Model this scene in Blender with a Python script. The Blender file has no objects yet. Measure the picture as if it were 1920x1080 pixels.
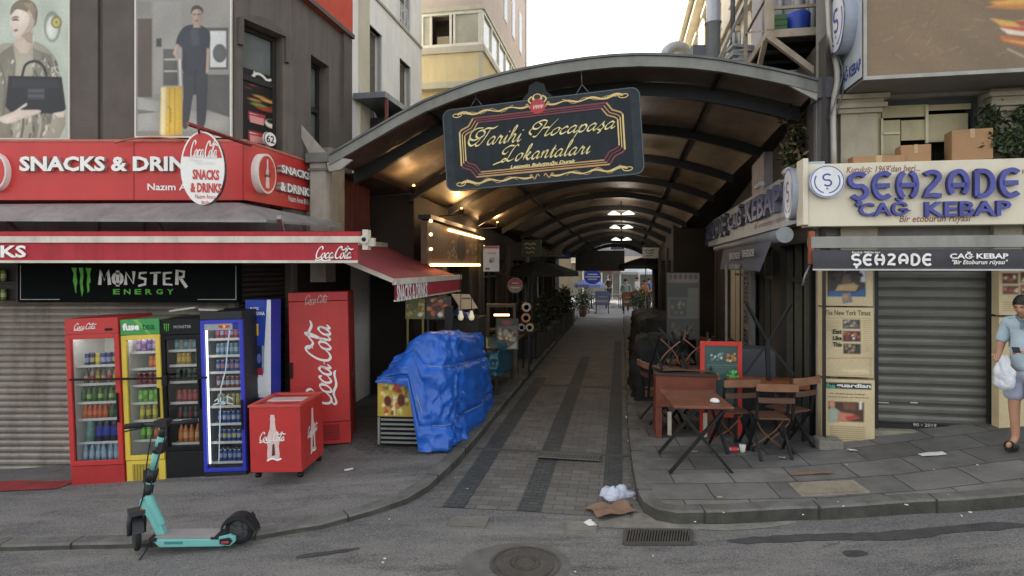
import bpy, math, random
from mathutils import Vector, Matrix, Euler, noise
R = math.radians
rnd = random.Random(7)
SC = bpy.context.scene
COL = SC.collection
# ------------------------------------------------------------------ camera, sky, sun, exposure
H = 2.45                                   # eye height above the road
FPX, CX, HY = 1100.0, 960.0, 497.0         # focal length, centre column and horizon row of the photograph (1920 wide)
cam = bpy.data.cameras.new('camera')
cam.sensor_width = 36.0
cam.lens = 36.0 * FPX / 1920.0
cam.shift_y = -43.0 / 1920.0
cam.clip_start, cam.clip_end = 0.1, 600.0
camo = bpy.data.objects.new('camera', cam)
COL.objects.link(camo)
camo.location = (0, 0, H)
camo.rotation_euler = (R(90), 0, 0)
SC.camera = camo
SUN_EL, SUN_AZ = R(33), R(-48)             # azimuth from +Y towards +X
world = bpy.data.worlds.new('World')
SC.world = world
world.use_nodes = True
wn = world.node_tree
wn.nodes.clear()
sky = wn.nodes.new('ShaderNodeTexSky')
sky.sky_type = 'NISHITA'
sky.sun_disc = False
sky.sun_elevation = SUN_EL
sky.sun_rotation = SUN_AZ
sky.air_density, sky.dust_density, sky.ozone_density = 1.0, 3.0, 1.0
hs = wn.nodes.new('ShaderNodeHueSaturation')
hs.inputs['Saturation'].default_value = 0.22
bg = wn.nodes.new('ShaderNodeBackground')
bg.inputs['Strength'].default_value = 0.15
wo = wn.nodes.new('ShaderNodeOutputWorld')
wn.links.new(sky.outputs[0], hs.inputs['Color'])
wn.links.new(hs.outputs[0], bg.inputs['Color'])
wn.links.new(bg.outputs[0], wo.inputs['Surface'])
sl = bpy.data.lights.new('sun', 'SUN')
sl.energy = 2.2
sl.angle = R(0.6)
sl.color = (1.0, 0.93, 0.82)
so = bpy.data.objects.new('sun', sl)
COL.objects.link(so)
sd = Vector((math.sin(SUN_AZ) * math.cos(SUN_EL), math.cos(SUN_AZ) * math.cos(SUN_EL), math.sin(SUN_EL)))
so.rotation_euler = sd.to_track_quat('Z', 'Y').to_euler()
so.location = (-10, 20, 30)
SC.view_settings.view_transform = 'Standard'
SC.view_settings.look = 'None'
SC.view_settings.exposure = 1.85
SC.view_settings.gamma = 1.0
SC.render.engine = 'CYCLES'
SC.cycles.max_bounces = 7
SC.cycles.diffuse_bounces = 4
SC.cycles.transparent_max_bounces = 10
SC.cycles.sample_clamp_indirect = 4.0
SC.cycles.use_denoising = True

# ------------------------------------------------------------------ frames: a facade or alley with its own axes
class Frame:
    """x runs along the facade (to the right for someone facing it), y into it, z up"""
    def __init__(s, ox=0.0, oy=0.0, rz=0.0):
        s.o = (ox, oy); s.rz = rz; s.c = math.cos(rz); s.s = math.sin(rz)
    def w(s, p):
        return Vector((s.o[0] + s.c * p[0] - s.s * p[1], s.o[1] + s.s * p[0] + s.c * p[1], p[2]))
    def l(s, q):
        dx, dy = q[0] - s.o[0], q[1] - s.o[1]
        return Vector((s.c * dx + s.s * dy, -s.s * dx + s.c * dy, q[2]))
    def pix(s, px, py, off=0.0):
        """point of the plane y = off seen at a pixel of the photograph: (x, z)"""
        dx, dy, dz = (px - CX) / FPX, 1.0, (HY - py) / FPX
        nx, ny = -s.s, s.c
        t = (off + nx * s.o[0] + ny * s.o[1]) / (nx * dx + ny * dy)
        q = s.l((t * dx, t * dy, H + t * dz))
        return q.x, q.z
    def r(s, a, b, c, d, off=0.0):
        """pixel box (left, top, right, bottom) on the plane -> x0, x1, z0, z1"""
        x0, z1 = s.pix(a, b, off); x1, z0 = s.pix(c, d, off)
        return x0, x1, z0, z1
ID = Frame()
AL = R(10.5)                               # the alley turns this much to the right
FA = Frame(0, 0, -AL)                      # alley axes: x = across (u), y = along (v)
def P(px, py, Y):
    return Vector(((px - CX) / FPX * Y, Y, H + (HY - py) / FPX * Y))

# ------------------------------------------------------------------ materials
def lin(h):
    if isinstance(h, str):
        v = [int(h[i:i + 2], 16) / 255 for i in (0, 2, 4)]
        return tuple(c / 12.92 if c <= .04045 else ((c + .055) / 1.055) ** 2.4 for c in v)
    return h
_M = {}
def mat(name, col, rough=.6, metal=0.0, var=.14, vs=5.0, bump=0.0, bs=60.0, dirt=0.0, dirtcol='3a342c', ds=(1.4, 1.4, .5), emit=0.0, trans=0.0, spec=.4, sheen=0):
    if name in _M: return _M[name]
    m = bpy.data.materials.new(name); m.use_nodes = True
    nt = m.node_tree; N = nt.nodes; L = nt.links
    b = N['Principled BSDF']
    c = lin(col)
    b.inputs['Roughness'].default_value = rough
    b.inputs['Metallic'].default_value = metal
    b.inputs['Specular IOR Level'].default_value = spec
    tc = N.new('ShaderNodeTexCoord')
    nz = N.new('ShaderNodeTexNoise'); nz.inputs['Scale'].default_value = vs; nz.inputs['Detail'].default_value = 7; nz.inputs['Roughness'].default_value = .62
    L.new(tc.outputs['Object'], nz.inputs['Vector'])
    mr = N.new('ShaderNodeMapRange')
    mr.inputs['From Min'].default_value = .3; mr.inputs['From Max'].default_value = .7
    mr.inputs['To Min'].default_value = 1 - var; mr.inputs['To Max'].default_value = 1 + var
    L.new(nz.outputs['Fac'], mr.inputs['Value'])
    mx = N.new('ShaderNodeVectorMath'); mx.operation = 'SCALE'
    mx.inputs[0].default_value = c
    L.new(mr.outputs[0], mx.inputs['Scale'])
    out = mx.outputs[0]
    if dirt > 0:
        mp = N.new('ShaderNodeMapping'); mp.inputs['Scale'].default_value = ds
        L.new(tc.outputs['Object'], mp.inputs['Vector'])
        n2 = N.new('ShaderNodeTexNoise'); n2.inputs['Scale'].default_value = 2.3; n2.inputs['Detail'].default_value = 9; n2.inputs['Roughness'].default_value = .7
        L.new(mp.outputs[0], n2.inputs['Vector'])
        m2 = N.new('ShaderNodeMapRange'); m2.inputs['From Min'].default_value = .47; m2.inputs['From Max'].default_value = .72
        m2.inputs['To Max'].default_value = dirt
        L.new(n2.outputs['Fac'], m2.inputs['Value'])
        mi = N.new('ShaderNodeMix'); mi.data_type = 'RGBA'
        L.new(m2.outputs[0], mi.inputs['Factor']); L.new(out, mi.inputs['A'])
        mi.inputs['B'].default_value = (*lin(dirtcol), 1)
        out = mi.outputs['Result']
        mr3 = N.new('ShaderNodeMapRange'); mr3.inputs['To Min'].default_value = rough; mr3.inputs['To Max'].default_value = min(1, rough + .3)
        L.new(m2.outputs[0], mr3.inputs['Value']); L.new(mr3.outputs[0], b.inputs['Roughness'])
    L.new(out, b.inputs['Base Color'])
    if bump > 0:
        n3 = N.new('ShaderNodeTexNoise'); n3.inputs['Scale'].default_value = bs; n3.inputs['Detail'].default_value = 6
        L.new(tc.outputs['Object'], n3.inputs['Vector'])
        bp = N.new('ShaderNodeBump'); bp.inputs['Strength'].default_value = bump; bp.inputs['Distance'].default_value = .02
        L.new(n3.outputs['Fac'], bp.inputs['Height']); L.new(bp.outputs[0], b.inputs['Normal'])
    if emit > 0:
        b.inputs['Emission Color'].default_value = (*c, 1); b.inputs['Emission Strength'].default_value = emit
    if trans > 0:
        b.inputs['Transmission Weight'].default_value = trans
    m.diffuse_color = (*c, 1)
    _M[name] = m
    return m
def glassmat(name, tint='ffffff', refl=.10, rough=.03):
    if name in _M: return _M[name]
    m = bpy.data.materials.new(name); m.use_nodes = True
    N = m.node_tree.nodes; L = m.node_tree.links; N.clear()
    o = N.new('ShaderNodeOutputMaterial'); mx = N.new('ShaderNodeMixShader')
    t = N.new('ShaderNodeBsdfTransparent'); t.inputs[0].default_value = (*lin(tint), 1)
    g = N.new('ShaderNodeBsdfGlossy'); g.inputs['Roughness'].default_value = rough
    fr = N.new('ShaderNodeFresnel'); fr.inputs[0].default_value = 1.45
    mm = N.new('ShaderNodeMath'); mm.operation = 'MULTIPLY_ADD'; mm.inputs[1].default_value = .8; mm.inputs[2].default_value = refl - .03
    L.new(fr.outputs[0], mm.inputs[0]); L.new(mm.outputs[0], mx.inputs[0])
    L.new(t.outputs[0], mx.inputs[1]); L.new(g.outputs[0], mx.inputs[2]); L.new(mx.outputs[0], o.inputs[0])
    _M[name] = m
    return m
def brickmat(name, c1, c2, mortar, bw, bh, ms=.006, rz=0.0, rough=.75, bump=.5, off=.5, var=.2, smooth=.3):
    """paving laid in world axes turned by rz (objects that use it keep their origin unturned)"""
    if name in _M: return _M[name]
    m = bpy.data.materials.new(name); m.use_nodes = True
    nt = m.node_tree; N = nt.nodes; L = nt.links; b = N['Principled BSDF']
    tc = N.new('ShaderNodeTexCoord'); mp = N.new('ShaderNodeMapping'); mp.vector_type = 'POINT'
    mp.inputs['Rotation'].default_value = (0, 0, rz)
    L.new(tc.outputs['Object'], mp.inputs['Vector'])
    nw = N.new('ShaderNodeTexNoise'); nw.inputs['Scale'].default_value = 3.0; nw.inputs['Detail'].default_value = 3
    L.new(tc.outputs['Object'], nw.inputs['Vector'])
    ad = N.new('ShaderNodeVectorMath'); ad.operation = 'MULTIPLY_ADD'
    ad.inputs[1].default_value = (.03, .03, 0)
    L.new(nw.outputs['Color'], ad.inputs[0]); L.new(mp.outputs[0], ad.inputs[2])
    br = N.new('ShaderNodeTexBrick'); br.offset = off
    br.inputs['Scale'].default_value = 1; br.inputs['Brick Width'].default_value = bw; br.inputs['Row Height'].default_value = bh
    br.inputs['Mortar Size'].default_value = ms; br.inputs['Mortar Smooth'].default_value = smooth
    br.inputs['Color1'].default_value = (*lin(c1), 1); br.inputs['Color2'].default_value = (*lin(c2), 1); br.inputs['Mortar'].default_value = (*lin(mortar), 1)
    L.new(ad.outputs[0], br.inputs['Vector'])
    nz = N.new('ShaderNodeTexNoise'); nz.inputs['Scale'].default_value = 1.7; nz.inputs['Detail'].default_value = 10; nz.inputs['Roughness'].default_value = .7
    L.new(tc.outputs['Object'], nz.inputs['Vector'])
    mr = N.new('ShaderNodeMapRange'); mr.inputs['From Min'].default_value = .3; mr.inputs['From Max'].default_value = .7
    mr.inputs['To Min'].default_value = 1 - var; mr.inputs['To Max'].default_value = 1 + var
    L.new(nz.outputs['Fac'], mr.inputs['Value'])
    vm = N.new('ShaderNodeVectorMath'); vm.operation = 'SCALE'
    L.new(br.outputs['Color'], vm.inputs[0]); L.new(mr.outputs[0], vm.inputs['Scale']); L.new(vm.outputs[0], b.inputs['Base Color'])
    b.inputs['Roughness'].default_value = rough
    bp = N.new('ShaderNodeBump'); bp.inputs['Strength'].default_value = bump; bp.inputs['Distance'].default_value = .012; bp.invert = True
    n3 = N.new('ShaderNodeTexNoise'); n3.inputs['Scale'].default_value = 45; n3.inputs['Detail'].default_value = 5
    L.new(tc.outputs['Object'], n3.inputs['Vector'])
    m3 = N.new('ShaderNodeMath'); m3.operation = 'MULTIPLY_ADD'; m3.inputs[1].default_value = -.5
    L.new(n3.outputs['Fac'], m3.inputs[0]); L.new(br.outputs['Fac'], m3.inputs[2])
    L.new(m3.outputs[0], bp.inputs['Height']); L.new(bp.outputs[0], b.inputs['Normal'])
    _M[name] = m
    return m
def asphaltmat(name, base='565656', light='77756f', dark='3c3b3a'):
    m = bpy.data.materials.new(name); m.use_nodes = True
    nt = m.node_tree; N = nt.nodes; L = nt.links; b = N['Principled BSDF']
    tc = N.new('ShaderNodeTexCoord')
    def nz(scale, det=8, rough=.65, sc=(1, 1, 1)):
        mp = N.new('ShaderNodeMapping'); mp.inputs['Scale'].default_value = sc
        L.new(tc.outputs['Object'], mp.inputs['Vector'])
        n = N.new('ShaderNodeTexNoise'); n.inputs['Scale'].default_value = scale; n.inputs['Detail'].default_value = det; n.inputs['Roughness'].default_value = rough
        L.new(mp.outputs[0], n.inputs['Vector']); return n.outputs['Fac']
    def ramp(f, a, bb):
        r = N.new('ShaderNodeMapRange'); r.inputs['From Min'].default_value = a; r.inputs['From Max'].default_value = bb
        L.new(f, r.inputs['Value']); return r.outputs[0]
    def mix(f, A, B, amt=1.0):
        mm = N.new('ShaderNodeMath'); mm.operation = 'MULTIPLY'; mm.inputs[1].default_value = amt; L.new(f, mm.inputs[0])
        mi = N.new('ShaderNodeMix'); mi.data_type = 'RGBA'; L.new(mm.outputs[0], mi.inputs['Factor'])
        if isinstance(A, tuple): mi.inputs['A'].default_value = (*A, 1)
        else: L.new(A, mi.inputs['A'])
        mi.inputs['B'].default_value = (*B, 1); return mi.outputs['Result']
    c = mix(ramp(nz(.9, 10, .75, (.5, 1.6, 1)), .42, .6), lin(base), lin(light), .95)
    c = mix(ramp(nz(2.2, 8, .7, (.3, 1.5, 1)), .5, .64), c, lin(dark), .85)
    c = mix(ramp(nz(7, 6, .7), .52, .68), c, lin('7f7c74'), .4)
    c = mix(ramp(nz(70, 3, .6), .5, .64), c, lin('8d8a84'), .6)
    c = mix(ramp(nz(60, 3, .6), .54, .64), c, lin('2c2c2c'), .6)
    vo = N.new('ShaderNodeTexVoronoi'); vo.feature = 'DISTANCE_TO_EDGE'; vo.inputs['Scale'].default_value = .55
    wv = N.new('ShaderNodeVectorMath'); wv.operation = 'MULTIPLY_ADD'; wv.inputs[1].default_value = (.9, .9, 0)
    nn = N.new('ShaderNodeTexNoise'); nn.inputs['Scale'].default_value = 2.0; nn.inputs['Detail'].default_value = 6
    L.new(tc.outputs['Object'], nn.inputs['Vector']); L.new(nn.outputs['Color'], wv.inputs[0]); L.new(tc.outputs['Object'], wv.inputs[2]); L.new(wv.outputs[0], vo.inputs['Vector'])
    cr = N.new('ShaderNodeMapRange'); cr.inputs['From Min'].default_value = .004; cr.inputs['From Max'].default_value = .010; cr.inputs['To Min'].default_value = 1; cr.inputs['To Max'].default_value = 0
    L.new(vo.outputs[0], cr.inputs['Value'])
    gate = N.new('ShaderNodeMath'); gate.operation = 'MULTIPLY'
    L.new(cr.outputs[0], gate.inputs[0]); L.new(ramp(nz(.6, 3), .54, .62), gate.inputs[1])
    c = mix(gate.outputs[0], c, lin('2b2a28'), .5)
    L.new(c, b.inputs['Base Color'])
    b.inputs['Roughness'].default_value = .82
    bp = N.new('ShaderNodeBump'); bp.inputs['Strength'].default_value = .9; bp.inputs['Distance'].default_value = .012
    L.new(nz(70, 4), bp.inputs['Height']); L.new(bp.outputs[0], b.inputs['Normal'])
    _M[name] = m
    return m

# ------------------------------------------------------------------ mesh builder (keeps world coordinates until build)
INV = {}
def setp(o, label=None, cat=None, group=None, kind=None):
    if label: o['label'] = label
    if cat: o['category'] = cat
    if group: o['group'] = group
    if kind: o['kind'] = kind
    return o
def thing(name, label, cat, loc, rz=0.0, group=None):
    o = bpy.data.objects.new(name, None); COL.objects.link(o)
    o.empty_display_size = .1
    o.location = loc; o.rotation_euler = (0, 0, rz)
    INV[o.name] = (Vector(loc), rz)
    return setp(o, label, cat, group)
_tc = bpy.data.curves.new('lettering_source', 'FONT'); _to = bpy.data.objects.new('lettering_source', _tc)
def text_mesh(body, bold, extrude):
    _tc.body = body; _tc.size = 1; _tc.offset = bold; _tc.extrude = extrude; _tc.resolution_u = 2
    if _to.name not in COL.objects: COL.objects.link(_to)
    bpy.context.view_layer.update()
    dg = bpy.context.evaluated_depsgraph_get()
    me = bpy.data.meshes.new_from_object(_to.evaluated_get(dg))
    v = [x.co.copy() for x in me.vertices]; f = [tuple(p.vertices) for p in me.polygons]
    bpy.data.meshes.remove(me)
    return v, f
def crom(pts, n=5, closed=False):
    if len(pts) < 3: return list(pts)
    out = []; k = len(pts)
    for i in range(k if closed else k - 1):
        g = (lambda j: pts[j % k]) if closed else (lambda j: pts[max(0, min(k - 1, j))])
        p0, p1, p2, p3 = g(i - 1), g(i), g(i + 1), g(i + 2)
        for q in range(n):
            t = q / n
            out.append(tuple(.5 * (2 * b + (c - a) * t + (2 * a - 5 * b + 4 * c - d) * t * t + (3 * b - a - 3 * c + d) * t ** 3) for a, b, c, d in zip(p0, p1, p2, p3)))
    if not closed: out.append(tuple(pts[-1]))
    return out
class MB:
    def __init__(s, F=ID):
        s.F = F; s.v = []; s.f = []; s.m = []; s.sm = []
    def P(s, p):
        s.v.append(s.F.w(p)); return len(s.v) - 1
    def poly(s, pts, m=0, sm=False):
        s.f.append([s.P(p) for p in pts]); s.m.append(m); s.sm.append(sm)
    def face(s, idx, m=0, sm=False):
        s.f.append(list(idx)); s.m.append(m); s.sm.append(sm)
    def box(s, x0, x1, y0, y1, z0, z1, m=0, skip=''):
        i = [s.P(p) for p in ((x0, y0, z0), (x1, y0, z0), (x1, y1, z0), (x0, y1, z0), (x0, y0, z1), (x1, y0, z1), (x1, y1, z1), (x0, y1, z1))]
        for k, q in (('f', (0, 1, 5, 4)), ('r', (1, 2, 6, 5)), ('b', (2, 3, 7, 6)), ('l', (3, 0, 4, 7)), ('t', (4, 5, 6, 7)), ('d', (3, 2, 1, 0))):
            if k not in skip: s.face([i[j] for j in q], m)
        return s
    def bx(s, c, size, rot=(0, 0, 0), m=0):
        M = Euler(rot).to_matrix(); c = Vector(c); a = Vector(size) / 2
        i = [s.P(c + M @ Vector((sx * a.x, sy * a.y, sz * a.z))) for sz in (-1, 1) for sx, sy in ((-1, -1), (1, -1), (1, 1), (-1, 1))]
        for q in ((0, 1, 5, 4), (1, 2, 6, 5), (2, 3, 7, 6), (3, 0, 4, 7), (4, 5, 6, 7), (3, 2, 1, 0)): s.face([i[j] for j in q], m)
        return s
    def bar(s, p, q, w, h=None, m=0, up=(0, 0, 1)):
        p, q = Vector(p), Vector(q); d = (q - p).normalized(); up = Vector(up); h = h or w
        if abs(d.dot(up)) > .98: up = Vector((0, 1, 0))
        a = d.cross(up).normalized(); b = a.cross(d)
        i = [s.P(e + a * (w / 2 * x) + b * (h / 2 * z)) for e in (p, q) for x, z in ((-1, -1), (1, -1), (1, 1), (-1, 1))]
        for k in ((0, 1, 5, 4), (1, 2, 6, 5), (2, 3, 7, 6), (3, 0, 4, 7), (7, 4, 5, 6), (3, 2, 1, 0)): s.face([i[j] for j in k], m)
        return s
    def tube(s, path, r, seg=8, m=0, closed=False):
        pts = [Vector(p) for p in path]; n = len(pts); rr = r if isinstance(r, (list, tuple)) else [r] * n
        rings = []; a = None
        for i in range(n):
            d = (pts[(i + 1) % n if closed else min(i + 1, n - 1)] - pts[(i - 1) if closed or i > 0 else 0])
            if d.length < 1e-9: d = Vector((0, 0, 1))
            d.normalize()
            if a is None:
                a = d.cross(Vector((0, 0, 1)) if abs(d.z) < .9 else Vector((1, 0, 0))).normalized()
            else:
                a = (a - d * a.dot(d)); a = a.normalized() if a.length > 1e-6 else d.orthogonal().normalized()
            b = d.cross(a)
            rings.append([s.P(pts[i] + (a * math.cos(2 * math.pi * k / seg) + b * math.sin(2 * math.pi * k / seg)) * rr[i]) for k in range(seg)])
        for i in range(n if closed else n - 1):
            A, B = rings[i], rings[(i + 1) % n]
            for k in range(seg): s.face((A[k], A[(k + 1) % seg], B[(k + 1) % seg], B[k]), m, True)
        if not closed:
            s.face(rings[0][::-1], m); s.face(rings[-1], m)
        return s
    def lathe(s, prof, seg=16, c=(0, 0, 0), axis='z', m=0, mfun=None, sm=True):
        """prof: (radius, height) from bottom to top"""
        rings = []; cx, cy, cz = c
        for r, h in prof:
            ring = []
            for k in range(seg):
                a = 2 * math.pi * k / seg; x, y = r * math.cos(a), r * math.sin(a)
                p = (cx + x, cy + y, cz + h) if axis == 'z' else ((cx + x, cy - h, cz + y) if axis == 'y' else (cx + h, cy + x, cz + y))
                ring.append(s.P(p))
            rings.append(ring)
        for i in range(len(rings) - 1):
            mm = mfun(i) if mfun else m
            for k in range(seg): s.face((rings[i][k], rings[i][(k + 1) % seg], rings[i + 1][(k + 1) % seg], rings[i + 1][k]), mm, sm)
        if prof[0][0] > 1e-4: s.face(rings[0][::-1], mfun(0) if mfun else m)
        if prof[-1][0] > 1e-4: s.face(rings[-1], mfun(len(rings) - 2) if mfun else m)
        return s
    def prism(s, out, y0, y1, m=0, ms=None):
        """outline in (x, z), front face at y0, back at y1"""
        n = len(out)
        A = [s.P((x, y0, z)) for x, z in out]; B = [s.P((x, y1, z)) for x, z in out]
        s.face(A, m); s.face(B[::-1], m if ms is None else ms)
        for i in range(n): s.face((A[i], B[i], B[(i + 1) % n], A[(i + 1) % n]), m if ms is None else ms)
        return s
    def flat(s, out, y, m=0):
        s.poly([(x, y, z) for x, z in out], m); return s
    def rect(s, x0, x1, z0, z1, y, m=0):
        return s.flat([(x0, z0), (x1, z0), (x1, z1), (x0, z1)], y, m)
    def ell(s, cx, cz, rx, rz, y, m=0, n=28, y1=None, ms=None):
        o = [(cx + rx * math.cos(2 * math.pi * k / n), cz + rz * math.sin(2 * math.pi * k / n)) for k in range(n)]
        return s.flat(o, y, m) if y1 is None else s.prism(o, y, y1, m, ms)
    def ring(s, out, inn, y, m=0):
        n = len(out); A = [s.P((x, y, z)) for x, z in out]; B = [s.P((x, y, z)) for x, z in inn]
        for i in range(n): s.face((A[i], A[(i + 1) % n], B[(i + 1) % n], B[i]), m)
        return s
    def ring_e(s, cx, cz, rx, rz, t, y, m=0, n=32):
        e = lambda a, b: [(cx + a * math.cos(2 * math.pi * k / n), cz + b * math.sin(2 * math.pi * k / n)) for k in range(n)]
        return s.ring(e(rx, rz), e(rx - t, rz - t), y, m)
    def ribbon(s, pts, w, y, m=0, depth=0.0, closed=False, ms=None):
        """flat stroke in the (x, z) plane; w a number or f(t, direction)"""
        n = len(pts); Lr = []; Rr = []
        for i in range(n):
            a = pts[(i - 1) % n if closed else max(0, i - 1)]; b = pts[(i + 1) % n if closed else min(n - 1, i + 1)]
            dx, dz = b[0] - a[0], b[1] - a[1]; l = math.hypot(dx, dz) or 1; dx /= l; dz /= l
            ww = (w(i / max(1, n - 1), math.atan2(dz, dx)) if callable(w) else w) / 2
            Lr.append((pts[i][0] - dz * ww, pts[i][1] + dx * ww)); Rr.append((pts[i][0] + dz * ww, pts[i][1] - dx * ww))
        A = [s.P((x, y, z)) for x, z in Lr]; B = [s.P((x, y, z)) for x, z in Rr]
        C = D = None
        if depth:
            C = [s.P((x, y + depth, z)) for x, z in Lr]; D = [s.P((x, y + depth, z)) for x, z in Rr]
        q = m if ms is None else ms
        for i in range(n if closed else n - 1):
            j = (i + 1) % n
            s.face((B[i], B[j], A[j], A[i]), m)
            if depth:
                s.face((A[i], A[j], C[j], C[i]), q); s.face((B[j], B[i], D[i], D[j]), q)
        if depth and not closed:
            s.face((A[0], C[0], D[0], B[0]), q); s.face((A[-1], B[-1], D[-1], C[-1]), q)
        return s
    def text(s, body, rect, y, m=0, bold=0.0, ext=0.0, shear=0.0, keep=False, rot=False):
        """fit lettering in rect (x0, x1, z0, z1)"""
        v, f = text_mesh(body, bold, 0)
        if shear: v = [Vector((p.x + shear * p.y, p.y, 0)) for p in v]
        return s._fit(v, f, rect, y, m, ext, keep, rot)
    def _fit(s, v, f, rect, y, m, ext, keep, rot):
        ax, bx_ = min(p[0] for p in v), max(p[0] for p in v); az, bz = min(p[1] for p in v), max(p[1] for p in v)
        x0, x1, z0, z1 = rect
        if rot: sx, sz = (z1 - z0) / (bx_ - ax), (x1 - x0) / (bz - az)
        else: sx, sz = (x1 - x0) / (bx_ - ax), (z1 - z0) / (bz - az)
        if keep: sx = sz = min(sx, sz)
        def T(p):
            a, b = (p[0] - ax) * sx, (p[1] - az) * sz
            return (x1 - b, z0 + a) if rot else (x0 + a, z0 + b)
        q = [T(p) for p in v]
        A = [s.P((x, y, z)) for x, z in q]
        for t in f: s.face([A[i] for i in t], m)
        if ext:
            B = [s.P((x, y + ext, z)) for x, z in q]; cnt = {}
            for t in f:
                for i in range(len(t)):
                    e = (t[i], t[(i + 1) % len(t)]); cnt[e] = 1
            for (a, b) in cnt:
                if (b, a) not in cnt: s.face((A[b], A[a], B[a], B[b]), m + 1)
        return s
    def strokes(s, glyphs, rect, y, m, wt=.16, nib=R(40), thin=.28, shear=.35, rot=False):
        """script lettering: glyphs = list of strokes in letter units"""
        st = [[(x + shear * z, z) for x, z in crom(g, 5)] for g in glyphs]
        xs = [p[0] for g in st for p in g]; zs = [p[1] for g in st for p in g]
        ax, bx_, az, bz = min(xs), max(xs), min(zs), max(zs); x0, x1, z0, z1 = rect
        if rot: sx, sz = (z1 - z0) / (bx_ - ax), (x1 - x0) / (bz - az)
        else: sx, sz = (x1 - x0) / (bx_ - ax), (z1 - z0) / (bz - az)
        k = math.sqrt(sx * sz)
        wf = lambda t, a: wt * k * (thin + (1 - thin) * abs(math.sin(a - (nib if not rot else nib + math.pi / 2)))) * min(1, .35 + 5 * min(t, 1 - t))
        for g in st:
            pp = [((x1 - (p[1] - az) * sz, z0 + (p[0] - ax) * sx) if rot else (x0 + (p[0] - ax) * sx, z0 + (p[1] - az) * sz)) for p in g]
            s.ribbon(pp, wf, y, m)
        return s
    def wall(s, x0, x1, z0, z1, y, holes=(), depth=.2, m=0, mr=None):
        xs = sorted({x0, x1, *[h[0] for h in holes], *[h[1] for h in holes]}); zs = sorted({z0, z1, *[h[2] for h in holes], *[h[3] for h in holes]})
        for i in range(len(xs) - 1):
            for j in range(len(zs) - 1):
                cx, cz = (xs[i] + xs[i + 1]) / 2, (zs[j] + zs[j + 1]) / 2
                if any(h[0] < cx < h[1] and h[2] < cz < h[3] for h in holes): continue
                s.rect(xs[i], xs[i + 1], zs[j], zs[j + 1], y, m)
        q = m if mr is None else mr
        for a, b, c, d in holes:
            s.poly([(a, y, c), (a, y + depth, c), (a, y + depth, d), (a, y, d)], q); s.poly([(b, y + depth, c), (b, y, c), (b, y, d), (b, y + depth, d)], q)
            s.poly([(a, y, c), (b, y, c), (b, y + depth, c), (a, y + depth, c)], q); s.poly([(a, y + depth, d), (b, y + depth, d), (b, y, d), (a, y, d)], q)
        return s
    def grid(s, fn, nu, nv, m=0, sm=True, mf=None):
        I = [[s.P(fn(i / nu, j / nv)) for j in range(nv + 1)] for i in range(nu + 1)]
        for i in range(nu):
            for j in range(nv): s.face((I[i][j], I[i + 1][j], I[i + 1][j + 1], I[i][j + 1]), mf(i, j) if mf else m, sm)
        return s
    def leaves(s, n, cfun, size, m=(0, 1, 2), rg=rnd):
        for _ in range(n):
            c = Vector(cfun()); a = Vector((rg.gauss(0, 1), rg.gauss(0, 1), rg.gauss(0, 1))).normalized(); b = a.orthogonal().normalized(); b.rotate(Matrix.Rotation(rg.random() * 6.28, 3, a)); d = a.cross(b)
            z = size * (.6 + .8 * rg.random())
            s.poly([c - b * z, c + d * z * .45, c + b * z * 1.1 + a * z * .2, c - d * z * .45], rg.choice(m))
        return s
    def build(s, name, mats, parent=None, label=None, cat=None, group=None, kind=None, bev=0.0, org=None):
        if not isinstance(mats, (list, tuple)): mats = [mats]
        if parent is not None:
            r = parent
            while r.parent is not None: r = r.parent
            loc, rz = INV[r.name]
        else:
            xs = [p.x for p in s.v]; ys = [p.y for p in s.v]; zs = [p.z for p in s.v]
            loc = Vector(((min(xs) + max(xs)) / 2, (min(ys) + max(ys)) / 2, min(zs))) if org is None else Vector(org)
            rz = s.F.rz if kind != 'structure' else 0.0
        Mi = Matrix.Rotation(-rz, 3, 'Z')
        me = bpy.data.meshes.new(name)
        me.from_pydata([Mi @ (p - loc) for p in s.v], [], s.f)
        for q in mats: me.materials.append(q)
        me.polygons.foreach_set('material_index', s.m); me.polygons.foreach_set('use_smooth', s.sm)
        me.update()
        o = bpy.data.objects.new(name, me); COL.objects.link(o)
        if parent is not None:
            o.parent = parent
        else:
            o.location = loc; o.rotation_euler = (0, 0, rz); INV[o.name] = (loc, rz)
        if bev:
            bm = o.modifiers.new('bevel', 'BEVEL'); bm.width = bev; bm.segments = 2; bm.limit_method = 'ANGLE'; bm.angle_limit = R(40)
        return setp(o, label, cat, group, kind)
def copy_tree(o, parent=None):
    c = o.copy(); COL.objects.link(c)
    if parent is not None: c.parent = parent
    for ch in list(o.children): copy_tree(ch, c)
    return c

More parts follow.
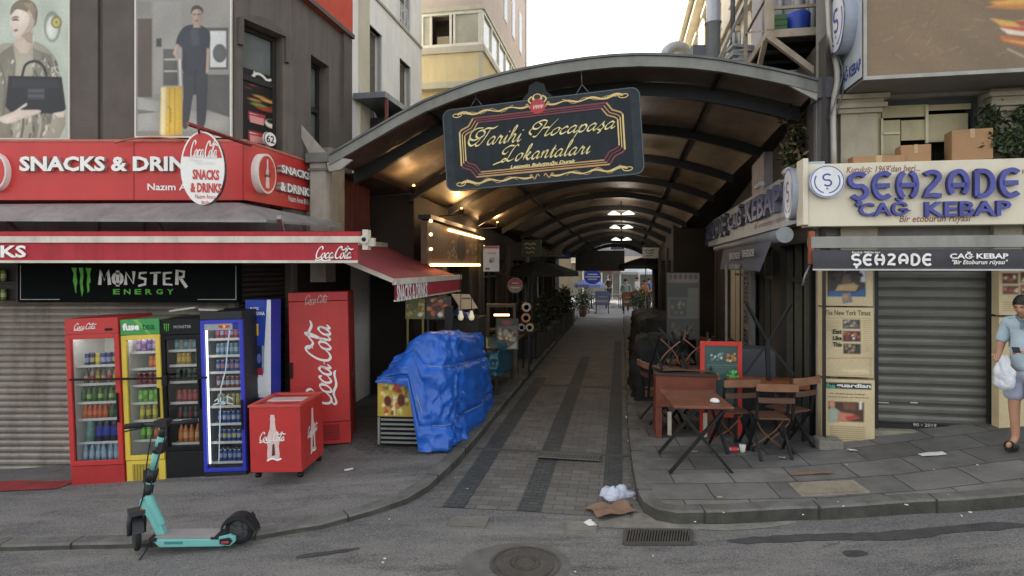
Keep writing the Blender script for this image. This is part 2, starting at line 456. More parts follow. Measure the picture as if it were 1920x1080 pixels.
# ------------------------------------------------------------------ lettering drawn by hand
SCR = {
 'a': ([[(.8, .8), (.5, 1), (.12, .6), (.14, .1), (.38, .02), (.66, .4), (.82, .97)], [(.82, .97), (.72, .3), (.84, .02), (1.1, .3)]], 1.02),
 'c': ([[(.72, .78), (.5, 1), (.14, .62), (.12, .2), (.38, 0), (.85, .35)]], .82),
 'o': ([[(.5, 1), (.14, .65), (.14, .12), (.4, 0), (.74, .4), (.74, .86), (.5, 1)], [(.72, .85), (1, .8)]], .92),
 'r': ([[(0, .25), (.26, 1.08), (.36, .86), (.58, .86), (.5, .3), (.62, .02), (.88, .3)]], .82),
 'i': ([[(0, .3), (.3, .98), (.2, .25), (.32, .02), (.6, .3)], [(.33, 1.38), (.4, 1.44), (.47, 1.5)]], .56),
 'ı': ([[(0, .3), (.3, .98), (.2, .25), (.32, .02), (.6, .3)]], .56),
 'h': ([[(0, .3), (.46, 1.6), (.46, 2.1), (.27, 1.8), (.12, 0)], [(.15, .35), (.46, .96), (.7, .9), (.64, .2), (.78, .02), (1.05, .3)]], 1.0),
 'n': ([[(0, .5), (.2, 1), (.14, 0)], [(.16, .45), (.5, .98), (.7, .88), (.64, .2), (.8, .02), (1.05, .3)]], 1.0),
 'p': ([[(0, .5), (.26, 1.02), (.14, 0), (.02, -.9)], [(.2, .6), (.52, 1), (.82, .7), (.72, .16), (.42, 0), (.18, .2)]], .98),
 's': ([[(0, .15), (.46, 1.08), (.46, .8), (.66, .35), (.45, 0), (.1, .12)]], .78),
 'ş': ([[(0, .15), (.46, 1.08), (.46, .8), (.66, .35), (.45, 0), (.1, .12)], [(.4, -.02), (.52, -.3), (.3, -.48)]], .78),
 'k': ([[(0, .3), (.46, 1.6), (.46, 2.1), (.27, 1.8), (.12, 0)], [(.16, .45), (.6, 1), (.68, .76), (.3, .5)], [(.3, .5), (.6, .1), (.8, .02), (1.02, .3)]], .97),
 't': ([[(0, .3), (.36, 1.6), (.22, .3), (.34, .02), (.64, .3)], [(.05, 1.06), (.62, 1.08)]], .6),
 'l': ([[(0, .3), (.42, 1.5), (.44, 2.1), (.26, 1.9), (.16, .3), (.3, .02), (.6, .3)]], .56),
 'T': ([[(2.1, 2.35), (1.6, 2.1), (1, 2.2), (.6, 2.05), (.55, 1.75)], [(1.35, 2.15), (1.1, 1.1), (.75, .2), (.35, 0), (.15, .3)],
        [(.95, 1.35), (.4, 1.0), (-.1, 1.25), (-.1, 1.8), (.4, 2.0), (.8, 1.6), (.5, 1.1), (-.2, .8), (-.8, 1.1), (-.9, 1.8), (-.4, 2.3), (.4, 2.3)],
        [(-.85, 1.5), (-.8, .6), (-.3, .1), (.3, .5), (.55, 1.1)]], 1.5),
 'H': ([[(.75, 2.15), (.6, 1.1), (.3, .1), (-.1, .05)], [(1.85, 2.35), (1.4, 1.2), (1.22, .2), (1.4, 0), (1.75, .35)], [(.55, 1.1), (1.0, 1.2), (1.4, 1.12)],
        [(.75, 2.15), (.2, 2.3), (-.5, 1.9), (-.5, 1.3), (0, 1.15), (.3, 1.6), (-.1, 2.0)], [(-.5, 1.5), (-.7, .8), (-.3, .3)]], 1.72),
 'L': ([[(1.5, 2.0), (1.25, 2.25), (.9, 1.6), (.66, .5), (.25, 0), (0, .25), (.35, .42), (.9, .05), (1.5, .3)], [(1.05, 2.1), (.4, 2.2), (-.2, 1.8), (-.3, 1.3), (.1, 1.1), (.4, 1.5)],
        [(.1, .1), (-.5, -.1), (-1.0, -.3)]], 1.5),
 'K': ([[(1.12, 1.5), (1.3, 1.75), (1.12, 2.08), (.78, 2.05), (.4, 1.6), (.15, .95), (.2, .25), (.55, .0), (.95, .15), (1.3, .6)]], 1.2),
 '-': ([[(0, .6), (.35, .65)]], .45), ' ': ([], .65)}
def script(word, sp=1.0):
    x = 0; out = []
    for ch in word:
        g, adv = SCR[ch]
        out += [[(px + x, pz) for px, pz in st] for st in g]; x += adv * sp
    return out
# the flowing soft drink logo: two tailed capitals
SODA = script('Koca') + [[(x + 4.25, z) for x, z in st] for st in script('Kola', .98)] + [
    [(.5, .02), (.2, -.25), (.5, -.42), (1.3, -.2), (2.2, -.45), (3.2, -.3), (3.6, -.42)],
    [(5.2, 1.95), (5.9, 1.5), (6.6, 1.9), (7.6, 1.6), (8.1, 1.75)], [(4.0, .55), (4.3, .6)]]
def soda(mb, rect, y, m, wt=.26, rot=False):
    mb.strokes(SODA, rect, y, m, wt=wt, thin=.5, shear=.25, rot=rot)
def arc(cx, cz, rx, rz, a0, a1, n=14):
    return [(cx + rx * math.cos(R(a0 + (a1 - a0) * i / n)), cz + rz * math.sin(R(a0 + (a1 - a0) * i / n))) for i in range(n + 1)]
# rounded uncial capitals of the kebab shop, each in a unit box
UNC = {
 'S': [arc(.5, .74, .42, .24, 35, 180, 10) + [(.1, .62), (.3, .5), (.7, .5)] + arc(.55, .26, .38, .24, 60, -150, 14)],
 'S,': [arc(.5, .74, .42, .24, 35, 180, 10) + [(.1, .62), (.3, .5), (.7, .5)] + arc(.55, .26, .38, .24, 60, -150, 14), [(.5, -.05), (.58, -.16), (.42, -.26)]],
 'E': [arc(.55, .5, .48, .48, 50, 310, 22), [(.1, .5), (.85, .5)]],
 'H': [arc(.40, .5, .34, .48, 100, 255, 14), arc(.60, .5, .34, .48, 80, -75, 14), [(.06, .5), (.94, .5)]],
 'Z': [arc(.45, .78, .36, .2, 150, -20, 10) + [(.62, .55), (.3, .3), (.12, .06), (.5, .1), (.92, .06)]],
 'A': [arc(.5, .5, .42, .48, 230, -50, 26), [(.1, .45), (.9, .45)]],
 'D': [[(.14, .02), (.14, .98)] , [(.14, .97)] + arc(.4, .5, .5, .47, 88, -88, 16) + [(.14, .03)]]}
def uncial(mb, rect, y, m, lw, depth=0.0, ms=None, gap=.26):
    x0, x1, z0, z1 = rect; seq = ['S,', 'E', 'H', 'Z', 'A', 'D', 'E']
    w = (x1 - x0) / (len(seq) + gap * (len(seq) - 1))
    for i, k in enumerate(seq):
        for st in UNC[k]:
            mb.ribbon([(x0 + i * w * (1 + gap) + a * w, z0 + b * (z1 - z0)) for a, b in st], lw, y, m, depth, ms=ms)
# ------------------------------------------------------------------ ground
_GX = [(-70, -2.2), (-25, -1.2), (-10, -.55), (-6, -.31), (-5, -.25), (-4, -.19), (-3, -.14), (-2, -.06), (0, 0), (1, .01), (2, .04), (3, .09), (4, .2), (5, .36), (6, .5), (10, .85), (25, 1.6), (70, 3)]
def sst(a, b, x):
    t = max(0, min(1, (x - a) / (b - a))); return t * t * (3 - 2 * t)
def gz(X, Y):
    X = max(-69, min(69, X)); z = 0
    for i in range(len(_GX) - 1):
        if _GX[i][0] <= X <= _GX[i + 1][0]:
            t = (X - _GX[i][0]) / (_GX[i + 1][0] - _GX[i][0]); z = _GX[i][1] * (1 - t) + _GX[i + 1][1] * t; break
    k = sst(6.8, 9.5, Y) * sst(-3.6, -2.0, X - .186 * (Y - 8)) * (1 - sst(2.4, 4, X - .186 * (Y - 7)))
    if Y > 10: k = max(k, sst(10, 14, Y))
    return z * (1 - k) + .03 * k
def gl(X, Y): return gz(X, Y) + .05 + .06 * sst(5.4, 7.2, Y)        # left pavement
def gr(X, Y): return gz(X, Y) + .12                                  # right pavement
def gat(px, py, fn=gz):
    Y = 6.0
    for _ in range(40):
        X = (px - CX) / FPX * Y; Y2 = FPX * (H - fn(X, Y)) / (py - HY); Y += .5 * (Y2 - Y)
    return Vector(((px - CX) / FPX * Y, Y, fn((px - CX) / FPX * Y, Y)))
asph = asphaltmat('asphalt', '605f5e', '78766f', '454443')
pavasph = asphaltmat('pavement_asphalt', '646362', '7a7772', '4c4a49')
slabs = brickmat('grey_slabs', '706e69', '565552', '33322f', .62, .42, .007, AL + R(-6), var=.4, bump=.8)
setts = brickmat('grey_setts', '6b6963', '5a5853', '464440', .22, .115, .005, AL, var=.25)
lsetts = brickmat('pavement_setts', '686660', '5a5854', '403f3a', .2, .1, .006, AL, var=.25)
darkband = brickmat('dark_setts', '3d4040', '484b49', '2f3030', .115, .075, .006, AL, var=.2)
kerbm = mat('kerb_stone', '666560', .8, var=.22, vs=4, bump=.5, bs=50, dirt=.6, dirtcol='33312c')
concrete = mat('concrete', '7c786e', .85, var=.2, vs=5, bump=.5, bs=40, dirt=.4)

def axis(a, b, fine0, fine1, df, dc):
    out = []; x = a
    while x < b:
        out.append(x); x += df if fine0 <= x < fine1 else dc
    return out + [b]
xs = axis(-60, 60, -8, 8, .25, 4); ys = axis(-30, 90, 3, 12, .25, 4)
mb = MB()
I = [[mb.P((x, y, gz(x, y))) for y in ys] for x in xs]
for i in range(len(xs) - 1):
    for j in range(len(ys) - 1): mb.face((I[i][j], I[i + 1][j], I[i + 1][j + 1], I[i][j + 1]), 0, True)
mb.build('road', asph, kind='structure', org=(0, 0, 0))

def fv(u, v):
    p = FA.w((u, v, 0)); return (p.x, p.y)
def dense(pts, step=.25):
    out = []
    for a, b in zip(pts, pts[1:]):
        n = max(1, int(math.dist(a, b) / step)) if math.dist(a, b) < 6 else max(1, int(math.dist(a, b)))
        out += [tuple(p + (q - p) * k / n for p, q in zip(a, b)) for k in range(n)]
    return out + [pts[-1]]
def xy(v): return (v.x, v.y)
def pavement(name, K, inn, zf, m, kname):
    # K and inn: matching plan points; the sheet spans between them
    pr = dense([(*a, *b) for a, b in zip(K, inn)])
    n = 14; mb = MB(); G = []
    for a, b, c, d in pr:
        G.append([mb.P((a + (c - a) * t, b + (d - b) * t, zf(a + (c - a) * t, b + (d - b) * t))) for t in [(k / n) ** 1.4 for k in range(n + 1)]])
    mi = m if isinstance(m, list) else [m]
    for i in range(len(G) - 1):
        for k in range(n):
            c = mb.v[G[i][k]]; s = FA.l(c).y > 6.9 and c.x > -3.0 and len(mi) > 1
            mb.face((G[i][k], G[i][k + 1], G[i + 1][k + 1], G[i + 1][k]), 1 if s else 0)
    mb.build(name, mi, kind='structure', org=(0, 0, 0))
    # kerb: top 5 mm above the pavement, 0.14 wide, face down into the road
    kb = MB(); pts = crom([p[:2] for p in pr], 1); Q = []
    for i, p in enumerate(pr):
        a = pr[max(0, i - 1)]; b = pr[min(len(pr) - 1, i + 1)]; dx, dy = b[0] - a[0], b[1] - a[1]; l = math.hypot(dx, dy) or 1
        nx, ny = -dy / l, dx / l
        if nx * (p[2] - p[0]) + ny * (p[3] - p[1]) < 0: nx, ny = -nx, -ny
        z = zf(p[0], p[1]) + .006; w = .004 * rnd.uniform(-1, 1)
        o = (p[0] - nx * .02, p[1] - ny * .02)
        Q.append([kb.P((o[0], o[1], z - .4)), kb.P((o[0] + w, o[1] + w, z - .018)), kb.P((o[0] + nx * .015, o[1] + ny * .015, z)), kb.P((o[0] + nx * .15, o[1] + ny * .15, z)), kb.P((o[0] + nx * .15, o[1] + ny * .15, z - .1))])
    for i in range(len(Q) - 1):
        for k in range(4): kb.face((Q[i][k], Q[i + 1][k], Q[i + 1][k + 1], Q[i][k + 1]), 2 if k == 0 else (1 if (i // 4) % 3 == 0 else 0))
    for i in range(3, len(Q) - 1, 4):
        a, b = kb.v[Q[i][1]], kb.v[Q[i][3]]; kb.bar(a + Vector((0, 0, -.11)), a + Vector((0, 0, .016)), .012, .012, 3); kb.bar(a + Vector((0, 0, .0135)), b + Vector((0, 0, -.0035)), .012, .010, 3)
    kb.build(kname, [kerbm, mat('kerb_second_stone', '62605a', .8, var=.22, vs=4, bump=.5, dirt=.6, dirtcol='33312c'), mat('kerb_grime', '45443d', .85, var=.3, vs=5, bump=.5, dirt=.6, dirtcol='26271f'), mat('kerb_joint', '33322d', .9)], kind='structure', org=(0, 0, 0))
KL = [(-25, 5.6)] + [xy(gat(a, b, gl)) for a, b in ((0, 1022), (240, 1016), (480, 1001), (600, 981), (700, 953), (760, 932), (800, 908), (850, 862))] + [fv(-1.95, 8.2), fv(-1.95, 12), fv(-1.95, 20), fv(-1.95, 27)]
IL = [(-25, 8.1), (-6.5, 8.1), (-5, 8.1), (-4.2, 8.1), (-3.7, 8.2), (-3.4, 8.5), (-3.3, 8.7), (-3.2, 8.9), fv(-4.8, 8.6), fv(-4.8, 9.5), fv(-4.8, 12), fv(-4.8, 20), fv(-4.8, 27)]
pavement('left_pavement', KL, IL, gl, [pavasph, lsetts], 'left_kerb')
KR = [fv(.13, 27), fv(.13, 20), fv(.13, 12), fv(.13, 8.2)] + [xy(gat(a, b, gr)) for a, b in ((1190, 872), (1199, 918), (1210, 938), (1232, 952), (1270, 958), (1370, 956), (1480, 950), (1700, 938), (1920, 924))] + [(9, 3.6), (25, 1.0)]
IR = [fv(3.0, 27), fv(2.95, 20), fv(2.7, 12), fv(2.6, 8.6)] + [(4.25, 8.1), (4.3, 8.0), (4.4, 7.9), (4.5, 7.8), (4.6, 7.7), (4.8, 7.6), (5.1, 7.5), (5.6, 7.3), (6.3, 7.1), (10, 6.3), (26, 3.4)]
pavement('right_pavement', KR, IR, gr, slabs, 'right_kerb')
# alley floor and its dark bands
def sheet(name, u0, u1, v0, v1, dz, m, nu=6, nv=60):
    mb = MB(FA)
    def fn(a, b):
        u, v = u0 + (u1 - u0) * a, v0 + (v1 - v0) * b ** 1.8
        p = FA.w((u, v, 0)); return (u, v, gz(p.x, p.y) + dz)
    mb.grid(fn, nu, nv, sm=False)
    return mb.build(name, m, kind='structure', org=(0, 0, 0))
sheet('alley_paving', -1.94, .12, 5.75, 45, .005, setts, 10, 120)
for k, (a, b, v0) in enumerate(((-1.79, -1.56, 5.75), (-1.02, -.78, 5.75), (-.19, .02, 5.9))):
    sheet('paving_band', a, b, v0, (12.5, 15.5, 19)[k], .010, darkband, 2, 120)
sheet('paving_joint', -1.9, .1, 7.55, 7.63, .0105, mat('joint_strip', '53514b', .8, bump=.4), 4, 1)
sheet('paving_joint', -1.9, .1, 11.6, 11.8, .0105, mat('joint_strip', '53514b', .8, bump=.4), 4, 1)
sheet('square', -12, 14, 27, 60, .014, mat('pale_paving', '8b8b8c', .8, var=.2, vs=2), 10, 10)
dg = MB(FA)
for k in range(22):
    u = -1.0 + k * .034
    dg.bar((u, 7.3, .05), (u + .02, 7.46, .05), .018, .008)
dg.bar((-1.02, 7.285, .05), (-.24, 7.285, .05), .02, .008); dg.bar((-1.02, 7.475, .05), (-.24, 7.475, .05), .02, .008)
dg.box(-1.02, -.24, 7.29, 7.47, .036, .0455, 1)
iron = mat('cast_iron', '5d5b57', .55, .6, var=.2, vs=12, bump=.3, dirt=.5, dirtcol='5c564c')
blackm = mat('black_void', '0b0b0b', .9)
dg.build('drain_grate', [mat('drain_iron', '686660', .7, .2, var=.2, vs=12, dirt=.5, dirtcol='5c564c'), mat('drain_slot', '454239', .9)], label='slotted iron drain grate set across the dark alley paving', cat='drain grate')
# round cover in the road
c = gat(985, 1058); mb = MB()
mb.lathe([(.29, -.02), (.29, .012), (.265, .012), (.265, .006), (.24, .006)], 40, (c.x, c.y, c.z), m=0, sm=False)
mb.lathe([(.24, .006), (.24, .013), (.155, .013), (.155, .007), (.155, .007), (.155, .013), (.125, .013), (.125, .007), (.08, .007), (.08, .013), (0.0001, .013)], 40, (c.x, c.y, c.z), m=0, sm=False)
for k in range(28):
    a = 2 * math.pi * k / 28
    for r0, r1 in ((.165, .198), (.21, .236), (.085, .12)):
        mb.bar((c.x + r0 * math.cos(a), c.y + r0 * math.sin(a), c.z + .010), (c.x + r1 * math.cos(a), c.y + r1 * math.sin(a), c.z + .010), .018, .009)
mb.build('manhole_cover', iron, label='round patterned iron manhole cover in the asphalt road', cat='manhole cover')
ap = MB(); ap.lathe([(.31, .004), (.37, .004)], 28, (c.x, c.y, c.z), sm=False)
for i in range(28, 56):
    v = ap.v[i]; v.x += .5 * (v.x < c.x) * (v.x - c.x); v.z = gz(v.x, v.y) + .004
ap.build('asphalt_patch', mat('patch', '5f5e59', .85, var=.25, bump=.5), kind='structure', org=(0, 0, 0))
def plate(name, corners, m, label, cat, dz=.012, fn=gz):
    q = [gat(a, b, fn) for a, b in corners]; mb = MB()
    A = [mb.P((p.x, p.y, p.z + dz)) for p in q]; B = [mb.P((p.x, p.y, p.z - .03)) for p in q]
    mb.face(A)
    for i in range(4): mb.face((B[i], B[(i + 1) % 4], A[(i + 1) % 4], A[i]))
    cc = sum(q, Vector()) / 4
    q2 = [cc + (p - cc) * .88 for p in q]
    mb.face([mb.P((p.x, p.y, p.z + dz + .003)) for p in q2])
    return mb.build(name, m, label=label, cat=cat)
plate('utility_cover', ((838, 990), (908, 992), (918, 970), (848, 970)), mat('cover_steel', '7b7972', .6, .3, var=.2, dirt=.5), 'small rectangular grey steel cover flush with the road left of centre', 'access cover')
plate('concrete_cover', ((1062, 998), (1118, 1000), (1120, 980), (1062, 978)), concrete, 'broken concrete gully cover beside the crumpled cardboard', 'gully cover')
plate('pavement_plate', ((1502, 931), (1632, 924), (1600, 902), (1478, 907)), mat('beige_plate', '8a8271', .8, var=.15, dirt=.5), 'large beige inspection plate set in the right pavement', 'inspection plate', fn=gr)
q = [gat(a, b) for a, b in ((1170, 1022), (1296, 1022), (1296, 998), (1172, 996))]; mb = MB()
mb.poly([(p.x, p.y, p.z + .006) for p in q], 1)
for k in range(24):
    t = (k + .5) / 24; a = q[0].lerp(q[1], t); b = q[3].lerp(q[2], min(1, t + .03))
    mb.bar(a + Vector((0, 0, .016)), b + Vector((0, 0, .016)), .013, .016)
for a, b in ((0, 1), (1, 2), (2, 3), (3, 0)): mb.bar(q[a] + Vector((0, 0, .016)), q[b] + Vector((0, 0, .016)), .03, .02)
mb.build('storm_drain', [iron, blackm], label='rectangular storm drain grate at the gutter under the right kerb', cat='storm drain')

def blot(name, pts, m, dz, fn=gz, seed=0.0, jag=.05):
    # irregular stain: a thin sheet following the ground
    q = [gat(a, b, fn) for a, b in pts]; o = crom([(p.x, p.y) for p in q], 8, True); cx, cy = sum(p[0] for p in o) / len(o), sum(p[1] for p in o) / len(o)
    o = [(x + jag * noise.noise(Vector((x * 7, y * 7, seed))), y + jag * .5 * noise.noise(Vector((x * 9, y * 9, seed + 5)))) for x, y in o]
    mb = MB(); n = len(o) // 2
    for i in range(n - 1):   # upper and lower edge, strip between them
        a, b, c, d = o[i], o[i + 1], o[len(o) - 2 - i], o[len(o) - 1 - i]
        mb.poly([(x, y, fn(x, y) + dz) for x, y in (a, b, c, d)])
    mb.build(name, m, kind='structure', org=(0, 0, 0))
tar = mat('tar_stain', '3f3f3e', .8, var=.3, vs=8, bump=.4)
dust = mat('gutter_dust', '7a766c', .9, var=.25, vs=6, bump=.5, dirt=.5, dirtcol='5a5750')
blot('tar_patch', ((1370, 1012), (1450, 1006), (1560, 1001), (1680, 996), (1800, 985), (1880, 980), (1930, 988), (1800, 999), (1700, 1012), (1560, 1013), (1450, 1018), (1380, 1019)), tar, .006, seed=1)
blot('tar_patch', ((1580, 1036), (1610, 1033), (1628, 1038), (1610, 1044), (1585, 1043)), tar, .006, seed=3)
blot('gutter_dust', ((1120, 985), (1180, 962), (1230, 968), (1290, 981), (1400, 983), (1480, 978), (1490, 983), (1400, 994), (1300, 994), (1180, 992)), dust, .005, seed=5)
blot('tar_patch', ((560, 1042), (620, 1034), (670, 1028), (672, 1031), (622, 1040), (565, 1047)), tar, .006, seed=7, jag=.03)
# ------------------------------------------------------------------ left corner building
FL = Frame(0, 7.6, 0)
A0, B0 = (-3.59, 7.6), (-3.15, 8.45)
FC = Frame(A0[0], A0[1], math.atan2(B0[1] - A0[1], B0[0] - A0[0]))
FLa = Frame(B0[0], B0[1], R(90) - AL)
charcoal = mat('charcoal_render', '655d55', .85, var=.12, vs=2.5, bump=.35, bs=30, dirt=.5, dirtcol='423c37', ds=(3, 3, .22))
charcoal2 = mat('charcoal_pilaster', '5b534d', .85, var=.12, vs=3, bump=.25, bs=30)
orange = mat('orange_render', 'c04a33', .8, var=.1, dirt=.25)
slat = mat('galvanised_slat', '8b847a', .45, .35, var=.16, vs=3, dirt=.6, dirtcol='5b5044', ds=(3, 3, .6))
slatd = mat('brown_slat', '352e29', .5, .3, var=.15, vs=3, dirt=.3)
darkin = mat('dark_interior', '14120f', .9)
frameb = mat('dark_frame', '2c2926', .5, var=.1)
glassd = mat('dark_glass', '23282a', .08, var=.2, vs=1.5, spec=.8)
glassp = mat('pale_glass', '6f7470', .12, var=.25, vs=2, spec=.8)
ZC = H + 3.92
def shutter(F, x0, x1, z0, z1, y, m, parent, name='roller_shutter', pitch=.085, bottom=None, amp=.022):
    mb = MB(F); n = max(2, int((z1 - z0) / pitch)); p = (z1 - z0) / n
    prof = []
    for k in range(n):
        z = z0 + k * p
        prof += [(y, z), (y - amp, z + p * .25), (y - amp * 1.1, z + p * .55), (y - amp * .5, z + p * .82), (y + .004, z + p * .9)]
    prof.append((y, z1))
    I = [[mb.P((x, a, b)) for a, b in prof] for x in (x0, x1)]
    for k in range(len(prof) - 1): mb.face((I[0][k], I[1][k], I[1][k + 1], I[0][k + 1]), 0, False)
    if bottom: mb.box(x0, x1, y - .035, y + .01, z0 - bottom, z0 - .001, 1)
    return mb.build(name, [m, bottom and mat('shutter_rail', '9b958a', .5, .3, dirt=.5, dirtcol='8a3a30') or m], parent)
bld = thing('corner_building', 'charcoal rendered corner building with orange top storey at the left of the alley', 'building', (-6, 9, 0))
mb = MB(FL)
xs0 = FL.pix(0, 0, 0)[0]
mb.wall(-12, A0[0], 2.75, ZC, 0, [], m=0)
mb.wall(-12, A0[0], -1, 2.75, 0, [(-11, -3.68, -.9, 2.45)], .3, m=0)
for px in (150, 235):
    x = FL.pix(px, 100, 0)[0]
    mb.box(x - .26, x + .26, -.045, 0, 2.75, ZC, 1, 'b')
mb.F = FC
Lc = math.dist(A0, B0)
w1 = FC.r(454, 55, 530, 330)
h1 = (max(.12, w1[0]), min(Lc - .08, w1[1]), 3.1, FC.pix(490, 52)[1])
mb.wall(0, Lc, 2.75, ZC, 0, [h1], .22, m=0)
mb.wall(0, Lc, -1, 2.75, 0, [(.06, Lc - .04, -.9, 2.5)], .2, m=0)
mb.F = FLa
La = FLa.l((-2.825, 10.2, 0)).x
w2 = FLa.r(583, 108, 617, 330)
h2 = (w2[0], w2[1], 3.2, FLa.pix(598, 112)[1])
mb.wall(0, La, 2.75, ZC, 0, [h2], .28, m=0)
mb.wall(0, La, -1, 2.75, 0, [], .2, m=0)
mb.box(La - .3, La, -.05, 0, 2.75, ZC, 1, 'b')
mb.F = ID
mb.poly([(-12, 7.6, 14), (-3.59, 7.6, 14), (-3.15, 8.45, 14), (-2.83, 10.2, 14), (-12, 10.2, 14)], 0)
mb.poly([(-2.83, 10.2, 14), (-2.83, 10.2, -1), (-12, 10.2, -1), (-12, 10.2, 14)], 0)
mb.poly([(-12, 7.6, -1), (-12, 10.2, -1), (-12, 10.2, 14), (-12, 7.6, 14)], 0)
mb.build('wall', [charcoal, charcoal2], bld)
mb = MB(FL); mb.box(-12, A0[0], -.06, .1, ZC, 14, 0, 'b')
mb.F = FC; mb.box(0, Lc, -.06, .1, ZC, 14, 0, 'b')
mb.F = FLa; mb.box(-.02, La, -.06, .1, ZC, 14, 0, 'b')
mb.build('upper_storey', orange, bld)
mb = MB(FL); mb.box(-12, A0[0], -.1, -.061, ZC, ZC + .07); mb.F = FC; mb.box(0, Lc, -.1, -.061, ZC, ZC + .07); mb.F = FLa; mb.box(0, La, -.1, -.061, ZC, ZC + .07)
mb.build('cornice', charcoal2, bld)
def window(F, h, y, parent, tr=.3, m=glassp, fr=frameb, name='window'):
    mb = MB(F); a, b, c, d = h; t = .06
    mb.box(a, a + t, y - .03, y + .05, c, d); mb.box(b - t, b, y - .03, y + .05, c, d)
    mb.box(a + t, b - t, y - .03, y + .05, d - t, d); mb.box(a + t, b - t, y - .03, y + .05, c, c + t)
    zt = d - tr * (d - c)
    mb.box(a + t, b - t, y - .04, y + .05, zt - .04, zt + .04)
    w = mb.build(name, fr, parent)
    p = MB(F); p.rect(a + t, b - t, c + t, zt - .04, y + .02); p.rect(a + t, b - t, zt + .04, d - t, y + .02)
    p.build('pane', m, w)
    return w
wd1 = window(FC, h1, .16, bld, .27)
# rounded heads over the first window opening
mb = MB(FC); a, b = h1[0], h1[1]; d = h1[3]
mb.prism([(a - .09, d - .35), (a - .09, d)] + [(a - .09 + (b - a + .18) * t, d + .13 * math.sin(math.pi * t)) for t in [k / 10 for k in range(1, 10)]] + [(b + .09, d), (b + .09, d - .35), (b + .02, d - .35), (b + .02, d), (a - .02, d), (a - .02, d - .35)], -.05, 0)
mb.build('window_head', charcoal2, bld)
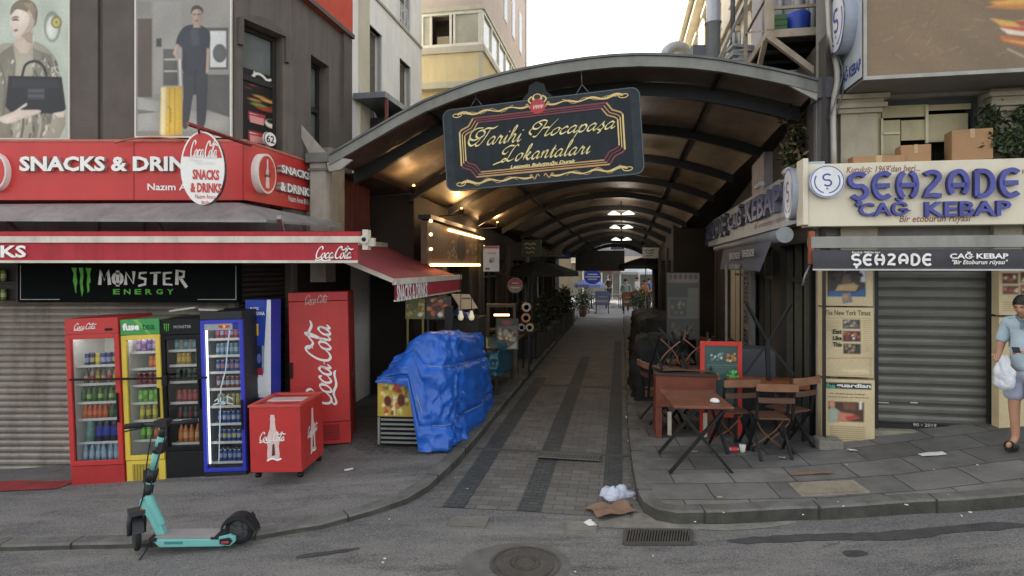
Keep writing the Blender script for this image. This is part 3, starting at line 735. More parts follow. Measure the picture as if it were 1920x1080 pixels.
# burger poster behind the lower panes: flat picture
pk = lambda h: mat('ink_' + h, h, .5, var=.07, vs=30)
import numpy as np
def inkmat():
    if 'printed_ink' in _M: return _M['printed_ink']
    m = bpy.data.materials.new('printed_ink'); m.use_nodes = True; N, L = m.node_tree.nodes, m.node_tree.links
    at = N.new('ShaderNodeAttribute'); at.attribute_name = 'ink'; L.new(at.outputs['Color'], N['Principled BSDF'].inputs['Base Color']); N['Principled BSDF'].inputs['Roughness'].default_value = .45
    _M['printed_ink'] = m; return m
def picture(F, y, shapes, parent=None, name='picture', cell=.011, **kw):
    """flat printed picture. A first shape that is a rectangle is the sheet: the rest is printed on it as soft-edged
    ink (a fine grid with colours); lettering and hairlines lie on it as flat faces"""
    fine = []; soft = []
    sheet = shapes[0] if shapes[0][0] == 'r' else None
    for sh in shapes[1 if sheet else 0:]:
        k, c, *a = sh
        thin = k == 't' or (k == 'r' and min(a[1] - a[0], a[3] - a[2]) < cell * 1.1)
        (fine if thin or not sheet else soft).append(sh)
    cols = []; mb = MB(F); mi0 = 0; ink = None
    if sheet:
        x0, x1, z0, z1 = sheet[2:]; nx, nz = max(4, min(220, int((x1 - x0) / cell))), max(4, min(220, int((z1 - z0) / cell)))
        X, Z = np.meshgrid(np.linspace(x0, x1, nx + 1), np.linspace(z0, z1, nz + 1), indexing='ij')
        C = np.ones(X.shape + (3,)) * np.array(lin(sheet[1])); cs = max((x1 - x0) / nx, (z1 - z0) / nz)
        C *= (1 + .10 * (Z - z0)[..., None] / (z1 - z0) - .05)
        for k, c, *a in soft:
            if k == 'r': d = np.minimum(np.minimum(X - a[0], a[1] - X), np.minimum(Z - a[2], a[3] - Z))
            elif k == 'e': d = (1 - np.sqrt(((X - a[0]) / a[2]) ** 2 + ((Z - a[1]) / a[3]) ** 2)) * min(a[2], a[3])
            else:
                pts = crom(a[0], 4, k == 'p') if len(a[0]) > (6 if k == 'p' else 2) else a[0]; n = len(pts); dist = np.full(X.shape, 1e9); ins = np.zeros(X.shape, bool)
                for i in range(n if k == 'p' else n - 1):
                    (px, pz), (qx, qz) = pts[i], pts[(i + 1) % n]; ex, ez = qx - px, qz - pz; l2 = ex * ex + ez * ez + 1e-12
                    t = np.clip(((X - px) * ex + (Z - pz) * ez) / l2, 0, 1); dist = np.minimum(dist, np.hypot(X - px - t * ex, Z - pz - t * ez))
                    if k == 'p' and abs(ez) > 1e-9: ins ^= ((pz > Z) != (qz > Z)) & (X < ex * (Z - pz) / ez + px)
                d = np.where(ins, dist, -dist) if k == 'p' else a[1] / 2 - dist
            w = cs * .9; al = np.clip((d + w) / (2 * w), 0, 1); al = al * al * (3 - 2 * al)
            col = np.array(lin(c))[None, None, :] * np.ones(X.shape + (1,))
            if k in 'pe':
                m = al > .5
                if m.sum() > 6:
                    rd = max(cs * 2, d[m].max()); cxm = X[m].mean(); wd = max(.01, np.ptp(X[m]))
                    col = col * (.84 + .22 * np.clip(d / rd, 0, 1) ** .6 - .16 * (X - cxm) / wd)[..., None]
            C = C * (1 - al[..., None]) + col * al[..., None]
        g = np.random.RandomState(len(shapes)); C *= 1 + .05 * g.randn(*X.shape)[..., None]
        for q in range(5): C *= (1 + .035 * np.sin(X * g.uniform(2, 14) + Z * g.uniform(-14, 14) + g.uniform(0, 6)))[..., None]
        C = np.clip(C, .003, 1); yy = y - .001
        I = [[mb.P((X[i, j], yy, Z[i, j])) for j in range(nz + 1)] for i in range(nx + 1)]
        for i in range(nx):
            for j in range(nz): mb.face((I[i][j], I[i + 1][j], I[i + 1][j + 1], I[i][j + 1]), 0)
        ink = C.reshape(-1, 3); mi0 = 1
    st_p = min(.0012, .03 / max(1, len(fine)))
    for k, (kind, col, *a) in enumerate(fine):
        if col not in cols: cols.append(col)
        i = cols.index(col) + mi0; yy = y - .002 - st_p * k
        if kind == 'r': mb.rect(*a, yy, i)
        elif kind == 'e': mb.ell(*a, yy, i, 20)
        elif kind == 'p': mb.flat(a[0], yy, i)
        elif kind == 't': mb.text(a[0], a[1], yy, i, bold=a[2] if len(a) > 2 else 0, shear=a[3] if len(a) > 3 else 0)
        elif kind == 'l': mb.ribbon(crom(a[0], 4) if len(a[0]) > 2 else a[0], a[1], yy, i)
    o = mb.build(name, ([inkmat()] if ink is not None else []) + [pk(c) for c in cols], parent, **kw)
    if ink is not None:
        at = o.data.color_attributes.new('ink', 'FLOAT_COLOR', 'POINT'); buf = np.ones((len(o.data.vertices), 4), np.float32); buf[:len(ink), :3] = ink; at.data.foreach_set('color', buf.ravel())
    return o
def prx(F, off):
    f = lambda x, z: F.pix(x, z, off)
    return f, (lambda a, b, c, d: F.r(a, b, c, d, off)), (lambda pts: [F.pix(x, z, off) for x, z in pts])
f, rr, pp = prx(FC, .14)
ppx = lambda a, b: FC.pix(a, b, .14)
s = [('r', '17130f', *rr(455, 125, 526, 282))]
for i, (x, z, r, col) in enumerate(((478, 188, 12, 'a8763c'), (488, 182, 12, 'b98642'), (503, 190, 14, 'c8974c'), (487, 198, 16, '6d8a3c'), (498, 205, 17, 'a03c28'), (516, 192, 8, 'c8642c'), (516, 204, 8, 'b5502a'), (466, 165, 5, '7b4a2a'), (474, 160, 4, 'b7402c'))):
    c = ppx(x, z); e = ppx(x + r, z + r * .5); s.append(('e', col, c[0], c[1], abs(e[0] - c[0]), abs(e[1] - c[1])))
s += [('l', 'f0ece0', pp([(474, 142), (482, 138), (492, 142), (500, 150), (507, 150)]), .03), ('l', 'e8e2d4', pp([(484, 152), (492, 155), (503, 160)]), .035), ('l', 'e8e2d4', pp([(477, 135), (477, 145)]), .025),
      ('r', 'b13a38', *rr(466, 208, 497, 232)), ('r', 'b13a38', *rr(466, 244, 497, 268)), ('t', 'f0ece0', 'MENU 1', rr(468, 211, 483, 217), .02), ('t', 'f0ece0', 'MENU 2', rr(468, 247, 483, 253), .02)]
for z in (221, 225, 229, 257, 261, 265): s.append(('r', 'd8958e', *rr(468, z, 494, z + 1.6)))
for z, col in ((232, 'e4ddc8'),):
    c = ppx(508, z); e = ppx(519, z + 11); s += [('e', col, c[0], c[1], abs(e[0] - c[0]), abs(e[1] - c[1])), ('e', '2a2620', c[0], c[1] + .03, abs(e[0] - c[0]) * .75, abs(e[1] - c[1]) * .55)]
picture(FC, .14, s, wd1, 'menu_poster')
c = FC.pix(507, 261, -.03); e = FC.pix(519, 278, -.03)
rx, rz_ = abs(e[0] - c[0]), abs(e[1] - c[1])
mb = MB(FC); mb.ell(c[0], c[1], rx, rz_, -.03, 0, 24, 0); mb.ring_e(c[0], c[1], rx, rz_, .012, -.0315, 1); mb.text('62', (c[0] - rx * .62, c[0] + rx * .62, c[1] - rz_ * .5, c[1] + rz_ * .5), -.032, 1, .02)
mb.build('number_plate', [mat('enamel', 'e6e3da', .35), mat('black_paint', '161616', .5)], None, 'round white house number 62 on the dark corner wall', 'number sign')
wd2 = window(FLa, h2, .2, bld, .3)
shutter(FL, -11, -3.7, FL.pix(60, 884, .15)[1], 2.45, .15, slat, bld, bottom=.13)
shutter(FC, .08, Lc - .06, -.1, 2.5, .12, slatd, bld, 'side_shutter', pitch=.07)
mb = MB(FL); mb.box(-11, -3.68, .02, .14, 2.1, 2.44); mb.build('shutter_box', mat('box_black', '1b1a19', .6, var=.2), bld)
mb = MB(FLa); mb.box(.1, La, -.02, 0, .1, 2.7); mb.build('alley_panel', mat('panel_brown', '2e2621', .7, var=.2), bld)

# ------------------------------------------------------------------ pale building with tall windows, behind it
cream = mat('cream_render', 'e6e3da', .85, var=.06, vs=2, bump=.15, bs=40, dirt=.2, dirtcol='8c8575', ds=(2, 2, .3))
creamd = mat('cream_pier', 'c4bba4', .85, var=.08, vs=2)  # darker cream of the raised strip on the wall
whitef = mat('white_frame', 'd8d6d0', .45, var=.05)
stoneg = mat('grey_metal', '7a7d80', .5, .4, var=.12, dirt=.35)
bl2 = thing('pale_building', 'pale cream building with tall white framed windows rising behind the corner building', 'building', FLa.w((La + 1.9, 2, 0)), FLa.rz)
Lb = FLa.l((-.1545 * 13.9, 13.9, 0)).x
holes = []
for a, b, c, d in ((685, 40, 714, 262), (747, 108, 768, 262), (747, -60, 767, 62), (685, -190, 716, -40)):
    x0, x1, z0, z1 = FLa.r(a, b, c, d)
    z0 = FLa.pix(c, d)[1] if d < 200 else 4.4
    z1 = FLa.pix(a, b)[1]
    holes.append((x0, x1, z0, z1))
mb = MB(FLa); mb.wall(La + .02, Lb, -1, 16, 0, holes, .3, 0)
mb.poly([(Lb, 0, -1), (Lb, 6, -1), (Lb, 6, 16), (Lb, 0, 16)], 0); mb.poly([(La + .02, 0, 16), (Lb, 0, 16), (Lb, 6, 16), (La + .02, 6, 16)]); mb.poly([(La + .02, 6, -1), (La + .02, 0, -1), (La + .02, 0, 16), (La + .02, 6, 16)]); mb.poly([(Lb, 6, -1), (La + .02, 6, -1), (La + .02, 6, 16), (Lb, 6, 16)])
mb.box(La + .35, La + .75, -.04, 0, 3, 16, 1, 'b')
for z in (FLa.pix(700, -10)[1], FLa.pix(700, -235)[1]): mb.box(La + .05, Lb - .02, -.03, 0, z - .05, z, 2, 'b')
mb.build('wall', [cream, creamd, mat('string_course', 'a8a294', .8)], bl2)
for h in holes:
    a, b, c, d = h; m = MB(FLa); t = .035
    m.box(a - t, a, -.03, .08, c - t, d + t); m.box(b, b + t, -.03, .08, c - t, d + t); m.box(a, b, -.03, .08, d, d + t); m.box(a, b, -.03, .08, c - t, c)
    w = m.build('window', whitef, bl2)
    m = MB(FLa); m.rect(a, b, c, d, .2); m.build('pane', glassd, w)
    m = MB(FLa); mid = a + (b - a) * .55
    m.box(mid, b - .005, .12, .18, c, d); m.build('curtain', mat('curtain', '6a6155', .9, var=.2, vs=9), w)
    m = MB(FLa); top = c + min(1.05, (d - c) * .42)
    for z in (c + .05, top, top - .07): m.bar((a, .02, z), (b, .02, z), .014)
    k = 7
    for i in range(k):
        x = a + (b - a) * (i + .5) / k
        m.bar((x, .02, c + .05), (x, .02, top), .012)
    for i in range(3):
        x = a + (b - a) * (i + .5) / 3; zc = (c + top) / 2
        m.tube([(x + .1 * math.cos(t_ * .7), .02, zc + (top - c) * .3 * math.sin(t_ * .7)) for t_ in range(9)], .009, 5, closed=True)
    m.build('balcony_rail', whitef, w)
# small grey canopy roof structure tucked between the two buildings
mb = MB(FLa)
x0, x1 = La + .1, La + 1.2
zz = FLa.pix(700, 210)[1]
mb.box(x0, x1, -.62, -.02, zz, zz + .1, 0); mb.bx((x1 + .15, -.3, zz - .12), (.6, .6, .05), (0, R(28), 0), 0)
mb.bar((x0 + .1, -.6, zz), (x0 + .1, -.6, zz - 1.1), .05, m=1); mb.bar((x1, -.6, zz), (x1, -.6, zz - 1.1), .05, m=1); mb.box(x0 + .1, x1, -.58, -.5, zz - .75, zz - .45, 2)
mb.build('porch_hood', [stoneg, mat('rust_red', '6d3a30', .7), mat('white_panel', 'cfd0cd', .5)], None, 'small grey sheet metal hood on rusty posts behind the canopy edge', 'hood')

# ------------------------------------------------------------------ beige building with the glazed balcony
beige = mat('beige_render', 'd2c094', .85, var=.07, vs=2, dirt=.2, dirtcol='85775a', ds=(2, 2, .3))
mauve = mat('mauve_render', 'b9aba0', .85, var=.07, vs=2)
alu = mat('aluminium', 'd8d4c6', .4, .2, var=.08)
FBf = Frame(*FA.w((-3.47, 14.6, 0)).xy, -AL)           # front face, x to the right, its right edge at x = 0
FBs = Frame(*FA.w((-3.47, 14.6, 0)).xy, R(90) - AL)    # side face along the alley
bl3 = thing('beige_building', 'beige building with a glazed corner balcony above the canopy', 'building', FBf.w((-1.5, 2, 0)), -AL)
zs = {k: FBf.pix(850, k)[1] for k in (5, 22, 88, 100, 165, 178)}
mb = MB(FBf)
mb.box(-4, 0, 0, 7, zs[100], zs[178] if False else zs[100] + .001, 0)
mb.v.clear(); mb.f.clear(); mb.m.clear(); mb.sm.clear()
mb.wall(-4, 0, zs[165], zs[88], 0, [], m=0); mb.F = FBs; mb.wall(0, 7.2, zs[165], zs[88], 0, [], m=0)
mb.wall(.02, 7.2, zs[22], 16, .06, [], m=1)
sh = [(x, x + .55, 9.2, 10.6) for x in (3.2, 4.5, 5.8)]
mb.F = FBf; mb.wall(-4, -.06, zs[22], 16, .06, [], m=1)
mb.wall(-4, -.02, -1, zs[165], .25, [(-2.4, -.5, zs[165] - 2, zs[165] - .35)], .3, m=0)
mb.F = FBs; mb.wall(.25, 7.2, -1, zs[165], .25, [], m=0)
mb.F = FBf
mb.poly([(-4, 0, zs[165]), (0, 0, zs[165]), (0, 7.2, zs[165]), (-4, 7.2, zs[165])], 0)
mb.poly([(-4, 0, zs[22]), (0, 0, zs[22]), (0, 7.2, zs[22]), (-4, 7.2, zs[22])], 1)
mb.poly([(-4, 7.2, -1), (0, 7.2, -1), (0, 7.2, 16), (-4, 7.2, 16)], 1); mb.poly([(-4, 0, 16), (0, 0, 16), (0, 7.2, 16), (-4, 7.2, 16)], 1)
mb.poly([(-4, .1, -1), (-4, 7.2, -1), (-4, 7.2, 16), (-4, .1, 16)], 1)
mb.rect(-2.4, -.5, zs[165] - 2, zs[165] - .35, .5, 2)
mb.build('wall', [beige, mauve, glassd], bl3)
mb = MB(FBf)
mb.box(-4, .03, -.05, -.002, zs[100], zs[88]); mb.box(-4, .03, -.05, -.002, zs[165], zs[165] + .16); mb.box(-4, .05, -.06, .02, zs[22], zs[22] + .12)
mb.box(-.09, .0, -.03, -.003, zs[165] + .17, zs[100] - .01)
mb.F = FBs
mb.box(.01, 7.2, -.05, -.002, zs[100], zs[88]); mb.box(.01, 7.2, -.05, -.002, zs[165], zs[165] + .16); mb.box(.02, 7.2, -.06, .02, zs[22], zs[22] + .12)
mb.build('trim', mat('pale_trim', 'b7b09c', .6, var=.1), bl3)
fr = MB(FBf)
def mull(F, x, w=.06): fr.F = F; fr.box(x, x + w, -.02, .05, zs[88], zs[22])
for px in (790, 806, 843, 850, 897): mull(FBf, FBf.pix(px, 50)[0])
mull(FBf, -.07, .07)
for k in range(7): mull(FBs, .02 + k * .98, .07)
fr.F = FBf; fr.box(-4, 0, -.025, .05, zs[88], zs[88] + .08); fr.box(-4, 0, -.025, .05, zs[22] - .08, zs[22])
fr.F = FBs; fr.box(.03, 6, -.025, .05, zs[88], zs[88] + .08); fr.box(.03, 6, -.025, .05, zs[22] - .08, zs[22])
wf = fr.build('balcony_glazing', alu, bl3)
mb = MB(FBf); e = FBf.pix(806, 50)[0]; g0 = FBf.pix(850, 50)[0]
mb.rect(-4, e, zs[88], zs[22], .02); mb.rect(g0, -.05, zs[88], zs[22], .02); mb.F = FBs; mb.rect(.05, 6, zs[88], zs[22], .02)
mb.build('pane', mat('balcony_pane', 'a9a894', .15, var=.2, vs=1.2, spec=.8), wf)
mb = MB(FBf); mb.box(e, g0, .5, .52, zs[88], zs[22]); mb.box(e, g0, .02, .5, zs[88] - .01, zs[88] + .01)
mb.build('room_back', mat('room_brown', '4c4036', .9, var=.2), bl3)
mb = MB(FBf); mb.box(e + .15, g0 - .05, .15, .42, zs[88] + .01, zs[88] + .35); mb.build('balcony_cabinet', mat('cabinet_beige', 'a2957c', .7), None, 'pale cabinet inside the open glazed balcony', 'cabinet', bev=.01)
for k in range(3):
    m = MB(FBs); x = 3.0 + k * 1.35
    m.box(x, x + .5, .03, .058, 10.0, 11.4); w = m.build('window', whitef, bl3); m = MB(FBs); m.rect(x + .05, x + .45, 10.05, 11.35, .027); m.build('pane', glassd, w)
# ------------------------------------------------------------------ arched canopy over the alley
steel = mat('grey_steel', '76766f', .5, .4, var=.12, dirt=.4, dirtcol='4c4a44')
ribm = mat('black_steel', '1c1d1c', .55, .3, var=.15)
soffit = mat('brown_soffit', '7b6f5e', .5, .0, var=.3, vs=2.2, bump=.2, bs=12, dirt=.5, dirtcol='3d332a', ds=(1, .4, 1), spec=.5)
V0, V1 = 7.76, 26.0
fp = [FA.pix(a, b, V0) for a, b in ((622, 300), (650, 284), (700, 255), (750, 226), (800, 200), (850, 180), (900, 162), (950, 149), (1000, 138), (1050, 129), (1100, 122), (1150, 117), (1200, 115), (1250, 116), (1300, 119), (1350, 125), (1400, 134), (1450, 144), (1490, 153), (1530, 164))]
ep0, epk, ep1 = FA.pix(1085, 482, V1), FA.pix(1150, 455, V1), FA.pix(1222, 482, V1)
def prof(v, d=0.0):
    t = (v - V0) / (V1 - V0); out = []
    for u, z in fp:
        k = (u - fp[0][0]) / (fp[-1][0] - fp[0][0])
        ue = ep0[0] + k * (ep1[0] - ep0[0]); ze = ep0[1] + (1 - (2 * k - 1) ** 2) * (epk[1] - ep0[1])
        out.append((u + (ue - u) * t, v, z + (ze - z) * t + d))
    return out
cano = thing('alley_canopy', 'long arched metal canopy roofing the alley between the shops', 'canopy', FA.w((-.8, 16, 0)), -AL)
mb = MB(FA)
vv = [V0 + (V1 - V0) * k / 24 for k in range(25)]
T_ = [[mb.P(p) for p in prof(v, .02)] for v in vv]; U_ = [[mb.P((p[0], p[1], p[2] - .03 - .014 * math.sin(i * 2.1 + p[0] * 3))) for p in prof(v, 0)] for i, v in enumerate(vv)]
for i in range(24):
    for k in range(len(fp) - 1):
        mb.face((T_[i][k], T_[i][k + 1], T_[i + 1][k + 1], T_[i + 1][k]), 1, True); mb.face((U_[i][k], U_[i + 1][k], U_[i + 1][k + 1], U_[i][k + 1]), 0, True)
    for k in (0, len(fp) - 1): mb.face((T_[i][k], T_[i + 1][k], U_[i + 1][k], U_[i][k]), 1)
for i in (0, 24):
    for k in range(len(fp) - 1): mb.face((T_[i][k], T_[i][k + 1], U_[i][k + 1], U_[i][k]), 1)
mb.build('roof_skin', [soffit, steel], cano)
def arch(name, v, h, w, m, up=.0, half=None):
    mb = MB(FA); a = prof(v, up); b = prof(v, up - h)
    if half: a, b = a[half[0]:half[1]], b[half[0]:half[1]]
    A = [[mb.P((p[0], v - w / 2, p[2])) for p in a], [mb.P((p[0], v + w / 2, p[2])) for p in a], [mb.P((p[0], v + w / 2, p[2])) for p in b], [mb.P((p[0], v - w / 2, p[2])) for p in b]]
    for k in range(len(a) - 1):
        for q in range(4): mb.face((A[q][k], A[(q + 1) % 4][k], A[(q + 1) % 4][k + 1], A[q][k + 1]), 0)
    mb.face([A[q][0] for q in range(4)]); mb.face([A[q][-1] for q in range(4)])
    return mb.build(name, m, cano)
arch('front_beam', V0 - .04, .135, .07, steel, .045)
arch('front_flashing', V0 - .02, .03, .16, mat('flashing', '5f605d', .5, .4, dirt=.5), .078)
rv = [8.35 + (V1 - 8.4) * k / 10 for k in range(11)]
for v in rv: arch('rib', v, .15 if v > 9 else .19, .09, ribm, -.045)
for k in (4, 15):
    mb = MB(FA)
    for i in range(24):
        a, b = prof(vv[i], -.07)[k], prof(vv[i + 1], -.07)[k]; mb.bar(a, b, .05, .05)
    mb.build('purlin', ribm, cano)
# dark infill sheets added between arch ends and shop fronts to shut out skylight
def wallu(v): return -4.62 if v < 10.3 else -3.75 + (v - 10.3) * .062
for side in (0, 1):
    mb = MB(FA)
    for i in range(24):
        if side == 0:
            a, b = prof(vv[i], -.02)[0], prof(vv[i + 1], -.02)[0]
            if vv[i] > 8.3: mb.poly([a, b, (min(wallu(b[1]), b[0]) - .3, b[1], b[2] - .02), (min(wallu(a[1]), a[0]) - .3, a[1], a[2] - .02)])
        else:
            a, b = prof(vv[i], -.02)[-1], prof(vv[i + 1], -.02)[-1]; mb.poly([b, a, (3.4, a[1], a[2] - .02), (3.4, b[1], b[2] - .02)])
    mb.build('gap_infill', mat('infill_dark', '2b2622', .7, var=.2), cano)
# posts and brackets
mb = MB(FA)
z0l, z1l = FA.pix(600, 460, 8.0)[1], FA.pix(600, 306, 8.0)[1]
x0, x1 = FA.pix(585, 300, 8.0)[0], FA.pix(614, 300, 8.0)[0]
mb.box(x0, x1, 7.95, 8.25, 2.2, z1l, 0); mb.box(x0 - .05, x1 + .05, 7.9, 8.3, z1l, z1l + .14, 1); mb.box(x0 - .03, x1 + .03, 7.93, 8.27, z1l - .12, z1l - .08, 1)
mb.poly([(x0 - .4, 7.95, z1l + .85), (x0 - .02, 7.95, z1l + .15), (x1, 7.95, z1l + .15)], 0)
mb.build('left_post', [mat('post_cream', 'a39d90', .6, var=.1, dirt=.3), steel], cano)
gpm = mat('gusset_pale', '9a978e', .5, .3, dirt=.3)
for q in (((618, 322), (640, 318), (662, 300), (640, 296), (614, 306)), ((1478, 161), (1531, 189), (1533, 168), (1495, 158))):
    mb = MB(FA); mb.prism([FA.pix(a, b, 7.72) for a, b in q], 7.70, 7.74); mb.build('gusset', gpm, cano)
mb = MB(FA)
x0, x1 = FA.pix(1533, 200, 7.8)[0], FA.pix(1560, 200, 7.8)[0]
mb.box(x0, x1, 7.7, 7.95, 2.9, FA.pix(1545, 188, 7.8)[1], 0); mb.box(x0 - .03, x1 + .03, 7.67, 7.98, FA.pix(1545, 188, 7.8)[1], FA.pix(1545, 150, 7.8)[1], 0)
mb.build('right_post', mat('post_slate', '5d5f66', .5, .3, var=.12, dirt=.4), cano)
# hanging strip lamps below the ridge
wl = mat('lamp_white', 'e8e6dc', .4, emit=.35)
lamp = None
for i, v in enumerate((11.2, 16.4, 18.8, 21.6)):
    p = prof(v)[12]; z = p[2] - .42
    t = thing('ceiling_lamp', 'white twin pendant lamp hanging under the canopy ridge', 'lamp', FA.w((p[0] - .25, v, z)), -AL, 'lamps under the canopy ridge')
    m = MB(FA); m.bar((p[0] - .25, v, z + .12), (p[0] - .25, v, p[2] - .05), .03); m.build('stem', ribm, t)
    for s_ in (-1, 1):
        m = MB(FA); m.lathe([(.04, .1), (.16, .02), (.17, 0), (.0001, 0)], 14, (p[0] - .25 + .2 * s_, v, z), sm=False); m.build('lamp_shade', wl, t)
    lg = bpy.data.lights.new('ridge_lamp_glow', 'POINT'); lg.energy = 7; lg.color = (1, .88, .74); lg.shadow_soft_size = .15; lo = bpy.data.objects.new('ridge_lamp_glow', lg); COL.objects.link(lo); lo.location = FA.w((p[0] - .25, v, z - .12))
# ------------------------------------------------------------------ alley fronts: dark shop rows on both sides
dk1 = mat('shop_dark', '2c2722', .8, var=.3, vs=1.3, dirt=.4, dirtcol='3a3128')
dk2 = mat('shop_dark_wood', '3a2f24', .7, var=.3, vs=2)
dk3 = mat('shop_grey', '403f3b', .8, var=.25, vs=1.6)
pot = mat('pale_post', '70695d', .7, var=.2)
def shoprow(name, label, F, x0, x1, ztop, segs, holes):
    t = thing(name, label, 'shop front', F.w(((x0 + x1) / 2, .5, 0)), F.rz)
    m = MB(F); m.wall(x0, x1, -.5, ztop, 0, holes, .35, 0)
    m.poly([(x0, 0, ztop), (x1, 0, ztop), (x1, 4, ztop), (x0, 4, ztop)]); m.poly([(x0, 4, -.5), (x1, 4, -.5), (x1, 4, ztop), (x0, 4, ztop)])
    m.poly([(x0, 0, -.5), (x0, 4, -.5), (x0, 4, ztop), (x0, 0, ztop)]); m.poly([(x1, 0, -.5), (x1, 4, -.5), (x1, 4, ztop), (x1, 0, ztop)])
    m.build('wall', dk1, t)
    for i, h in enumerate(holes):
        m = MB(F); m.rect(h[0], h[1], h[2], h[3], .3); w = m.build('shop_window', glassd, t)
        m = MB(F)
        for k in range(4):
            x = h[0] + (h[1] - h[0]) * k / 3; m.box(x - .03, x + .03, .2, .28, h[2], h[3])
        m.box(h[0], h[1], .2, .28, h[3] - .5, h[3] - .44); m.build('frame', (dk2, dk3, pot)[i % 3], w)
    for k in range(segs):
        x = x0 + (x1 - x0) * (k + .5) / segs
        m = MB(F); m.box(x - .12, x + .12, -.08, 0, 0, 3.0); m.build('pillar', (pot, dk3, dk2)[k % 3], t)
    return t
o = FA.w((-3.75, 10.35, 0)); e = FA.w((-2.75, 26.5, 0))
FLr = Frame(o.x, o.y, math.atan2(e.y - o.y, e.x - o.x)); LLr = math.dist(o.xy, e.xy)
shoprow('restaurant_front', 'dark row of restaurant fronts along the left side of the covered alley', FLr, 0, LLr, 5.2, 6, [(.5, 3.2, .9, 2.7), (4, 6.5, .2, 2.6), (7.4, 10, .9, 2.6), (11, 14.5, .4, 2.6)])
m = MB(FA); m.box(-4.6, -3.75, 10.3, 10.34, 0, 5.2); m.build('return_wall', dk1, None, 'narrow dark return wall where the alley narrows behind the side awning', 'wall')
o = FA.w((1.55, 18.2, 0)); e = FA.w((1.35, 26.5, 0))
FRr = Frame(e.x, e.y, math.atan2(o.y - e.y, o.x - e.x)); LRr = math.dist(o.xy, e.xy)
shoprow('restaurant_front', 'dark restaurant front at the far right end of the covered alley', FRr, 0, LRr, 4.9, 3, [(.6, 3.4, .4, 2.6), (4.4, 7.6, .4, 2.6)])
# ------------------------------------------------------------------ sunlit building over the right side, its flues
FP = Frame(*FA.w((2.75, 11.5, 0)).xy, -R(90) - AL)
sunny = mat('ivory_render', 'd6ccb4', .8, var=.07, vs=2, dirt=.15, dirtcol='9a8c70')
bl4 = thing('ivory_building', 'ivory building with stacked cornices catching the sun over the canopy right side', 'building', FP.w((-7.5, 3, 0)), FP.rz)
ZT = 11.6
wh = [(x, x + .9, z, z + 1.7) for x in (-14, -11.5, -9, -6.5, -4, -1.8) for z in (6.2, 9.0)]
mb = MB(FP); mb.wall(-15.6, 0, -1, ZT, 0, wh, .22, 0)
mb.poly([(-15.6, 0, ZT), (0, 0, ZT), (0, 6, ZT), (-15.6, 6, ZT)]); mb.poly([(0, 0, -1), (0, 6, -1), (0, 6, ZT), (0, 0, ZT)]); mb.poly([(-15.6, 0, -1), (-15.6, 6, -1), (-15.6, 6, ZT), (-15.6, 0, ZT)]); mb.poly([(-15.6, 6, -1), (0, 6, -1), (0, 6, ZT), (-15.6, 6, ZT)])
mb.build('wall', [sunny], bl4)
mb = MB(FP)
for z, d in ((ZT - .25, .5), (ZT - .5, .32), (8.3, .2), (8.1, .12), (5.6, .22)): mb.box(-15.7, 0, -d, -.002, z, z + .18)
for h in wh: mb.box(h[0] - .12, h[1] + .12, -.1, -.002, h[3] + .05, h[3] + .17); mb.box(h[0] - .1, h[1] + .1, -.08, -.002, h[2] - .1, h[2])
mb.build('cornice', sunny, bl4)
for h in wh:
    m = MB(FP); m.rect(h[0], h[1], h[2], h[3], .18); w = m.build('window', glassd, bl4)
    m = MB(FP); m.box((h[0] + h[1]) / 2 - .03, (h[0] + h[1]) / 2 + .03, .12, .17, h[2], h[3]); m.box(h[0], h[1], .12, .17, h[2] + 1.1, h[2] + 1.16); m.build('frame', whitef, w)
# grey rear wall block beside it
bl5 = thing('rear_annex', 'plain grey panelled annex behind the steel balcony', 'building', P(1450, 100, 10.5) - Vector((0, 0, 4.9)), -AL)
FX = Frame(*FA.w((2.35, 10.4, 0)).xy, -AL)
mb = MB(FX); mb.box(0, 4.5, 0, .9, 3.0, 12)
for k in range(9): mb.box(.25 + k * .5, .27 + k * .5, -.012, 0, 4.5, 12, 1)
mb.build('wall', [mat('lilac_grey', 'aaa6a8', .8, var=.08, dirt=.3, ds=(3, 3, .3)), mat('seam', '6f6b6c', .8)], bl5)
galv = mat('galvanised_pipe', 'b4b8ba', .35, .25, var=.1, vs=3)
mb = MB()
p0, p1 = P(1337, 125, 9.6), P(1337, -160, 9.6)
mb.lathe([(.115, 0), (.115, 1.0), (.135, 1.0), (.135, 1.03), (.105, 1.03), (.105, 2.6), (.125, 2.6), (.125, 2.63), (.105, 2.63), (.105, 4)], 18, (p0.x, p0.y, p0.z - .3))
mb.build('flue_pipe', galv, None, 'tall vertical galvanised flue pipe with clamp rings above the canopy', 'flue pipe')
mb = MB(); q = P(1374, 110, 9.9); mb.lathe([(.04, 0), (.04, 3.5)], 10, (q.x, q.y, q.z - .4)); q = P(1312, 110, 10.6); mb.box(q.x - .12, q.x + .12, q.y, q.y + .3, q.z - .2, q.z + .25)
mb.build('vent_pipe', stoneg, None, 'thin grey vent pipe with a small box beside the flue', 'vent pipe')
mb = MB(); pts = [P(1248, 130, 15), P(1247, 108, 15), P(1254, 94, 15), P(1268, 88, 15), P(1282, 92, 15.2), P(1290, 108, 15.6), P(1292, 130, 15.6)]
mb.tube(crom([tuple(p) for p in pts], 3), .15, 12); mb.build('duct_elbow', galv, None, 'curved grey duct elbow rising over the canopy ridge', 'duct')
mb = MB()
for k in range(5):
    q = P(1388, 92 + k * 8, 9.3); mb.bx(q, (.34, .3, .045), (0, R(6 * (-1) ** k), 0))
for k in range(3): q = P(1376 + 10 * k, 76, 9.3); mb.lathe([(.03, -.1), (.03, .12)], 8, tuple(q))
q = P(1392, 118, 9.3); mb.bx(q, (.22, .28, .22))
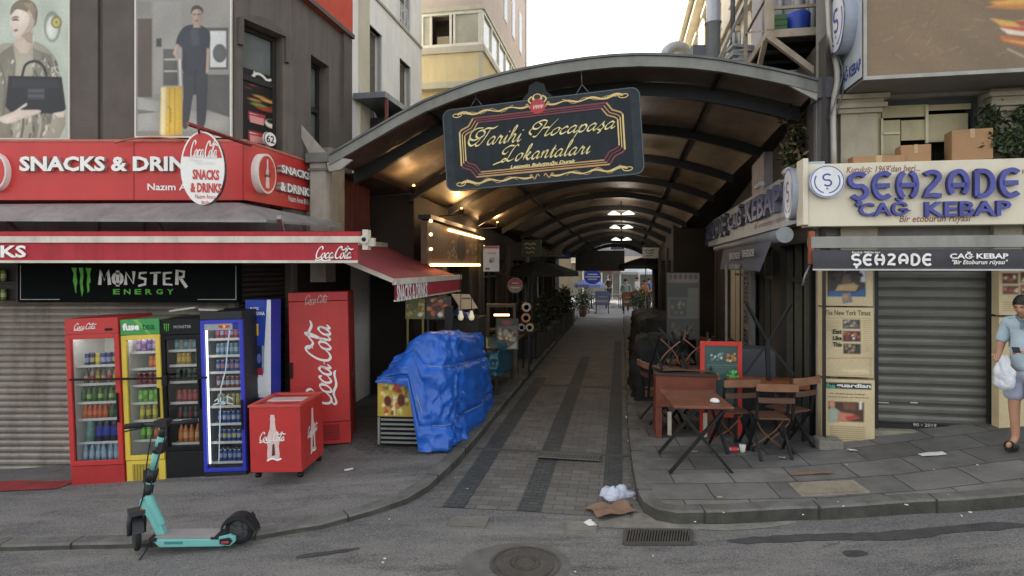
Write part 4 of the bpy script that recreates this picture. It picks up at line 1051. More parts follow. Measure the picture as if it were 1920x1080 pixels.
mb.build('roof_stack', mat('stack_white', 'b4b6b4', .5, .2, dirt=.3), None, 'pile of pale metal sheets and pipe ends on the canopy roof', 'roof junk')
mb = MB(); mb.bar(P(1345, 118, 9.0), P(1405, -10, 9.0), .04); mb.build('stair_rail', mat('rail_steel', '8f8b88', .4, .6), None, 'slanting steel rail beside the flue pipe above the canopy', 'rail')
# ------------------------------------------------------------------ steel balcony with barrel
rail = mat('beige_steel', '9b8f7c', .6, .2, var=.15, dirt=.5, dirtcol='6a4a34')
bal = thing('steel_balcony', 'beige steel service balcony on diagonal braces above the canopy right end', 'balcony', P(1495, 66, 8.0), -AL)
FBn = Frame(*P(1440, 66, 7.6).xy, -AL)
zb = P(1440, 66, 7.6).z
mb = MB(FBn); mb.box(0, 1.05, .02, 1.3, zb + .03, zb + .06, 1); mb.box(0, 1.05, -.02, .02, zb - .04, zb + .06, 0); mb.box(-.03, 0, -.02, 1.3, zb - .04, zb + .06, 0)
for y in (.4, .85, 1.27): mb.box(0, 1.05, y, y + .05, zb - .06, zb + .029, 2)
mb.build('platform', [rail, mat('platform_under', '57524a', .8, var=.2), ribm], bal)
mb = MB(FBn)
mb.bar((0, 0, zb - .02), (.72, -.02, zb - .66), .07); mb.bar((-.02, .05, zb - .03), (-.02, 1.0, zb - .7), .06); mb.build('brace', rail, bal)
mb = MB(FBn)
mb.box(-.03, .07, -.03, .05, zb + .06, zb + 1.3); mb.bar((-.02, 1.28, zb), (-.02, 1.28, zb + 1.2), .05); mb.bar((1.02, 0, zb), (1.02, 0, zb + 1.2), .05)
for z in (.34, .8, 1.2): mb.bar((0, 0, zb + z), (1.02, 0, zb + z), .035)
for z in (.5, 1.1): mb.bar((-.02, 0, zb + z), (-.02, 1.28, zb + z), .03)
mb.bar((-.02, .1, zb + .1), (-.02, 1.2, zb + .5), .025); mb.bar((-.02, .1, zb + .5), (-.02, 1.2, zb + 1.1), .025); mb.bar((.75, 0, zb + .1), (1.02, 0, zb + .5), .02); mb.bar((.75, 0, zb + .5), (1.02, 0, zb + .9), .02)
mb.build('railing', rail, bal)
c = FBn.pix(1497, 40, .35); mb = MB(FBn)
mb.lathe([(.14, 0), (.155, .02), (.165, .32), (.15, .34), (.15, .30), (.0001, .30)], 20, (c[0], .4, zb + .062)); mb.build('plastic_barrel', mat('barrel_blue', '2d49a8', .4, var=.08), None, 'blue plastic barrel standing on the steel balcony', 'barrel')
crm = mat('crate_green', '4a6a45', .6, var=.2)
for k in range(4):
    mb = MB(FBn); z = zb + .062 + k * .076
    mb.box(.12, .3, .25, .27, z, z + .07); mb.box(.12, .3, .48, .5, z, z + .07); mb.box(.12, .14, .27, .48, z, z + .07); mb.box(.28, .3, .27, .48, z, z + .07); mb.box(.14, .28, .27, .48, z, z + .01)
    mb.build('plastic_crate', crm, None, ('bottom', 'second', 'third', 'topmost')[k] + ' green plastic crate of the stack beside the blue barrel', 'crate', 'green crates on the balcony')
for (x, r), n_ in zip(((.2, .07), (.38, .05), (.62, .09), (.8, .06)), ('leftmost grey', 'slimmest grey', 'widest grey', 'rightmost grey')):
    mb = MB(FBn); mb.lathe([(r, 0), (r, .8), (r * .6, .95)], 12, (x, .9, zb + .062))
    mb.build('gas_bottle', mat('bottle_grey', '9b9c98', .5, .2, var=.2), None, n_ + ' gas bottle at the back of the steel balcony', 'gas bottle', 'gas bottles on the balcony')
# ------------------------------------------------------------------ left shop: signs and awnings
red = mat('sign_red', 'bd3833', .38, var=.05, vs=2, dirt=.22, dirtcol='8a2a26', ds=(1.5, 1.5, .35))
redd = mat('awning_red', 'a52c36', .75, var=.08, vs=6, dirt=.4, dirtcol='6b2c2c', ds=(2.5, 2.5, .12), bump=.1, bs=120)
white = mat('white_letters', 'e4e1da', .4, var=.04)
whites = mat('letter_sides', '9a958c', .6)
ivory = mat('ivory_bar', 'c9c2b2', .5, var=.1, dirt=.35)
black = mat('gloss_black', '0e0f10', .5, var=.1, spec=.25)
sg = thing('fascia_sign', 'long red fascia sign reading snacks and drinks that wraps the building corner', 'sign', (-5, 7.3, 0))
FLs = Frame(0, 7.3, 0)
zt, zb_ = FLs.pix(200, 266)[1], FLs.pix(200, 375)[1]
xc = FLs.pix(460, 300)[0]
FSa = Frame(xc, 7.3, R(90) - AL)
Ls = FSa.pix(585, 350)[0]
mb = MB(FLs)
mb.box(-12, xc, 0, .28, zb_, zt, 0, 'r'); mb.F = FSa; mb.box(0, Ls, 0, .2, zb_, zt, 0, 'l')
for px in (250, 455): mb.F = FLs; x = FLs.pix(px, 300)[0]; mb.box(x, x + .012, -.004, -.001, zb_, zt, 1)
mb.build('panel', [red, mat('seam_red', '8f2622', .5)], sg)
mb = MB(FLs); mb.box(-12, xc, -.01, .29, zt + .001, zt + .03); mb.F = FSa; mb.box(-.01, Ls, -.01, .21, zt + .001, zt + .03); mb.build('top_trim', mat('trim_pinkish', 'b06a58', .6, dirt=.3), sg)
for F_, tx, q, y_, bo, ex in ((FLs, 'SNACKS & DRINKS', FLs.r(36, 293, 398, 321, -.05), -.05, .035, .05), (FLs, 'Nazım Amca', FLs.r(277, 344, 385, 357), -.006, .02, 0), (FSa, 'SNACKS', FSa.r(528, 308, 582, 338, -.07), -.07, .035, .07), (FSa, '& DRINKS', FSa.r(526, 340, 585, 370, -.07), -.07, .035, .07), (FSa, 'Nazım Amca Büfe', FSa.r(540, 366, 578, 384), -.006, .02, 0)):
    mb = MB(F_); mb.text(tx, q, y_, 0, bold=bo, ext=ex); mb.build('lettering', [white, whites], sg)
def bottle_shape(cx, z0, z1, w):
    h = z1 - z0
    pr = [(.16, 1), (.16, .93), (.2, .92), (.2, .88), (.17, .86), (.22, .7), (.4, .55), (.5, .42), (.42, .3), (.48, .12), (.44, 0)]
    return [(cx + a * w, z0 + b * h) for a, b in pr[::-1]][::-1] + [(cx - a * w, z0 + b * h) for a, b in pr[::-1]]
def roundel(F, cx, cz, rx, rz_, yo, parent):
    mb = MB(F); mb.ell(cx, cz, rx, rz_, yo, 1, 32, 0, 0); mb.ell(cx, cz, rx * .9, rz_ * .9, yo - .002, 2, 32)
    mb.flat(bottle_shape(cx, cz - rz_ * .72, cz + rz_ * .72, rx * .42), yo - .004, 3)
    soda(mb, (cx - rx * .3, cx + rx * .3, cz - rz_ * .2, cz + rz_ * .08), yo - .006, 4, .3)
    mb.build('roundel', [white, mat('roundel_rim', 'd9cfc0', .4), red, mat('bottle_ghost', 'd9c2bb', .4), black], parent)
c = FSa.pix(496, 326, -.06); e = FSa.pix(515, 367, -.06)
roundel(FSa, c[0], c[1], .2, abs(c[1] - e[1]), -.1, sg)
c = FLs.pix(-12, 322, -.06); roundel(FLs, c[0], c[1], .17, .24, -.08, sg)
# oval sign hanging in front of it
ov = thing('oval_sign', 'oval red and white projecting sign on a red pole before the long fascia', 'sign', P(380, 388, 6.6))
Fo = Frame(*P(380, 316, 6.6).xy, R(14)); c = Fo.pix(380, 315); e = Fo.pix(421, 315); rz_ = abs(Fo.pix(380, 246)[1] - c[1]); rx = abs(e[0] - c[0])
mb = MB(Fo); mb.ell(c[0], c[1], rx, rz_, 0, 1, 40, .12, 0); mb.build('rim', [mat('oval_rim_black', '1b1c20', .35), white], ov)
n = 40; k0 = Fo.pix(380, 308)[1]
pts = [(c[0] + rx * .93 * math.cos(2 * math.pi * k / n), c[1] + rz_ * .95 * math.sin(2 * math.pi * k / n)) for k in range(n)]
mb = MB(Fo); mb.flat([p for p in pts if p[1] >= k0 + .02], -.003, 0)
soda(mb, Fo.r(357, 262, 410, 303, -.006), -.006, 1)
mb.text('Nazım Amca', Fo.r(366, 300, 402, 309, -.006), -.006, 1); mb.text('SNACKS', Fo.r(361, 317, 411, 338, -.006), -.006, 0, .04); mb.text('& DRINKS', Fo.r(357, 342, 415, 362, -.006), -.006, 0, .04)
mb.text('Nazım Amca', Fo.r(366, 364, 404, 373, -.006), -.006, 0); mb.text('Büfe', Fo.r(378, 376, 393, 383, -.006), -.006, 0)
mb.build('print', [red, white], ov)
mb = MB(); mb.tube([tuple(P(352, 232, 6.4)), tuple(P(470, 272, 7.28))], .025, 8); mb.tube([tuple(P(372, 240, 6.5)), tuple(P(374, 252, 6.62))], .012, 6)
mb.build('pole', mat('pole_red', '7d2f2a', .5, .3, dirt=.4), ov)
mb = MB(); mb.tube(crom([tuple(P(a, b, 7.2)) for a, b in ((215, 268), (250, 260), (300, 258), (345, 264))], 4), .012, 6); mb.build('loose_cable', mat('cable_orange', '9a5634', .6), None, 'thin orange cable lying along the top of the red fascia', 'cable')
# sheet metal hood under the fascia
mb = MB()
A = [P(-900, 388, 7.25), P(450, 380, 7.25), P(640, 418, 8.6), P(640, 423, 8.45), P(500, 412, 6.85), P(-900, 406, 6.85)]
up = [mb.P(p) for p in A]; dn = [mb.P((p.x, p.y, p.z - .03)) for p in A]
mb.face(up); mb.face(dn[::-1])
for i in range(6): mb.face((up[i], dn[i], dn[(i + 1) % 6], up[(i + 1) % 6]))
for x in (-6.2, -4.4, -2.9): mb.bar((x, 7.5, 2.75), (x + .12, 7.0, 3.02), .05)
mb.build('metal_hood', mat('hood_grey', '8d8b88', .5, .4, var=.15, dirt=.55, dirtcol='5d564e'), None, 'dusty grey sheet metal hood between the fascia and the red awning', 'hood')
# front awning
aw = thing('red_awning', 'long red front awning with ivory bar over the fridges', 'awning', (-5, 6.9, 0))
FA1 = Frame(0, 6.7, 0)
xr = FA1.pix(676, 460)[0]; z = {k: FA1.pix(300, k)[1] for k in (434, 443, 455, 488, 493)}
mb = MB(FA1); mb.grid(lambda a, b: (-12 + (xr + 12) * a, .02 + .85 * b, z[434] + .004 - .05 * b), 20, 3); mb.box(-12, xr, 0, .05, z[443], z[434]); mb.build('fabric', redd, aw)
mb = MB(FA1); mb.box(-12, xr + .03, -.02, .06, z[455], z[443] - .001); mb.build('front_bar', ivory, aw)
mb = MB(FA1)
mb.grid(lambda a, b: (-12 + (xr - .03 + 12) * a, .012 * math.sin(a * 90) * (1 - b), z[488] + (z[455] - z[488]) * b), 160, 2); mb.build('valance', redd, aw)
mb = MB(FA1); mb.box(-12, xr - .03, -.016, .016, z[493], z[488] - .001); mb.build('hem', ivory, aw)
mb = MB(FA1); mb.text('SNACKS & DRINKS', FA1.r(-330, 460, 49, 483, -.018), -.018, 0, .03); mb.build('lettering', [white], aw); mb = MB(FA1); soda(mb, FA1.r(592, 462, 663, 489, -.018), -.018, 0, .3); mb.build('lettering', [white], aw)
mb = MB(FA1); mb.box(xr + .031, xr + .09, -.04, .12, z[488] + .12, z[434] + .02); mb.lathe([(.05, 0), (.05, .05)], 12, (xr + .06, -.041, z[443] - .04), 'y'); mb.lathe([(.025, 0), (.025, .06)], 10, (xr + .06, -.041, z[443] - .04), 'y', 1); mb.box(xr + .091, xr + .15, 0, .1, z[455] - .04, z[443] - .02); mb.build('end_cap', [ivory, black], aw)
mb = MB(FA1); mb.bar((xr - .1, .02, z[455]), (xr - .9, .85, z[455] + .1), .05); mb.bar((-6, .02, z[455]), (-5.2, .85, z[455] + .1), .05); mb.build('arm', ivory, aw)
# side awning
aw2 = thing('red_awning', 'faded red side awning sloping down over the blue tarpaulin', 'awning', FA.w((-3.4, 9, 0)), -AL)
FW = Frame(*P(740, 525, 7.6).xy, R(90) - AL)
za, zf = P(700, 459, 7.84).z, P(740, 527, 7.6).z
L2 = FW.pix(864, 520)[0]
mb = MB(FW); mb.grid(lambda a, b: (L2 * a, .03 + 1.35 * b, zf + (za + .06 - zf) * b - .03 * math.sin(math.pi * b)), 16, 8)
mb.build('fabric', mat('awning_faded', '8f4048', .8, var=.12, vs=3, dirt=.5, dirtcol='6f5550', bump=.1, bs=120), aw2)
mb = MB(FW); mb.box(0, L2, -.02, .03, zf - .05, zf + .03); mb.bar((-.02, 0, zf), (-.02, 1.38, za + .05), .05); mb.box(0, L2, 1.38, 1.5, za, za + .14); mb.build('frame', ivory, aw2)
zv = P(745, 563, 7.6).z
mb = MB(FW); mb.grid(lambda a, b: (.02 + (L2 - .04) * a, .01 + .012 * math.sin(a * 40) * (1 - b), zv + (zf - .052 - zv) * b), 60, 2); mb.build('valance', redd, aw2)
mb = MB(FW); mb.text('SNACKS & DRINKS', FW.r(745, 534, 802, 557, -.02), -.014, 0, .03); mb.build('lettering', [white], aw2)
mb = MB(FW); mb.box(.02, L2 - .02, -.006, .02, zv - .02, zv); mb.build('hem', ivory, aw2)
# pillar and cloth panel under the side awning
mb = MB(FLa); x0, x1, _, _ = FLa.r(637, 330, 676, 440, -.4); mb.box(.35, .75, -.42, 0, 2.75, 4.2); mb.build('wall_pillar', mat('pillar_beige', '857d6c', .85, var=.12, dirt=.3), None, 'beige rendered pillar under the left end of the arched canopy', 'pillar')
mb = MB(FLa)
mb.grid(lambda a, b: (1.0 + 1.0 * a, -.25 + .03 * math.sin(a * 30), 2.75 + 1.2 * b), 16, 4); mb.build('hanging_cloth', mat('cloth_maroon', '4a1f1c', .9, var=.25), None, 'dark maroon cloth hanging beside the beige pillar', 'cloth')
# black energy drink panel
FM = Frame(0, 7.45, 0)
en = thing('energy_sign', 'black energy drink sign with green claw mark under the red awning', 'sign', (-5, 7.5, 0))
x0, x1, z0, z1 = FM.r(36, 470, 446, 567); mb = MB(FM); mb.box(x0, x1, 0, .12, z0, z1); mb.build('panel', mat('matte_black_panel', '0f1313', .85, var=.1, spec=.06), en)
mb = MB(FM); w = .008
lx0, lx1, lz0, lz1 = FM.r(38, 498, 443, 562)
mb.rect(lx0, lx0 + w, lz0, lz1, -.002); mb.rect(lx1 - w, lx1, lz0, lz1, -.002); mb.rect(lx0 + w, FM.pix(112, 562)[0], lz0, lz0 + w, -.002); mb.rect(FM.pix(370, 562)[0], lx1 - w, lz0, lz0 + w, -.002)
mb.build('border', mat('border_grey', '9a9c9a', .5), en)
mb = MB(FM)
claw = lambda pts: mb.flat([FM.pix(a, b, -.003) for a, b in pts], -.003)
def claws(mb, F, bx, m, y):
    a, b, c, d = bx
    for q in ([(0, 1), (.26, 1), (.24, .8), (.3, .5), (.24, .3), (.26, .1), (.2, .16), (.14, .4), (.08, .55), (.12, .8)], [(.36, 1), (.58, 1), (.6, .7), (.56, .45), (.6, .2), (.52, 0), (.46, .25), (.42, .5), (.46, .75)], [(.7, 1), (1, .98), (.92, .8), (.96, .5), (.88, .45), (.9, .2), (.8, .12), (.76, .45), (.8, .75)]):
        mb.flat([(a + (b - a) * u, c + (d - c) * v) for u, v in q], y, m)
claws(mb, FM, FM.r(134, 502, 172, 556), 0, -.003)
mb.build('claw_mark', mat('acid_green', '4aa02c', .5, var=.2, vs=12), en)
# angular lettering
MON = {'M': [[(0, 0), (.1, 1), (.45, .3), (.8, 1), (.95, 0)]], 'O': [arc(.5, .5, .42, .45, 0, 360, 18), [(.5, -.12), (.5, 1.15)]], 'N': [[(.05, 0), (.1, 1), (.8, .1), (.85, 1.1)]], 'S': [[(.85, 1), (.2, .95), (.15, .6), (.75, .45), (.7, .05), (.05, -.1)]],
       'T': [[(-.05, .95), (1.0, 1)], [(.5, .98), (.45, 0)]], 'E': [[(.85, 1), (.1, .95), (.1, .05), (.9, 0)], [(.1, .5), (.7, .52)]], 'R': [[(.1, 0), (.12, 1), (.8, .9), (.75, .55), (.15, .5)], [(.4, .5), (1.05, -.18)]]}
def angular(mb, word, rect, y, m, lw):
    x0, x1, z0, z1 = rect; w = (x1 - x0) / (len(word) * 1.22 - .22)
    for i, ch in enumerate(word):
        for st in MON[ch]:
            big = 1.08 if i in (0, len(word) - 1) else .92
            mb.ribbon([(x0 + i * w * 1.22 + a * w, z0 + b * (z1 - z0) * big) for a, b in st], lambda t, an: lw * (.55 + .75 * abs(math.sin(an))), y, m)
mb = MB(FM); angular(mb, 'MONSTER', FM.r(187, 509, 349, 534, -.003), -.003, 0, .034); mb.build('lettering', [mat('bone_white', 'cfcfc8', .5, var=.15, vs=20)], en)
mb = MB(FM)
for i, ch in enumerate('ENERGY'): a = 212 + i * 20.2; mb.text(ch, FM.r(a, 542, a + 12.5, 552, -.003), -.003, 0, .03)
mb.build('lettering', [mat('acid_green', '4aa02c', .5)], en)
# can display at the far left
cd = thing('display_rack', 'dark display rack of energy drink cans at the left end of the energy sign', 'rack', (-6.6, 7.5, 0))
x0, x1, z0, z1 = FM.r(-60, 492, 33, 566); mb = MB(FM); mb.box(x0, x1, .1, .13, z0, z1, 0); mb.box(x1 - .02, x1, 0, .1, z0, z1); zm = (z0 + z1) / 2
for z_ in (z0, zm - .01, z1 - .02): mb.box(x0, x1 - .021, 0, .099, z_, z_ + .015)
mb.build('shelf_case', [mat('rack_brown', '2b2620', .6)], cd)
# ------------------------------------------------------------------ cans and bottles (prototypes, copied onto the shelves)
def slotted(o, mats):
    for i, m in enumerate(mats):
        o.material_slots[i].link = 'OBJECT'; o.material_slots[i].material = m
silver = mat('can_top', 'a9abad', .3, .8)
def proto(kind):
    mb = MB()
    if kind == 'can': mb.lathe([(.024, 0), (.03, .008), (.03, .045), (.03, .1), (.03, .138), (.024, .15), (.023, .152), (.0001, .150)], 10, mfun=lambda i: 2 if i > 4 or i < 1 else (1 if i == 2 else 0))
    elif kind == 'slim': mb.lathe([(.02, 0), (.025, .008), (.025, .05), (.025, .1), (.025, .14), (.02, .152), (.0001, .150)], 10, mfun=lambda i: 2 if i > 3 or i < 1 else (1 if i == 2 else 0))
    elif kind == 'bottle': mb.lathe([(.026, 0), (.029, .01), (.029, .05), (.029, .1), (.027, .125), (.012, .165), (.011, .19), (.0001, .192)], 10, mfun=lambda i: 2 if i > 5 else (1 if i == 2 else 0))
    elif kind == 'big': mb.lathe([(.04, 0), (.045, .012), (.045, .08), (.045, .19), (.043, .23), (.016, .29), (.015, .315), (.0001, .317)], 12, mfun=lambda i: 2 if i > 5 else (1 if i == 2 else 0))
    elif kind == 'pet': mb.lathe([(.026, 0), (.03, .01), (.03, .06), (.03, .13), (.027, .16), (.013, .2), (.012, .225), (.0001, .226)], 10, mfun=lambda i: 2 if i > 5 else (1 if i == 2 else 0))
    nm = {'can': 'drink_can', 'slim': 'drink_can', 'bottle': 'drink_bottle', 'big': 'large_bottle', 'pet': 'drink_bottle'}[kind]
    return mb, nm
PME = {}
def drink(kind, loc, cols, label, group, rz=0.0):
    if kind not in PME:
        mb, nm = proto(kind); o = mb.build(nm, [pk('808080')] * 3, label='x', cat='can' if 'can' in nm else 'bottle', org=(0, 0, 0)); PME[kind] = o
        c = o
    else:
        c = PME[kind].copy(); COL.objects.link(c)
    c.location = loc; c.rotation_euler = (0, 0, rz)
    c['label'] = label; c['group'] = group
    slotted(c, cols); return c
def dm(h, rough=.3, metal=0): return mat('drink_' + h, h, rough, metal, var=.25, vs=40)
for r_, z_ in enumerate((z0 + .015, zm + .006)):
    for k in range(6):
        drink('can', (x0 + .05 + k * .072, 7.5, z_), [dm(('5d6b34', '7d7f3c', '47602c')[(k + r_) % 3]), dm('9a9660'), silver], 'green and black can on the ' + ('lower' if r_ == 0 else 'upper') + ' shelf of the dark rack at the left edge', 'cans in the dark rack')
# ------------------------------------------------------------------ fridges
fglass = glassmat('fridge_glass', 'f6f9f8', .06)
fridgein = mat('fridge_interior', 'e6e5e0', .5, var=.05)
wire = mat('shelf_white', 'd8d8d4', .4, .2)
GRP = 'drinks on the fridge shelves'
def fridge(name, label, px, py, Y, w, h, body, doorc, hz, bz, insm, lean, depth=.62, door_t=.045, edge=.055, ins_dark=False, wz=0.0):
    p = P(px, py, Y)
    t = thing(name, label, 'fridge', (p.x, p.y, p.z), R(wz))
    F = Frame(p.x, p.y, R(wz)); z = p.z
    m = MB(F); a, b = -w / 2, w / 2; zb2, zt2 = z + bz, z + h - hz
    m.box(a, a + .03, 0, depth, z, z + h); m.box(b - .03, b, 0, depth, z, z + h); m.box(a + .03, b - .03, depth - .03, depth, z, z + h)
    m.box(a + .03, b - .03, 0, depth - .03, z + h - .03, z + h); m.box(a + .03, b - .03, 0, depth - .03, z + .03, zb2 - .02); m.build('cabinet', body, t, bev=.006)
    m = MB(F); m.box(a + .031, a + .04, .03, depth - .04, zb2 - .01, zt2); m.box(b - .04, b - .031, .03, depth - .04, zb2 - .01, zt2); m.box(a + .041, b - .041, depth - .05, depth - .035, zb2, zt2); m.box(a + .041, b - .041, .03, depth - .051, zb2 - .019, zb2); m.box(a + .041, b - .041, .03, depth - .051, zt2 - .01, zt2)
    m.build('interior', insm, t)
    if bz < .35: m = MB(F); m.box(a + .06, b - .06, .04, .07, zt2 - .03, zt2 - .012); m.build('fill_strip', mat('cool_strip', 'ffffff', .4, emit=2.2), t)  # glow strip added to brighten the shelves, no lamp seen there
    m = MB(F); m.box(a, b, -door_t, -.004, zt2 + .006, z + h, 0); hd = m.build('header', doorc[0], t, bev=.005)
    m = MB(F); m.box(a, a + edge, -door_t, -.004, zb2, zt2); m.box(b - edge, b, -door_t, -.004, zb2, zt2); m.box(a + edge, b - edge, -door_t, -.004, zb2, zb2 + edge); m.box(a + edge, b - edge, -door_t, -.004, zt2 - edge, zt2)
    d = m.build('door', doorc[1], t, bev=.004)
    m = MB(F); m.rect(a + edge, b - edge, zb2 + edge, zt2 - edge, -.025); m.build('glass', fglass, d)
    m = MB(F); m.bar((b - edge * .5, -door_t - .02, zb2 + .5), (b - edge * .5, -door_t - .02, zb2 + .85), .018); m.build('handle', black, d)
    m = MB(F); m.box(a, b, -door_t + .01, -.004, z + .02, zb2 - .008); bs_ = m.build('base_panel', doorc[2], t, bev=.004)
    return dict(t=t, F=F, z=z, a=a, b=b, zi=zb2, zt=zt2, h=h, hz=hz, header=hd, door=d, base=bs_, y=-door_t, lean=lean, depth=depth, things=[])
def shelf(f, rel, parent=None):
    z = f['z'] + rel; m = MB(f['F']); m.box(f['a'] + .042, f['b'] - .042, .06, f['depth'] - .06, z - .008, z); m.box(f['a'] + .042, f['b'] - .042, .05, .06, z - .014, z + .016)
    m.build('shelf', wire, f['t']); return z
def stock(f, rel, kind, cols, label, x0=0., x1=1., n=None, rows=1, y0=.10):
    z = f['z'] + rel + .001; a, b = f['a'] + .05, f['b'] - .05; w = b - a; r = {'can': .032, 'slim': .027, 'bottle': .031, 'big': .048, 'pet': .032}[kind]
    n = n or max(1, int((x1 - x0) * w / (2.05 * r)))
    for k in range(n):
        for j in range(rows):
            x = a + w * (x0 + (x1 - x0) * (k + .5) / n); y = y0 + j * (2.1 * r)
            q = f['F'].w((x, y, z)); c = cols[(k + j) % len(cols)]
            o = drink(kind, q, [dm(c[0]), dm(c[1]), dm(c[2]) if len(c) > 2 else silver], label, GRP, rnd.random() * 6)
            f['things'].append(o)
def finish(f):
    # the pavement slopes, so the fridge and all that stands in it lean together about the base
    M = Matrix.Translation(f['t'].location) @ Matrix.Rotation(R(f['lean']), 4, 'Y') @ Matrix.Translation(-f['t'].location)
    f['t'].rotation_euler = (0, R(f['lean']), f['t'].rotation_euler.z)
    for o in f['things']:
        loc = M @ o.location; rz = o.rotation_euler.z
        o.location = loc; o.rotation_euler = (0, R(f['lean']), rz)
fred = mat('fridge_red', 'b23431', .38, var=.07, dirt=.3, dirtcol='7d2a26', ds=(2, 2, .8))
f1 = fridge('drinks_fridge', 'red glass door drinks fridge, leftmost of the fridge row', 188, 911, 6.98, .63, 2.0, fred, (fred, fred, mat('fridge_red_dark', 'a02a28', .45)), .19, .26, fridgein, -2.3)
m = MB(f1['F']); soda(m, (-.20, .07, f1['z'] + 1.86, f1['z'] + 1.945), f1['y'] - .004, 0, .3); m.box(.16, .25, f1['y'] - .004, f1['y'], f1['z'] + 1.845, f1['z'] + 1.875, 1); m.build('logo', [white, black], f1['header'])
for r_ in (.5, .78, .98, 1.2, 1.42): shelf(f1, r_)
B_ = 'leftmost red fridge'
stock(f1, 1.42, 'can', [('2a3566', '8d9bc0'), ('1d2a55', 'b09d54'), ('c2a83c', 'd8ca6a'), ('2b3f80', 'a5b0cc')], 'blue or yellow soda can on the top shelf of the ' + B_, .12, 1, 7, 2)
stock(f1, 1.2, 'bottle', [('6a5a50', 'c8a9a0', 'b8403c'), ('8d8a80', 'c3564c', 'd8d8d0'), ('8d7c3c', 'c8b75c', 'c8c060')], 'small pale bottle on the second shelf of the ' + B_, .08, 1, 7, 2)
stock(f1, .98, 'bottle', [('2f5a2c', '3d6f34', '6a8a4a'), ('3f6a2f', 'a9b86a', '4a7a40')], 'small green bottle on the third shelf of the ' + B_, .02, 1, 8, 2)
stock(f1, .78, 'bottle', [('b8562c', 'd07038', 'd8844c')], 'small orange bottle on the fourth shelf of the ' + B_, .03, .62, 5, 2)
stock(f1, .78, 'bottle', [('2c5a34', '3f7040', '4a7a50'), ('24302c', '2f3f3a', '803030')], 'small dark green bottle on the fourth shelf of the ' + B_, .64, 1, 3, 2)
stock(f1, .5, 'big', [('5f8a84', '6f9a94', '7fa8a0')], 'large pale teal bottle on the fifth shelf of the ' + B_, .1, .28, 1)
stock(f1, .5, 'big', [('23283c', '3444a0', '30407f')], 'large dark bottle with blue label on the fifth shelf of the ' + B_, .32, 1, 4)
for j in range(4):
    stock(f1, .262 + j * .0, 'pet', [('8fa6b8', 'a8bccb', '2b3f74')], 'clear water bottle with blue cap at the bottom of the ' + B_, .04 * (j % 2), 1 - .04 * (j % 2), 7, 1, .09 + j * .07)
finish(f1)
fyel = mat('fridge_yellow', 'd0b648', .4, var=.05, dirt=.2); fgrn = mat('fridge_green', '3c8c4a', .4, var=.1, vs=3)
f2 = fridge('drinks_fridge', 'yellow drinks fridge with a green header, second in the fridge row', 278, 907, 7.0, .46, 1.97, mat('fridge_side', '8d8a70', .5), (fgrn, fyel, fyel), .19, .30, fridgein, -2.3)
m = MB(f2['F']); m.text('fuse', (-.2, .0, f2['z'] + 1.84, f2['z'] + 1.925), f2['y'] - .004, 0, .05); m.text('tea', (.03, .18, f2['z'] + 1.84, f2['z'] + 1.91), f2['y'] - .004, 1, .01); m.flat([(-.08, f2['z'] + 1.965), (.1, f2['z'] + 1.79), (.13, f2['z'] + 1.79), (-.02, f2['z'] + 1.965)], f2['y'] - .002, 2)
m.build('logo', [white, mat('dark_green', '17452a', .5), mat('leaf_green', '6aa84f', .5)], f2['header'])
m = MB(f2['F'])
for k in range(9): m.box(-.15 + k * .035, -.13 + k * .035, f2['y'] - .002, f2['y'] + .012, f2['z'] + .06, f2['z'] + .25)
m.build('grille', mat('grille_ochre', '9a8638', .5), f2['base'])
for r_ in (.5, .74, .95, 1.16, 1.36, 1.56): shelf(f2, r_)
B_ = 'yellow fridge'
stock(f2, 1.56, 'can', [('8a6a9c', 'b39ac4'), ('a08ab0', '7f5a94'), ('5a4a86', '8f80b8')], 'purple can on the top shelf of the ' + B_, .1, 1, 5, 2)
stock(f2, 1.36, 'can', [('c8623a', 'd88a5a')], 'orange can on the second shelf of the ' + B_, .5, 1, 3, 2)
stock(f2, 1.16, 'slim', [('8e2f38', 'a8505a'), ('7a2830', 'b04048')], 'dark red can on the third shelf of the ' + B_, .08, 1, 5, 2)
stock(f2, .95, 'can', [('6fae3c', 'a0cc6a'), ('7ab84a', '5c9a30')], 'bright green can on the fourth shelf of the ' + B_, .1, 1, 5, 2)
stock(f2, .74, 'pet', [('b8a83c', 'd0c860', 'c03c30'), ('8a7a3a', 'c8bc58', 'c8b040')], 'yellow bottle on the fifth shelf of the ' + B_, .1, 1, 4, 1)
stock(f2, .5, 'pet', [('5a9a3a', '8ac05a', '3a8a30'), ('5fa040', '96c866', '3a8a30'), ('b85a3a', 'd07a58', 'c04830')], 'green or orange bottle on the sixth shelf of the ' + B_, .1, 1, 4, 1)
finish(f2)
fblk = mat('fridge_black', '17181a', .35, var=.15)
f3 = fridge('drinks_fridge', 'black drinks fridge with a small claw logo between the yellow and blue lit fridges', 351, 906, 7.02, .48, 1.97, fblk, (black, black, fblk), .19, .40, mat('fridge_inside_black', '26282a', .5), -2.0)
m = MB(f3['F']); claws(m, f3['F'], (-.19, -.12, f3['z'] + 1.82, f3['z'] + 1.92), 0, f3['y'] - .003); m.text('MONSTER', (-.07, .14, f3['z'] + 1.86, f3['z'] + 1.895), f3['y'] - .003, 1, .02); m.build('logo', [mat('acid_green', '4aa02c'), mat('faint_grey', '8a8c8a')], f3['header'])
for r_ in (.46, .74, .95, 1.2, 1.4, 1.58): shelf(f3, r_)
B_ = 'black fridge with claw logo'
stock(f3, 1.58, 'can', [('4f7f92', '7aa6b4'), ('6b97a6', 'a0845c')], 'pale blue can on the top shelf of the ' + B_, .12, .98, 6)
stock(f3, 1.4, 'can', [('a8862c', 'c4a444'), ('b08a34', 'c8a84c')], 'golden can on the second shelf of the ' + B_, .16, .62, 3)
